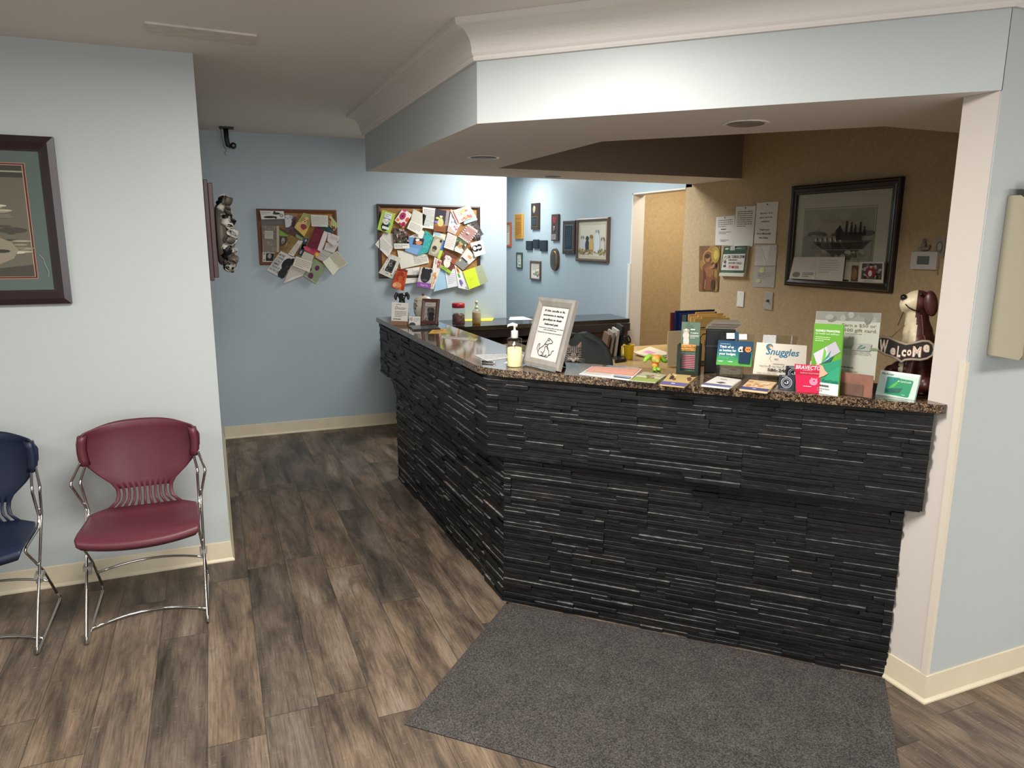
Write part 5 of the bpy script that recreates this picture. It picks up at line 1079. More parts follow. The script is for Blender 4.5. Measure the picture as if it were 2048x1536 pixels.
def monk(a):
    a.r(0, 0, 1, 1, '#7d5a36'); a.blotch(30, ['#94693a', '#6a4a2c', '#a88045', '#85603a'], 65, .22); a.e(.45, .74, .26, .17, '#c99a4a'); a.e(.45, .74, .22, .14, '#8a6034'); a.e(.8, .8, .2, .18, '#b9973f'); a.e(.82, .8, .1, .1, '#dcc25e')
    a.p([(.15, .02), (.85, .02), (.78, .3), (.62, .62), (.42, .68), (.2, .55), (.12, .3)], '#8a5536'); a.p([(.3, .5), (.62, .6), (.78, .42), (.6, .3), (.35, .36)], '#a06a44'); a.p([(.2, .02), (.34, .02), (.38, .4), (.26, .5)], '#6a3e26')
    a.e(.46, .72, .11, .075, '#b9835a'); a.e(.42, .77, .12, .05, '#4a3020'); a.p([(.52, .48), (.78, .52), (.84, .6), (.8, .62), (.6, .55)], '#b9835a'); a.e(.84, .57, .04, .05, '#3a2c24'); a.e(.75, .14, .1, .12, '#4a3222'); a.s_([(.35, .05), (.38, .25)], .01, '#d6b88a')
tw('religious_print', 'brown unframed print of a robed praying figure on the tan wall', 'print', [(108, 603), (266, 600), (248, 942), (103, 937)], '#7d5a36', monk, mk=gloss)
def cal(a):
    a.r(0, .12, 1, 1, '#3f5a44'); a.r(.08, .88, .92, .96, '#5f7a62'); a.e(.15, .92, .08, .03, '#cdd6cc'); a.r(.3, .86, .5, 1, '#c9c8c2'); a.l(.55, .9, .9, .95, 1, '#cdd6cc', 66, .6); a.r(.04, .2, .96, .74, '#e6e2da')
    a.s_([(.1, .34), (.16, .3), (.2, .4), (.14, .5), (.2, .6), (.16, .68), (.1, .62), (.08, .5)], .01, '#3c3a38'); a.e(.16, .48, .06, .05, '#6c6a66'); a.e(.17, .34, .06, .04, '#4c4a46')
    a.t(.25, .60, .94, .70, 'DR. TURKAL DVM', '#2a2826', .01); a.l(.3, .52, .9, .57, 1, '#4c4a46', 67, .6); a.t(.32, .41, .86, .48, 'HOUSE CALLS', '#3a3836', .01); a.t(.34, .27, .78, .36, '77 MOBIL', '#b5443a', .02)
    a.r(0, 0, 1, .1, '#d8d8c8'); a.l(.1, .14, .9, .17, 1, '#8aa08a', 68, .5)
tw('business_pad', 'green bordered calendar pad with lettering, pinned below the white notices', 'calendar', [(290, 607), (466, 600), (438, 832), (257, 826)], '#d8d8c8', cal, h=.024, th=.02, pin=(380, 612))
tw('plastic_sleeve', 'clear plastic sleeve with papers below the payment notice', 'document sleeve', [(524, 597), (688, 592), (663, 914), (502, 908)], '#b9b2a8', A(('r', .03, .52, .97, .98, '#c9c3ba'), ('p', [(.3, .98), (.6, .6), (.7, .98)], '#d9d4cc'), ('s_', [(.2, .95), (.5, .6), (.4, .3)], .008, '#e4e0d8'), ('r', 0, .495, 1, .505, '#7d776e'), ('e', .4, .4, .12, .07, '#cfcf9a'), ('e', .25, .15, .12, .05, '#cbcc9e'), ('l', .2, .2, .85, .36, 4, '#a49e94', 69, .3), ('e', .95, .02, .02, .01, '#f4f2ee'), ('e', .95, .97, .02, .01, '#f4f2ee')), mk=gloss)
def wplate(label, px, kind):
    s0, t0, s1, t1 = rect_px(PT.off(.006), *[Z8(*q) for q in px]); e = empty('wall_switch' if kind else 'blank_wall_plate', PT.p((s0 + s1) / 2, t0), label, 'wall plate', 'wall plates on the tan wall')
    m_ = MB(); m_.obox(PT.p(s0, t0, .001), PT.ex * (s1 - s0), PT.ey * (t1 - t0), PT.n * .006, WHITE if not kind else mat('#b5afa6', .4)); cp_ = m_.build('cover_plate', e, bevel=.002)
    c = (s0 + s1) / 2
    for tt in ((t0 * .12 + t1 * .88), (t0 * .88 + t1 * .12)):
        m_ = MB(); m_.lathe([(0, 0), (.003, 0), (.0028, .001), (0, .0012)], PT.p(c, tt, .007), CHROME, 10, (PT.ex, PT.ey, PT.n)); m_.build('screw', cp_)
    if kind:
        m_ = MB(); m_.lathe([(0, 0), (.011, 0), (.009, .006), (.006, .008), (.006, .016), (.0, .017)], PT.p(c, (t0 + t1) / 2, .007), mat('#6f6a62', .3, metal=.6), 14, (PT.ex, PT.ey, PT.n)); m_.build('toggle', e)
wplate('blank white wall plate, left one of the pair on the tan wall', [(388, 942), (440, 942), (434, 1058), (386, 1054)], 0)
wplate('grey wall plate with a round switch knob, right of the blank plate', [(590, 945), (655, 947), (648, 1080), (585, 1076)], 1)
def boat(a):
    a.r(0, 0, 1, 1, '#c4bfb0'); a.r(.10, .22, .86, .82, '#8a8577'); a.r(.108, .228, .852, .812, '#c3bdad'); a.r(.115, .235, .845, .80, '#979285')
    a.p([(.115, .5), (.845, .5), (.845, .8), (.115, .8)], '#a09a8c'); a.blotch(26, ['#a39d8f', '#9b9587', '#a6a092'], 70, .07, (.2, .6, .76, .74)); a.blotch(22, ['#5e5a4f', '#6e695c'], 71, .035, (.14, .5, .82, .52)); a.e(.25, .53, .09, .02, '#615c50'); a.e(.80, .53, .06, .03, '#5a554b'); a.p([(.27, .54), (.275, .6), (.28, .54)], '#6a6558')
    a.r(.115, .235, .845, .5, '#8e897b'); a.blotch(16, ['#a19b8c', '#7d786b'], 72, .05, (.2, .26, .8, .46))
    a.p([(.24, .42), (.82, .44), (.76, .36), (.34, .35)], '#2e2b27'); a.p([(.22, .435), (.84, .455), (.84, .44), (.24, .415)], '#5a554b')
    for i in range(18): a.e(.26 + i * .018, .455 + .008 * (i % 3), .009, .022, ['#d3cdbd', '#3a362f', '#aaa391'][i % 3]); a.k -= .8
    a.p([(.48, .45), (.47, .56), (.51, .62), (.54, .56), (.55, .46)], '#2a2723'); a.r(.53, .45, .74, .54, '#3a362f')
    for x, h in ((.58, .66), (.63, .645), (.67, .62), (.72, .645), (.76, .60)): a.p([(x - .012, .5), (x + .012, .5), (x + .008, h - .03), (x, h - .02), (x - .008, h - .03)], '#24211d'); a.e(x, h - .01, .008, .014, '#24211d')
    a.p([(.38, .34), (.74, .35), (.6, .29), (.62, .31), (.48, .27)], '#4a463e'); a.blotch(14, ['#5a564c', '#a8a293'], 73, .03, (.4, .26, .7, .33)); a.s_([(.56, .29), (.56, .24)], .004, '#b9b3a3')
s = rect_px(PT.off(.025), Z8(788, 168), Z8(1612, 75), Z8(1535, 948), Z8(742, 900))
bf = picture('framed_boat_print', 'large dark framed print of hounds in a rowing boat on the tan wall', 'framed picture', PT, s, .060, .030, mat('#2b2420', .3, name='black_brown_frame'), boat, lip=.012)
m_ = MB(); s0, t0, s1, t1 = s
for k, (a, c_) in enumerate(((.010, '#6e5a42'), (.048, '#80694b'))):
    frame_bars(m_, PT.off(.024 + .0), s0 + a, t0 + a, s1 - a, t1 - a, .004, .007 if k == 0 else .004, mat(c_, .35), 0)
m_.build('gilt_lines', bf)
PG = PT.off(.034)
def tuck(name, label, px, base, art, cat='card', h=0.0): return sheet_px(name, label, cat, PT.off(.034 + h), [Z8(*q) for q in px], .001, base, art, 'cards tucked into the boat picture frame')
tuck('tucked_letter', 'white open letter tucked into the lower left of the boat picture frame', [(812, 685), (1192, 685), (1172, 866), (775, 845)], '#d3d1cc', A(('s_', [(.45, 1), (.46, 0)], .004, '#b0aea8'), ('l', .55, .3, .9, .9, 6, '#a9a7a2', 74, .25)), 'letter')
tuck('tucked_business_card', 'small business card with a drawing at the lower left of the boat picture', [(790, 785), (970, 786), (965, 850), (778, 843)], '#d9d7d1', A(('e', .25, .5, .16, .35, '#8a8883'), ('s_', [(.1, .2), (.4, .8)], .01, '#6c6a66'), ('l', .5, .2, .95, .8, 3, '#5c5a56', 75, .4)), h=.003)
tuck('tucked_card', 'tan and brown bookmark card tucked beside the santa-coloured photo', [(1230, 725), (1308, 727), (1298, 872), (1218, 868)], '#b9b2a0', A(('r', .2, .02, .85, .85, '#5a4434'), ('e', .5, .4, .25, .3, '#8a6a4a')))
tuck('tucked_photo', 'photo of a person in red among dogs, lower right of the boat picture', [(1305, 722), (1484, 722), (1475, 880), (1290, 872)], '#cfcac0', A(('r', .1, .16, .93, .93, '#4f4b44'), ('blotch', 30, ['#8a8680', '#2f2b28', '#6a665e', '#b0aaa0'], 76, .09, (.15, .22, .88, .88)), ('e', .5, .5, .2, .25, '#8a2430'), ('e', .5, .78, .07, .09, '#caa890'), ('e', .5, .86, .09, .05, '#2a2420'), ('e', .48, .45, .08, .15, '#d8d2c8'), ('l', .25, .05, .85, .11, 1, '#8a8478', 77, .5)), 'photo', h=.002)
# thermostat and the two things above it
s0, t0, s1, t1 = rect_px(PT.off(.02), Z8(1690, 642), Z8(1887, 645), Z8(1868, 782), Z8(1680, 775)); e = empty('thermostat', PT.p((s0 + s1) / 2, t0), 'white wall thermostat with a grey display near the pillar', 'thermostat')
m_ = MB(); m_.obox(PT.p(s0, t0, .001), PT.ex * (s1 - s0), PT.ey * (t1 - t0), PT.n * .024, mat('#c9c5c0', .4)); m_.build('housing', e, bevel=.004)
m_ = MB(); a, b, w_, h_ = s0, t0, s1 - s0, t1 - t0; slab(m_, [PT.p(a + .26 * w_, b + .28 * h_, .027), PT.p(a + .72 * w_, b + .28 * h_, .027), PT.p(a + .72 * w_, b + .74 * h_, .027), PT.p(a + .26 * w_, b + .74 * h_, .027)], .002, mat('#5f6660', .2)); m_.build('display', e)
def knick(name, label, cat, build_): e = empty(name, PT.p(*PT.st(*Z8(1790, 640))), label, cat); build_(e); return e
q0 = PT.st(*Z8(1790, 642)); FIG = mat('#8a8073', .6, var=.3, vscale=60)
def b1(e):
    m_ = MB(); c = PT.p(q0[0], q0[1], .014); z = Vector((0, 0, 1)); m_.ell(c + z * .014, (.014, .034, .013), FIG); m_.ell(c + z * .03 + PT.ex * -.004, (.010, .014, .022), FIG); m_.ell(c + z * .058 + PT.ex * -.004, (.008, .010, .010), FIG); m_.tube([c + z * .02 + PT.ex * .02, c + z * .03 + PT.ex * .035], .006, FIG, 8); m_.build('figure', e)
knick('small_figurine', 'tiny grey figurine standing on top of the thermostat', 'figurine', b1)
s0, t0, s1, t1 = rect_px(PT.off(.01), Z8(1858, 543), Z8(1932, 540), Z8(1925, 690), Z8(1850, 688)); e = empty('hanging_ornament', PT.p((s0 + s1) / 2, t0), 'small pale tag with a cord hanging right of the thermostat top', 'ornament')
m_ = MB(); q = [PT.p(s0, t0, .006), PT.p(s1, t0, .006), PT.p(s1, t1, .006), PT.p(s0, t1, .006)]; slab(m_, q, .004, paper('#a59c90')); A(('e', .5, .5, .36, .34, '#7d756b'), ('e', .5, .55, .2, .2, '#b5aca0'))(Art(m_, *q)); m_.build('tag', e)
m_ = MB(); m_.tube([PT.p((s0 + s1) / 2, t0, .008), PT.p((s0 + s1) / 2 - .006, t0 - .05, .010), PT.p((s0 + s1) / 2 + .008, t0 - .09, .008)], .003, paper('#b9b2a8'), 6); m_.build('cord', e)

# ================================================================ THINGS ON THE BAR TOP
ZT_ = 1.0725
def stand_plane(bl, br, lean=.16, z=ZT_):
    """plane standing on the bar through two base pixels, leaning back"""
    a, b = at_z(*bl, z), at_z(*br, z); ex = (b - a).normalized(); n0 = Vector((ex.y, -ex.x, 0)); ey = (Vector((0, 0, 1)) * cos(lean) - n0 * sin(lean)).normalized()
    return Pl(a, ex, ey), (b - a).length
def rnd(pl, w_, h_, r, h0=0, n=5):
    P = []
    for cx, cy, a0 in ((w_ - r, r, -90), (w_ - r, h_ - r, 0), (r, h_ - r, 90), (r, r, 180)):
        for k in range(n + 1): a = radians(a0 + 90 * k / n); P.append((cx + r * cos(a), cy + r * sin(a)))
    return P
def upright(name, label, cat, px, lean, th, base, art, group=None, mk=gloss, parts=None, parent=None):
    """px: TL, TR, BR, BL; BL and BR rest on the bar"""
    pl, w_ = stand_plane(px[3], px[2], lean)
    tl, tr = pl.px(*px[0]), pl.px(*px[1])
    bl, br = pl.p(0, 0), pl.p(w_, 0); m_ = MB(); slab(m_, [bl, br, tr, tl], th, mk(base) if isinstance(base, str) else base)
    if art: art(Art(m_, bl, br, tr, tl, eps=.0003, mk=mk))
    o = m_.build(name, parent)
    if parent is None: tag(o, label, cat, group)
    return o, pl, w_
def px_on(pl, name, px, h, th, base, art, parent, mk=gloss, eps=.0003):
    tl, tr, br, bl = [pl.off(h).px(*q) for q in px]; m_ = MB(); slab(m_, [bl, br, tr, tl], th, mk(base) if isinstance(base, str) else base)
    if art: art(Art(m_, bl, br, tr, tl, eps=eps, mk=mk))
    return m_.build(name, parent)
# --- left end group
Z1 = zz(740, 560, 4.452)
def zq(Z, *p): return [Z(*q) for q in p]
q = zq(Z1, (195, 195), (342, 207), (335, 368), (190, 362))
pl, w_ = stand_plane(Z1(188, 398), Z1(337, 402), .08)
e = empty('doctor_sign', pl.o, 'small white doctor sign in a wooden base, far left end of the bar', 'sign')
m_ = MB(); b_ = Vector((pl.n.x, pl.n.y, 0)).normalized(); m_.obox(pl.o - b_ * .03, pl.ex * w_, Vector((0, 0, .022)), b_ * .045, mat('#8a6a52', .5)); m_.build('wooden_base', e)
px_on(pl, 'sign_panel', q, -.004, .003, '#e4ded6', A(('l', .25, .86, .8, .92, 1, '#5a5650', 80, .5), ('t', .2, .62, .88, .80, 'Doctor', '#22201e', 0, .4), ('l', .2, .2, .9, .55, 4, '#5a5650', 81, .35), ('l', .1, .06, .92, .14, 1, '#3a3632', 82, .6)), e, paper)
p = at_z(827, 652, ZT_); p = at_z(*Z1(400, 345), ZT_); p = Vector((1.155, 4.72, ZT_))
BD = mat('#232726', .35); GRN = mat('#23432f', .4)
e = empty('dog_figurine', p, 'black dog figurine with drooping ears on the left end of the bar', 'figurine')
o = remesh_figure([('e', (0, 0, .05), (.042, .04, .05)), ('l', [(0, 0, .08), (0, 0, .14)], [.026, .02]), ('e', (0, -.002, .165), (.026, .026, .024)), ('e', (0, -.024, .156), (.013, .016, .012)), ('l', [(-.02, 0, .178), (-.036, 0, .186), (-.044, 0, .166), (-.042, -.004, .148)], [.010, .011, .011, .008]), ('l', [(.02, 0, .178), (.036, 0, .186), (.044, 0, .166), (.042, -.004, .148)], [.010, .011, .011, .008]), ('l', [(-.018, -.03, .07), (-.02, -.04, .01)], [.013, .012]), ('l', [(.018, -.03, .07), (.02, -.04, .01)], [.013, .012])], .004, 'dog_body', e, lambda p_, n_: 1 if p_.z < .085 else 0, [BD, GRN], 2, True)
m_ = MB(); m_.lathe([(.052, .0), (.055, .004), (.05, .012), (.03, .014)], (0, 0, 0), GRN, 24); m_.build('base', e, local=True)
q = zq(Z1, (348, 322), (450, 326), (447, 400), (345, 400))
upright('business_card_holder', 'white business card with a black arc in front of the dog figurine', 'card', q, .12, .003, '#dcdad4', A(('e', .3, .0, .3, .3, '#1d1c1c'), ('r', .06, .5, .12, .85, '#3a3838'), ('r', .2, .45, .3, .9, '#8a8782'), ('l', .42, .35, .95, .85, 5, '#7a7772', 83, .3)))
# urn
up_ = Vector((1.30, 4.72, ZT_)); sc = at_r(868, 590, up_.xy.length).z
def urnb(nt, b):
    L = nt.links.new; tc = N(nt, 'ShaderNodeTexCoord'); n = N(nt, 'ShaderNodeTexNoise'); n.inputs['Scale'].default_value = 26; n.inputs['Detail'].default_value = 3; L(tc.outputs['Object'], n.inputs[0])
    r_ = ramp(nt, [(.56, hexc('#d9d2c4')), (.60, hexc('#6f7264')), (.66, hexc('#9a7a86')), (.70, hexc('#e4ded0'))]); L(n.outputs[0], r_.inputs[0]); L(r_.outputs[0], b.inputs['Base Color']); b.inputs['Roughness'].default_value = .2
URN = node_mat('floral_ceramic', urnb); URH = sc - ZT_
k = URH / .235
e, _ = lathe_thing('ceramic_jar', 'large floral patterned white ceramic jar behind the photo frame', 'jar', 0, 0, ZT_, [('jar_body', [(.05 * k, 0), (.062 * k, .01 * k), (.086 * k, .07 * k), (.094 * k, .12 * k), (.09 * k, .165 * k), (.078 * k, .19 * k)], URN), ('lid', [(.083 * k, .19 * k), (.084 * k, .196 * k), (.06 * k, .216 * k), (.025 * k, .228 * k)], mat('#e2d8c6', .25)), ('lid_knob>lid', [(.012 * k, .228 * k), (.010 * k, .235 * k), (.015 * k, .243 * k), (.006 * k, .25 * k)], mat('#5a4a42', .4))], pos=up_)
# brown photo frame
def frame_stand(name, label, px, lean, fw, d, fm, art, bgc, lip=.005, mk=paper):
    pl, w_ = stand_plane(px[3], px[2], lean); t0 = pl.st(*px[0]); t1 = pl.st(*px[1]); h_ = (t0[1] + t1[1]) / 2
    e = empty(name, pl.p(w_ / 2, 0), label, 'picture frame')
    pf = pl.off(.002); m_ = MB(); frame_bars(m_, pf, 0, .002, w_, h_, fw, d, fm, lip); m_.build('frame', e)
    m_ = MB(); a, b, c, f = fw * .85, fw * .85, w_ - fw * .85, h_ - fw * .85; q = [pf.p(a, b, d * .4), pf.p(c, b, d * .4), pf.p(c, f, d * .4), pf.p(a, f, d * .4)]; slab(m_, q, d * .3, paper(bgc)); art(Art(m_, *q, eps=.0002, mk=mk)); m_.build('print', e)
    m_ = MB(); m_.obox(pf.p(.006, .006, .001), pf.ex * (w_ - .012), pf.ey * (h_ - .012), pf.n * (d * .2), BLK); m_.build('backing_board', e)
    n0 = Vector((pl.n.x, pl.n.y, 0)).normalized(); tp = pf.p(w_ * .5, h_ * .6); ft = Vector((tp.x, tp.y, ZT_ + .001)) - n0 * (.05 + sin(lean) * 0)
    m_ = MB(); m_.add([tp - pl.ex * .02, tp + pl.ex * .02, ft + pl.ex * .03, ft - pl.ex * .03], [(0, 1, 2, 3)], BLK); m_.build('easel_leg', e, solid=.003)
    return e
def art_bw(a):
    a.r(0, 0, 1, 1, '#bdb5ad'); a.l(.2, .84, .8, .9, 1, '#8a827a', 84, .6); a.r(.08, .04, .94, .78, '#8d8680'); a.blotch(24, ['#4a4542', '#a09a94', '#6a645f', '#2f2b2a'], 85, .14, (.15, .1, .85, .7)); a.dog(.52, .6, .13, '#5a5451', '#3a3533', '#4a4543'); a.dog(.68, .36, .12, '#2a2726', '#1d1b1b', '#2a2726')
frame_stand('photo_frame', 'brown wooden frame with a black and white photo, standing before the jar', zq(Z1, (510, 165), (658, 178), (605, 400), (455, 392)), .22, .022, .014, mat('#5a3c34', .4), art_bw, '#bdb5ad')
flat('tablet_tray', 'black glass tablet lying near the left end of the bar', 'tablet', zq(Z1, (345, 408), (590, 398), (628, 430), (385, 440)), ZT_, .008, '#1c1e21', A(('r', .04, .06, .96, .94, '#4c5458')), mk=gloss)
flat('orange_note', 'orange slip of paper next to the black tablet', 'paper', zq(Z1, (560, 438), (670, 432), (700, 472), (520, 476)), ZT_, .001, '#e0a838', A(('l', .2, .2, .8, .8, 2, '#8a5a20', 86, .4)))
Z6b = zz(880, 620, 10.24)
flat('newspaper', 'folded printed flyer lying on the long leg of the bar', 'paper', zq(Z6b, (40, 520), (780, 590), (740, 628), (20, 560)), ZT_, .002, '#cfc9c4', A(('l', .05, .1, .6, .9, 4, '#6a6560', 87, .3), ('r', .72, .1, .98, .9, '#dce07a'), ('l', .76, .2, .95, .8, 3, '#7a7a40', 88, .3)))
flat('printed_form', 'white printed form lying on the bar left of the candle', 'paper', zq(Z6b, (700, 915), (1350, 895), (1420, 975), (960, 1040)), ZT_, .001, '#e6e6e6', A(('l', .05, .1, .95, .9, 7, '#8a8f94', 89, .25)))
flat('printed_form', 'white form sheet beneath the candle and pump bottle', 'paper', zq(Z6b, (1640, 890), (1770, 930), (1720, 1100), (1300, 1090)), ZT_, .001, '#e2e4e6', A(('l', .05, .1, .95, .9, 6, '#8f9499', 90, .25)))
m_ = MB(); a, b = at_z(*Z6b(865, 1055), ZT_ + .005), at_z(*Z6b(1140, 1078), ZT_ + .005); m_.tube([a, a * .7 + b * .3], .0048, BLACKP, 8); m_.tube([a * .7 + b * .3, a * .1 + b * .9, b], [.004, .004, .001], CHROME, 8); tag(m_.build('pen'), 'black and silver pen lying on the bar left of the candle', 'pen')
# candle and pump bottle
p = at_z(*Z6b(1525, 1150), ZT_); rad = (at_r(*Z6b(1675, 1000), p.xy.length) - at_r(*Z6b(1375, 1000), p.xy.length)).length / 2; hh = at_r(*Z6b(1525, 775), p.xy.length - rad * .3).z - ZT_
e, _ = lathe_thing('pillar_candle', 'cream pillar candle standing on the bar corner left of the framed sign', 'candle', 0, 0, ZT_, [('wax', [(rad * .97, 0), (rad, .003), (rad, hh - .003), (rad * .94, hh), (rad * .8, hh - .004), (.01, hh - .008)], mat('#ead7a2', .45, spec=.4))], pos=p)
m_ = MB(); m_.tube([p + Vector((0, 0, hh - .01)), p + Vector((.001, 0, hh + .004))], .0012, BLACKP, 6); m_.build('wick', e)
vd_ = Vector((p.x, p.y, 0)).normalized(); p2 = p + vd_ * (rad + .042)
k = p2.xy.length
def zr(y): return at_r(1029, 620 + y / 10.24, k).z - ZT_
rb = .030
e, _ = lathe_thing('pump_bottle', 'clear pump sanitizer bottle standing behind the cream candle', 'pump bottle', 0, 0, ZT_, [('clear_body', [(rb, 0), (rb + .002, .004), (rb + .002, zr(590)), (rb * .8, zr(575)), (.016, zr(565))], ACRYL), ('liquid', [(rb - .003, .004), (rb - .003, zr(700)), (.01, zr(700))], clear_mat('gel', (.92, .93, .88), .02)), ('pump_collar', [(.015, zr(575)), (.0155, zr(560)), (.0155, zr(430)), (.012, zr(420)), (.005, zr(415)), (.005, zr(345)), (.008, zr(330))], mat('#c9c8c4', .35))], pos=p2)
vr_ = Vector((vd_.y, -vd_.x, 0)); m_ = MB(); hz = ZT_ + zr(320); c_ = Vector((p2.x, p2.y, hz)); m_.tube([c_ + vr_ * .012 + Vector((0, 0, .0)), c_ - vr_ * .01 + Vector((0, 0, .006)), c_ - vr_ * .028 + Vector((0, 0, .001)), c_ - vr_ * .031 + Vector((0, 0, -.006))], [.008, .008, .005, .003], mat('#dad8d2', .35), 8); m_.build('pump_head', e)
# framed candle sign
def art_sign(a):
    a.r(0, 0, 1, 1, '#cbc9c6'); K_ = '#2b2b2d'
    for t_, u0, u1, v in (('If this candle is lit,', .14, .86, .885), ('someone is saying', .12, .84, .805), ('goodbye to their', .15, .82, .725), ('beloved pet', .24, .72, .645)): a.t(u0, v, u1, v + .035, t_, K_, .05)
    for t_, u0, u1, v in (('We ask that you speak softly, and with respect', .06, .94, .585), ('during this difficult time.', .26, .72, .55), ('Thank you for your kindness and compassion!', .06, .92, .50)): a.t(u0, v, u1, v + .016, t_, K_, .035)
    a.s_([(.33, .09), (.26, .13), (.27, .20), (.40, .27), (.50, .38), (.52, .42), (.60, .40), (.69, .36), (.66, .335), (.57, .325), (.53, .29), (.55, .24), (.62, .20), (.66, .13), (.62, .085), (.33, .09)], .006, K_)
    a.s_([(.27, .14), (.20, .2), (.20, .26), (.24, .30), (.27, .29), (.25, .24), (.29, .2)], .0052, K_); a.s_([(.50, .38), (.56, .37), (.57, .40)], .0052, K_); a.s_([(.48, .09), (.45, .14), (.48, .20), (.46, .25), (.50, .27), (.56, .26), (.60, .22)], .0052, K_); a.s_([(.66, .12), (.72, .14), (.74, .20), (.80, .22)], .0052, K_); a.s_([(.38, .1), (.44, .1), (.42, .15), (.36, .16)], .005, K_); a.s_([(.52, .09), (.56, .12), (.6, .11)], .005, K_); a.s_([(.47, .28), (.46, .31), (.50, .305), (.54, .31), (.53, .28)], .005, K_)
Z7b = zz(1050, 590, 8.904)
GW = mat('#8c8780', .55, var=.12, vscale=30, stretch=(1, 1, .25), name='weathered_grey_wood')
frame_stand('framed_sign', 'grey wood framed white sign with bold text and a dog drawing', [Z7b(285, 60), Z7b(990, 115), Z7b(650, 1385), Z7b(10, 1235)], .30, .034, .022, GW, art_sign, '#e9e7e4', lip=.008)
# --- flat papers on the front part
Z2 = zz(1120, 580, 5.389); Z3 = zz(1330, 580, 6.606)
def calart(a): a.r(.02, .35, .98, .97, '#c98672'); a.r(.05, .4, .95, .9, '#cf9a86'); [a.r(.03 + i * .05, .04, .035 + i * .05, .32, '#8a8784') for i in range(12)]; a.r(.65, .08, .98, .22, '#8a9aa8'); a.l(.05, .06, .6, .3, 3, '#8a8784', 91, .2)
flat('wall_calendar', 'red and white calendar sheet lying flat on the bar right of the framed sign', 'calendar', zq(Z2, (345, 822), (885, 850), (750, 975), (205, 905)), ZT_, .0015, '#dcd6d2', calart)
flat('brochure', 'green and tan brochure lying on the bar beside the calendar', 'brochure', zq(Z2, (905, 880), (1148, 915), (1030, 995), (755, 970)), ZT_, .004, '#a9a78c', A(('r', 0, 0, 1, .4, '#8b9a54'), ('r', 0, .4, 1, .5, '#c9c4a4'), ('blotch', 8, ['#6f7a4a', '#c4b49a', '#8a6a50'], 92, .1, (.3, .4, .9, .9))), 'brochures lying on the bar')
flat('brochure', 'purple edged brochure with a wolf-brown photo lying on the bar', 'brochure', zq(Z2, (1180, 900), (1480, 925), (1340, 1042), (1075, 1015)), ZT_, .005, '#b9a06c', A(('r', 0, 0, 1, .28, '#5f5a8a'), ('blotch', 14, ['#6a4a34', '#d9c08a', '#3f3028'], 93, .12, (.1, .35, .95, .95)), ('r', .4, .12, .55, .18, '#cfcbe0')), 'brochures lying on the bar')
flat('brochure', 'stack of white and blue brochures lying before the blue card stand', 'brochure', zq(Z3, (690, 1138), (1008, 1185), (850, 1290), (480, 1250)), ZT_, .007, '#d9d4cf', A(('r', 0, 0, 1, .22, '#6a6a8a'), ('p', [(.3, .4), (.5, .5), (.7, .42), (.52, .3)], '#5a554f'), ('l', .3, .7, .7, .8, 1, '#a0564a', 94, .5)), 'brochures lying on the bar')
flat('brochure', 'stack of tan and navy brochures lying nearest the small black stickers', 'brochure', zq(Z3, (1120, 1182), (1480, 1220), (1350, 1345), (985, 1305)), ZT_, .007, '#d8b890', A(('r', 0, 0, 1, .26, '#4a4a78'), ('blotch', 10, ['#c98f5c', '#efd9b8'], 95, .12, (.1, .4, .9, .9)), ('r', .42, .1, .55, .16, '#b8b8dc')), 'brochures lying on the bar')
# --- little green toy
p = at_z(1310, 741, ZT_); TG, TO = mat('#7fae2e', .45), mat('#d8903a', .45)
e = empty('plush_toy', p, 'small green and orange dog toy with drooping ears on the bar', 'toy')
remesh_figure([('e', (0, 0, .022), (.016, .014, .014)), ('e', (0, -.002, .048), (.022, .02, .019)), ('l', [(-.012, 0, .060), (-.030, 0, .064), (-.046, 0, .052), (-.052, 0, .044)], [.009, .009, .010, .008]), ('l', [(.012, 0, .058), (.026, 0, .056), (.042, 0, .040), (.052, 0, .036)], [.009, .009, .010, .008]), ('e', (-.01, -.012, .006), (.009, .012, .007)), ('e', (.01, -.012, .006), (.009, .012, .007)), ('e', (0, -.02, .042), (.010, .008, .008))], .0028, 'toy_body', e, lambda p_, n_: 0 if (abs(p_.x) > .02 or p_.z < .018 or (p_.z > .044 and p_.z < .05)) else 1, [TG, TO], 2, True)
# --- black brochure rack
px = zq(Z3, (148, 720), (530, 720), (490, 1140), (148, 1115))
pl, w_ = stand_plane(Z3(150, 1118), Z3(430, 1138), .06)
e = empty('brochure_rack', pl.o, 'black leaflet rack with tall green dog leaflets in the middle of the bar', 'brochure rack')
n0 = Vector((pl.n.x, pl.n.y, 0)).normalized(); zu = Vector((0, 0, 1)); W_ = w_; D_ = .075
BK = mat('#1f2a22', .4, name='dark_rack_plastic')
def wallq(nm, o, a, b, m=BK, t=.003): m_ = MB(); o, a, b = Vector(o), Vector(a), Vector(b); m_.add([o, o + a, o + a + b, o + b], [(0, 1, 2, 3)], m); return m_.build(nm, e, solid=t)
o0 = pl.o.copy()
Hh = pl.st(*Z3(150, 720))[1]
wallq('side_panel', o0, -n0 * D_, zu * Hh * 1.0); wallq('side_panel', o0 + pl.ex * W_, -n0 * D_, zu * Hh * 1.0); wallq('back_panel', o0 - n0 * D_, pl.ex * W_, zu * Hh * 1.0); wallq('back_strip', o0 - n0 * D_ + zu * Hh, pl.ex * W_ * .2, zu * Hh * .93)
m_ = MB(); q = lambda u, v: o0 + pl.ex * (W_ * u) + zu * (Hh * v)
m_.add([q(0, 0), q(1, 0), q(1, .15), q(0, .15)], [(0, 1, 2, 3)], BK); m_.add([q(0, .15), q(.16, .15), q(.16, 1), q(0, 1)], [(0, 1, 2, 3)], BK); m_.add([q(.84, .15), q(1, .15), q(1, 1), q(.84, 1)], [(0, 1, 2, 3)], BK); m_.build('front_lip', e, solid=.003)
o2 = o0 - n0 * (D_ * .55)
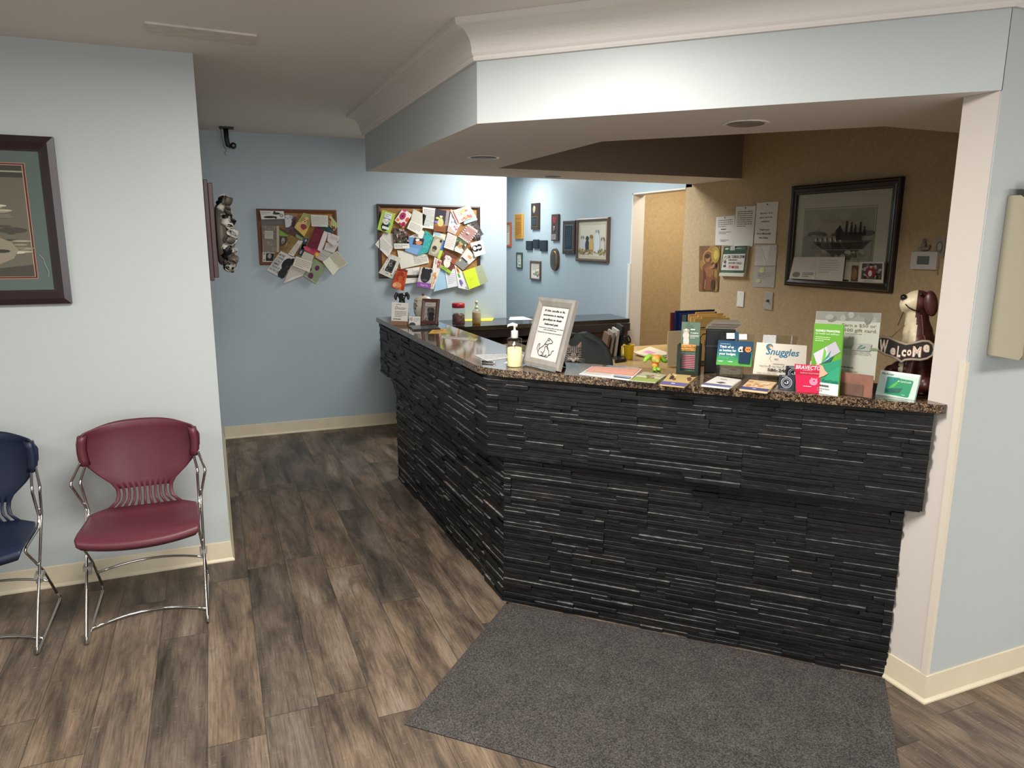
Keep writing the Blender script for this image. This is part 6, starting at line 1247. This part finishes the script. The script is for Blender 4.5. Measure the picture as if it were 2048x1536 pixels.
def leaflets(a):
    a.r(0, 0, 1, 1, '#5f7564'); a.blotch(8, ['#6d8270', '#566b5a'], 96, .2); a.e(.28, .62, .16, .12, '#cfc4b8'); a.dog(.26, .82, .05, '#d9cfc4', '#a8968a', '#cfc4b8'); a.l(.5, .84, .9, .88, 1, '#e6e8e2', 97, .6); a.t(.5, .78, .92, .81, 'Creative', '#eef0ea', .01); a.l(.48, .68, .95, .76, 3, '#dfe3db', 98, .4)
    a.r(.06, .50, .84, .56, '#e0a05a'); a.t(.12, .512, .8, .545, 'Is Your Dog', '#5a3a1c', .015); a.r(.02, .43, .88, .49, '#dca058'); a.t(.05, .442, .85, .475, 'a Quality Life', '#5a3a1c', .015); [a.r(.1, .33 - i * .035, .9, .35 - i * .035, '#c9788a') for i in range(8)]
m_ = MB(); HL = pl.off(-D_ * .55).st(*Z3(205, 425))[1]; q4 = [o2 + zu * .006 + pl.ex * (W_ * .06), o2 + zu * .006 + pl.ex * (W_ * .94), o2 + pl.ex * (W_ * .94) + zu * HL, o2 + pl.ex * (W_ * .06) + zu * HL]; slab(m_, q4, .012, gloss('#5f7564')); leaflets(Art(m_, *q4, eps=.0003, mk=gloss)); tag(m_.build('leaflet_stack'), 'green leaflets with a white dog standing in the black rack', 'leaflets')
# black file tower with fanned papers behind the rack
b0 = at_z(1432, 742, ZT_) + n0 * -.02; exr = Vector((.80, -.60, 0)).normalized(); nb = Vector((-.60, -.80, 0)); HT = .178
b0 = at_z(1408, 745, ZT_)
e = empty('file_tower', b0, 'black upright file box between the leaflet rack and the blue card stand', 'file box')
m_ = MB(); m_.obox(b0, exr * .115, -nb * .14, zu * HT, mat('#111114', .45)); m_.build('box_body', e, bevel=.003)
m_ = MB(); m_.obox(b0 + exr * -.004 + nb * .003 + zu * (HT * .60), exr * .123, -nb * .146, zu * .008, mat('#2a2a2e', .4)); m_.build('rim', e)
e = empty('fanned_papers', b0 + zu * HT, 'fan of grey papers lying on top of the black file box', 'papers')
for i in range(7):
    m_ = MB(); tl_ = Vector((0, 0, .002 + .0035 * i)); o_ = b0 + zu * (HT + .002) + exr * (-.005 + .004 * i) + tl_ - nb * .0; m_.add([o_, o_ + exr * .12, o_ + exr * (.085 + .004 * i) - nb * .12 + zu * .004, o_ + exr * .01 - nb * .12 + zu * .004], [(0, 1, 2, 3)], paper(['#8f8678', '#9d9486', '#82796b'][i % 3])); m_.build('sheet', e, solid=.0012)
# --- clear stands
def edge_stand(e, pl, w_, h_, m=ACRYL, foot=.05, lip=None):
    """clear back sheet with a foot bent forward"""
    m_ = MB(); m_.add([pl.p(0, 0), pl.p(w_, 0), pl.p(w_, h_), pl.p(0, h_)], [(0, 1, 2, 3)], m); o = m_.build('clear_back', e, solid=.0025)
    n0 = Vector((pl.n.x, pl.n.y, 0)).normalized(); m_ = MB(); a, b = pl.p(0, 0), pl.p(w_, 0); m_.add([a, b, b + n0 * foot, a + n0 * foot], [(0, 1, 2, 3)], m); m_.build('clear_foot', e, solid=.0025)
def card_pocket(e, pl, w_, h_, out=.028, m=ACRYL, z0=.0):
    n0 = Vector((pl.n.x, pl.n.y, 0)).normalized(); a, b = pl.p(0, z0) + n0 * out, pl.p(w_, z0) + n0 * out; m_ = MB(); m_.add([a, b, b + zu * h_, a + zu * h_], [(0, 1, 2, 3)], m); m_.add([pl.p(0, z0), a, a + zu * h_, pl.p(0, h_ + z0)], [(0, 1, 2, 3)], m); m_.add([b, pl.p(w_, z0), pl.p(w_, h_ + z0), b + zu * h_], [(0, 1, 2, 3)], m); m_.build('clear_pocket', e, solid=.002)
# blue-green "besties" sign
pl, w_ = stand_plane(Z3(690, 1130), Z3(1135, 1165), .14); h_ = pl.st(*Z3(950, 575))[1]
e = empty('acrylic_stand', pl.o, 'clear stand carrying the blue and green budget sign on the bar', 'sign holder', 'clear sign stands'); edge_stand(e, pl, w_, h_); card_pocket(e, pl, w_ * .72, .045)
def besties(a):
    for i in range(10): a.r(0, i / 10, 1, (i + 1) / 10, ['#5aa84a', '#4fa353', '#3f985f', '#33866a', '#2b7672', '#256876', '#215b73', '#1f506d', '#1f4866', '#1f4461'][i]); a.k -= 1
    a.up(); a.l(.07, .84, .55, .88, 1, '#9fc4cc', 100, .5); a.t(.06, .70, .46, .80, 'Think of us', '#f2f6f6', .02); a.t(.06, .56, .54, .66, 'as besties for', '#f2f6f6', .02); a.t(.06, .42, .54, .52, 'your budget.', '#f2f6f6', .02); a.l(.06, .26, .52, .36, 2, '#7fc48a', 101, .35); a.l(.06, .13, .26, .18, 1, '#e2f0e0', 102, .7); a.l(.34, .13, .54, .18, 1, '#e2f0e0', 103, .7)
    a.e(.68, .66, .09, .13, '#e9e4e0'); a.e(.76, .68, .05, .12, '#2e2523'); a.e(.66, .64, .03, .04, '#23201f'); a.e(.87, .68, .09, .11, '#e08a4a'); a.p([(.80, .70), (.80, .80), (.85, .76)], '#e08a4a'); a.p([(.94, .70), (.94, .80), (.89, .76)], '#e08a4a'); a.e(.845, .68, .015, .02, '#2a1c14'); a.e(.90, .68, .015, .02, '#2a1c14'); a.r(.63, .12, .94, .57, '#16324a')
tl = sheet_px('budget_sign', 'blue to green card reading think of us as besties for your budget', 'sign', pl.off(.006), zq(Z3, (705, 660), (1172, 685), (1140, 1018), (675, 985)), .0015, '#2b7672', besties, 'signs in clear stands', mk=gloss)
def tabart(a): pass
m_ = MB(); pq_ = pl.off(.007); m_.add([pq_.px(*Z3(925, 660)), pq_.px(*Z3(978, 662)), pq_.px(*Z3(972, 552)), pq_.px(*Z3(930, 550))], [(0, 1, 2, 3)], gloss('#1f4461')); m_.build('hanging_tab', tl)
for a_, b_ in (((812, 568), (920, 645)), ((978, 582), (1082, 655))):
    m_ = MB(); m_.add([pq_.px(*Z3(a_[0], b_[1])), pq_.px(*Z3(b_[0], b_[1])), pq_.px(*Z3(b_[0], a_[1])), pq_.px(*Z3(a_[0], a_[1]))], [(0, 1, 2, 3)], paper('#dedbd6')); m_.build('tape', tl)
m_ = MB(); m_.obox(pl.p(.01, .003) + n0 * .006, pl.ex * (w_ * .68), zu * .043, n0 * .018, mat('#5a4a34', .5, var=.4, vscale=90)); tag(m_.build('business_card_stack'), 'stack of brown business cards in the pocket under the blue sign', 'business cards')
# snuggles card
pl, w_ = stand_plane(Z3(1235, 1185), Z3(1560, 1190), .14); h_ = pl.st(*Z3(1530, 600))[1]
e = empty('acrylic_stand', pl.o, 'clear stand behind the white grooming business card', 'sign holder', 'clear sign stands')
a_, b_ = pl.st(*Z3(1300, 590)), pl.st(*Z3(1770, 610)); m_ = MB(); m_.add([pl.p(0, 0), pl.p(w_, 0), pl.p(b_[0], b_[1]), pl.p(a_[0], a_[1])], [(0, 1, 2, 3)], ACRYL); m_.build('clear_back', e, solid=.0025); m_ = MB(); m_.add([pl.p(0, 0), pl.p(w_, 0), pl.p(w_, 0) + n0 * .05, pl.p(0, 0) + n0 * .05], [(0, 1, 2, 3)], ACRYL); m_.build('clear_foot', e, solid=.0025)
def snug(a):
    a.r(0, 0, 1, 1, '#e3dccd'); a.t(.2, .64, .86, .86, 'Snuggles', '#3f7896', .02, .25); a.e(.26, .88, .07, .10, '#3f7896'); a.e(.275, .885, .035, .05, '#e08a3c'); a.e(.30, .85, .03, .04, '#e3dccd'); a.t(.38, .47, .46, .53, 'PET', '#7a766e', 0); a.s_([(.30, .6), (.28, .5), (.33, .42)], .006, '#d9a070'); a.l(.36, .34, .72, .38, 1, '#a59f94', 104, .5)
    a.t(.10, .25, .26, .30, 'Dog Cuts', '#6a665e', 0, .3); a.t(.28, .25, .31, .32, '/', '#2a2826', .03); a.t(.34, .25, .52, .30, 'Nail Trims', '#6a665e', 0, .3); a.t(.545, .25, .575, .32, '/', '#2a2826', .03); a.t(.60, .25, .72, .30, 'Grooming', '#6a665e', 0, .3); a.t(.26, .12, .74, .21, '586-248-4', '#2a2826', .03); a.l(.06, .03, .7, .06, 1, '#7a766e', 105, .5)
sheet_px('grooming_card', 'large cream card reading snuggles with a phone number', 'sign', pl.off(.005), zq(Z3, (1215, 690), (1875, 735), (1850, 1155), (1160, 1105)), .0015, '#e3dccd', snug, 'signs in clear stands')
# small black round-logo stickers
def logo(a): a.r(0, 0, 1, 1, '#1c2130'); a.e(.5, .5, .34, .36, '#d8dade', 28); a.e(.5, .5, .31, .33, '#1c2130', 28); a.e(.5, .5, .24, .26, '#d8dade', 28); a.e(.5, .5, .22, .24, '#1c2130', 28); a.blotch(7, ['#c9ccd2'], 106, .06, (.36, .4, .64, .6)); a.l(.2, .9, .8, .95, 1, '#c9ccd2', 107, .7); a.l(.15, .03, .85, .09, 2, '#8a8e98', 108, .5)
upright('round_logo_card', 'small black card with a white circular logo, the front one', 'card', zq(Z3, (1510, 1120), (1722, 1130), (1705, 1335), (1490, 1310)), .14, .012, '#1c2130', logo, 'black logo cards')
upright('round_logo_card', 'small black card with a white circular logo, standing behind the other', 'card', zq(Z3, (1600, 1000), (1810, 1012), (1790, 1205), (1585, 1195)), .14, .010, '#1c2130', logo, 'black logo cards')
# red flea-treatment stand
def red(a): a.r(0, 0, 1, 1, '#c81e48'); a.r(0, .62, 1, .78, '#b01838'); a.t(.03, .83, .97, .97, 'BRAVECTO', '#f2dfe2', .015, .25); a.l(.3, .77, .9, .81, 1, '#e08a9a', 109, .6); a.t(.2, .68, .95, .74, 'treatment and prevention', '#e9b4c0', 0); a.e(.72, .40, .17, .13, '#e98aa4'); a.e(.74, .44, .04, .03, '#c81e48'); a.p([(.6, .48), (.64, .56), (.7, .5)], '#e98aa4'); a.p([(.8, .48), (.86, .56), (.88, .44)], '#e98aa4'); a.l(.3, .2, .9, .25, 1, '#e9b4c0', 110, .6)
Z4 = zz(1600, 560, 5.6889)
upright('red_product_sign', 'bright red sign with white lettering and a pink cat shape', 'sign', [Z3(1712, 975), Z4(248, 975), Z4(222, 1290), Z3(1735, 1345)], .12, .003, '#c81e48', red)
# green financing leaflets
def green(a):
    a.r(0, 0, 1, 1, '#5f9c2c'); a.p([(.0, 0), (1, 0), (1, .52), (.3, .4)], '#2a8f6a'); a.p([(.3, .0), (1, .0), (1, .42), (.6, .3)], '#2f9a70'); a.r(0, 0, 1, .16, '#e8e6de'); a.t(.08, .885, .90, .915, 'FLEXIBLE FINANCING', '#f2f6ea', .02); a.t(.08, .845, .88, .875, 'for health and wellness', '#dcebc8', 0); a.l(.08, .74, .6, .82, 3, '#cfe4b4', 111, .35)
    a.p([(.05, .56), (.78, .76), (.98, .62), (.22, .40)], '#b3aeb6'); a.p([(.05, .56), (.5, .68), (.62, .5), (.22, .40)], '#c9c4cc'); a.p([(.36, .43), (.42, .66), (.5, .6), (.48, .5)], '#6fb53a'); a.p([(.36, .43), (.66, .63), (.6, .53)], '#2a8f80'); a.p([(.36, .43), (.78, .56), (.66, .47)], '#1f5c66')
    a.p([(.0, .30), (.2, .42), (.42, .40), (.5, .34), (.62, .30), (.5, .26), (.3, .22), (.1, .2)], '#d9a68c'); a.t(.42, .175, .98, .215, 'CareCredit', '#1f6a5a', .02); a.l(.36, .1, .9, .14, 1, '#4a4a46', 112, .6); a.l(.1, .03, .7, .09, 2, '#8a8a82', 113, .4)
pl, w_ = stand_plane(Z4(130, 1165), Z4(440, 1200), .12)
o, pl2, w2 = upright('financing_leaflets', 'green flexible financing leaflets with a hand holding a card', 'leaflets', zq(Z4, (165, 492), (497, 508), (430, 1322), (105, 1272)), .12, .010, '#5f9c2c', green)
# gift card poster in clear stand
pl, w_ = stand_plane(Z4(100, 1215), Z4(822, 1345), .12); a_, b_ = pl.st(*Z4(188, 340)), pl.st(*Z4(928, 368))
a_ = (a_[0] * .35, a_[1])
def gift(a):
    a.r(0, 0, 1, 1, '#ddd9cf'); a.r(0, .86, 1, 1, '#a9a59d'); a.blotch(10, ['#8f8b84', '#bdb9b1', '#99958e'], 114, .1, (.05, .87, .95, .99)); a.t(.44, .775, .95, .825, 'Earn a $50 or', '#8a7f5c', .005); a.t(.42, .70, .97, .75, '$100 gift card.', '#8a7f5c', .005); a.l(.5, .66, .92, .675, 1, '#b0aa9c', 115, .6)
    a.e(.45, .52, .2, .10, '#b9b5ae'); a.dog(.60, .60, .035, '#cfcac2', '#aaa59d', '#c4bfb7'); a.r(.3, .44, 1, .475, '#8fa276'); a.p([(.62, .42), (.90, .42), (.92, .53), (.66, .53)], '#a8aaa2'); a.p([(.7, .43), (.76, .51), (.8, .5)], '#5f7a6a'); a.p([(.7, .43), (.84, .49), (.82, .46)], '#3f5a5a'); a.l(.3, .33, .92, .41, 3, '#a09b90', 116, .3); a.l(.36, .13, .9, .17, 1, '#5a5650', 117, .4); a.l(.5, .09, .9, .11, 1, '#a09b90', 118, .6); a.p([(0, .18), (.3, .3), (.34, 0), (0, 0)], '#c9c5bb')
e = empty('acrylic_stand', pl.o, 'tall clear stand holding the gift card poster', 'sign holder', 'clear sign stands')
TLp, TRp, BRp, BLp = Z4(188, 345), Z4(928, 370), Z4(822, 1345), Z4(100, 1215)
m_ = MB(); c4 = [pl.px(*BLp), pl.px(*BRp), pl.px(*TRp), pl.px(*TLp)]; m_.add(c4, [(0, 1, 2, 3)], ACRYL); m_.build('clear_front', e, solid=.002)
pb = pl.off(-.006); BLq, BRq = Z4(440, 1125), Z4(850, 1140)
po = sheet_px('gift_card_poster', 'white poster offering a fifty or hundred dollar gift card', 'poster', pb, [Z4(175, 440), Z4(918, 470), BRq, Z4(455, 1110)], .0015, '#ddd9cf', None, 'signs in clear stands')
m_ = MB(); Wp = Z4(175, 440)
tl_, tr_, br_, bl_ = pb.px(*Z4(188, 352)), pb.px(*Z4(926, 376)), pb.px(*Z4(845, 1140)), pb.px(*Z4(115, 1050))
bpy.data.objects.remove(po)
slab(m_, [bl_, br_, tr_, tl_], .0015, paper('#ddd9cf')); gift(Art(m_, bl_, br_, tr_, tl_, eps=.0003)); tag(m_.build('gift_card_poster'), 'white poster offering a fifty or hundred dollar gift card', 'poster', 'signs in clear stands')
pp, wp = stand_plane(Z4(400, 1285), Z4(815, 1350), .12); card_pocket(e, pp, wp * .78, .045, .012)
m_ = MB(); m_.obox(pp.p(.004, .002) + n0 * .002, pp.ex * (wp * .96), zu * .078, n0 * .006, mat('#8a5f50', .5, var=.15, vscale=30)); tag(m_.build('business_card_stack'), 'brown cards in the clear pocket below the gift card poster', 'business cards')
# green card sign at the right end
def cc(a):
    a.r(0, 0, 1, 1, '#c3d6cc'); a.r(0, .9, 1, 1, '#dbe6e0'); a.t(.05, .84, .36, .93, 'We Accept', '#2a5c4c', .01); a.p([(.22, .12), (.24, .10), (.80, .06), (.84, .09), (.88, .70), (.86, .74), (.24, .78), (.21, .75)], '#148a5c'); a.p([(.22, .35), (.55, .75), (.52, .78), (.24, .78), (.21, .75)], '#107a6c'); a.p([(.28, .30), (.52, .70), (.5, .55), (.44, .40)], '#4fae4a'); a.p([(.22, .30), (.66, .40), (.58, .18), (.3, .16), (.22, .2)], '#0f5a50'); a.t(.50, .62, .84, .69, '& CareCredit', '#dff0e6', .01); a.l(.66, .12, .82, .15, 1, '#cfe8d8', 119, .6)
upright('payment_card_sign', 'pale green sign with a green credit card picture at the right end', 'sign', zq(Z4, (920, 1022), (1368, 1082), (1300, 1370), (858, 1302)), .22, .012, '#c3d6cc', cc)

# ================================================================ WELCOME DOG STATUE (local: x right as seen, -y towards the viewer, z up)
vb = at_z(1843, 792, ZT_); sv = Vector((vb.x, vb.y, 0)).normalized(); fx_ = Vector((sv.y, -sv.x, 0)); base = Vector((vb.x, vb.y, ZT_)) + sv * .10
Rr = base.xy.length; pxm = CF / (Rr * cos(CPITCH)) * .99
e = empty('welcome_dog_statue', base, 'painted seated dog statue with a welcome sign at the right end of the bar', 'statue', rz=math.atan2(fx_.y, fx_.x))
K = 1.0
def q_(u, v):   # statue-local x,z of a pixel on its own mid plane
    p_ = Pl(base, fx_, (0, 0, 1)).px(u, v) - base; return p_.dot(fx_), p_.z
def L(u, v, y=0): x, z = q_(*Z4(u, v)); return (x, y, z)
def rr_(px): a_ = q_(*Z4(1000, 500)); b2 = q_(*Z4(1000 + px, 500)); return b2[0] - a_[0]
R_ = rr_
WHT, BRN, BLKM = mat('#cdbf9f', .45, var=.1, vscale=40, name='cream_painted_resin'), mat('#4b2422', .4, var=.25, vscale=30, name='red_brown_painted_resin'), mat('#121010', .25)
def ell(u, v, y, ru, ry, rv): return ('e', L(u, v, y), (R_(ru), ry, R_(rv)))
parts = [ell(1340, 250, 0, 170, .048, 150), ell(1240, 275, -.01, 110, .034, 95), ell(1205, 215, -.012, 60, .026, 60), ell(1185, 300, -.01, 50, .024, 55), ell(1195, 350, -.006, 45, .02, 30), ell(1300, 310, 0, 110, .04, 60),
         ('l', [L(1340, 330), L(1330, 460, .0), L(1340, 600, .0)], [R_(125), R_(140), R_(175)]), ell(1350, 700, .01, 190, .075, 190), ell(1370, 950, .03, 210, .095, 240), ell(1330, 1180, .03, 230, .10, 170),
         ('l', [L(1290, 800, -.05), L(1270, 930, -.065), L(1235, 1060, -.07), L(1230, 1200, -.07), L(1225, 1280, -.07)], [R_(75), R_(60), R_(48), R_(45), R_(50)]), ell(1215, 1300, -.085, 60, .035, 34),
         ('l', [L(1400, 800, -.04), L(1400, 1000, -.05), L(1390, 1280, -.05)], [R_(75), R_(55), R_(50)]), ell(1380, 1300, -.065, 60, .035, 34),
         ell(1440, 1180, -.03, 110, .05, 120), ell(1150, 980, -.03, 110, .05, 85), ell(1030, 990, -.04, 55, .028, 45), ell(990, 995, -.045, 30, .018, 28), ell(1110, 1120, -.02, 100, .05, 130), ('l', [L(1060, 1180, -.04), L(1050, 1290, -.04)], [R_(35), R_(32)]),
         ell(1280, 1340, .0, 250, .095, 26)]
def dcol(p_, n_):
    x0_, z0_ = 0, 0
    # invert to zoom coordinates through linear factors
    k_ = R_(1); u = 1340 + (p_.x - L(1340, 0)[0]) / k_; v = 600 - (p_.z - L(0, 600)[2]) / k_
    if v < 400:
        if u > 1360 + (20 if v > 300 else 0) : return 1
        return 0
    if v < 720: return 1 if u > 1395 else 0
    if v > 1320: return 1
    if u < 1245 and v < 1230:
        return 0 if (u < 1060 and v > 930) else 1
    if u < 1290 and p_.y < -.03: return 0
    if 1340 < u < 1460 and p_.y < -.06 and v > 1000: return 0
    if p_.y < -.02 and u < 1390 and v < 800: return 0
    return 1
remesh_figure(parts, .005, 'dog_body', e, dcol, [WHT, BRN, BLKM], 3, True)
m_ = MB(); m_.ell(L(1185, 190, -.028), (R_(42), .016, R_(36)), BLKM); m_.ell(L(1165, 205, -.034), (R_(20), .010, R_(18)), BLKM); m_.build('nose', e, local=True)
m_ = MB()
m_.ell(L(1385, 155, -.047), (R_(24), .006, R_(20)), BLKM); m_.build('eye', e, local=True); m_ = MB()
m_.tube([L(1205, 265, -.040), L(1240, 300, -.046), L(1300, 330, -.048), L(1370, 350, -.046)], .0022, BLKM, 6); m_.build('mouth', e, local=True)
for sy in (-.052, .05):
    m_ = MB(); P = [(1455, 130), (1490, 200), (1510, 290), (1500, 370)]; 
    for i in range(3): pass
    m_.ell(L(1490, 265, sy), (R_(75), .014, R_(150)), BRN, 18, 12, Matrix.Rotation(radians(-12), 3, 'Y')); m_.build('ear', e, local=True)
m_ = MB()
for i in range(11):
    t = i / 10; m_.ell(L(1180 - 60 * t, 360 + 140 * t, -.03), (.0018, .0018, .003), mat('#3a3430', .4, metal=.6), 6, 5)
for i in range(13):
    t = i / 12; m_.ell(L(1388 + 20 * t, 395 + 240 * t, -.05), (.0018, .0018, .003), mat('#8a7c60', .4, metal=.6), 6, 5)
m_.build('chain', e, local=True)
# hanging sign board
sy_ = -.115
outl = [(890, 700), (875, 660), (900, 620), (960, 605), (1040, 620), (1140, 665), (1220, 690), (1320, 672), (1400, 652), (1470, 655), (1520, 690), (1532, 750), (1510, 810), (1450, 845), (1380, 858), (1280, 852), (1210, 858), (1168, 880), (1130, 850), (1060, 820), (980, 795), (915, 755)]
es = [Vector(L(u, v, sy_)) for u, v in outl]; n_ = len(es); cen = sum(es, Vector()) / n_
m_ = MB(); bk = [p_ + Vector((0, .012, 0)) for p_ in es]; m_.add(es + bk, [tuple(range(n_)), tuple(reversed(range(n_, 2 * n_)))] + [(i, n_ + i, n_ + (i + 1) % n_, (i + 1) % n_) for i in range(n_)], mat('#23201e', .45))
inn = [p_ * .0 + p_ for p_ in es]
m_.build('sign_board', e, local=True)
m_ = MB(); m_.tube(es, .0042, mat('#9a8a76', .45), 8, closed=True); m_.build('sign_rim', e, local=True)
SALM = mat('#d8a890', .5); CRM = mat('#e9dfcf', .5)
class LArt(Art): pass
lets = [('W', 918, 1030, 640, 790), ('e', 1040, 1110, 725, 805), ('L', 1115, 1170, 708, 830), ('c', 1165, 1225, 745, 822), ('o', 1225, 1285, 745, 815), ('M', 1285, 1395, 715, 825), ('e', 1400, 1485, 690, 775)]
for ch, u0, u1, v0, v1 in lets:
    for kk, mm, bd in ((0, CRM, .04), (1, SALM, -.022)):
        vs, fs, _w = text_mesh(ch, bd); zs = [v[1] for v in vs]; za, zb2 = min(zs), max(zs); m_ = MB() if kk == 0 else m_
        a0 = Vector(L(u0, v1, sy_ - .0006 - .0006 * kk)); b0_ = Vector(L(u1, v0, sy_))
        m_.add([(a0.x + x * (b0_.x - a0.x), a0.y, a0.z + (y - za) / (zb2 - za) * (b0_.z - a0.z)) for x, y in vs], fs, mm)
    m_.build('sign_letter', e, local=True)
m_ = MB(); m_.tube([L(1040, 620, sy_ + .005), L(1045, 600, sy_ + .005), L(1060, 615, sy_ + .01), L(1120, 560, -.09), L(1200, 500, -.06)], .0015, mat('#8a7c60', .4, metal=.6), 6); m_.tube([L(1430, 655, sy_ + .005), L(1425, 620, -.08), L(1405, 600, -.06)], .0015, mat('#8a7c60', .4, metal=.6), 6); m_.build('hanging_wire', e, local=True)
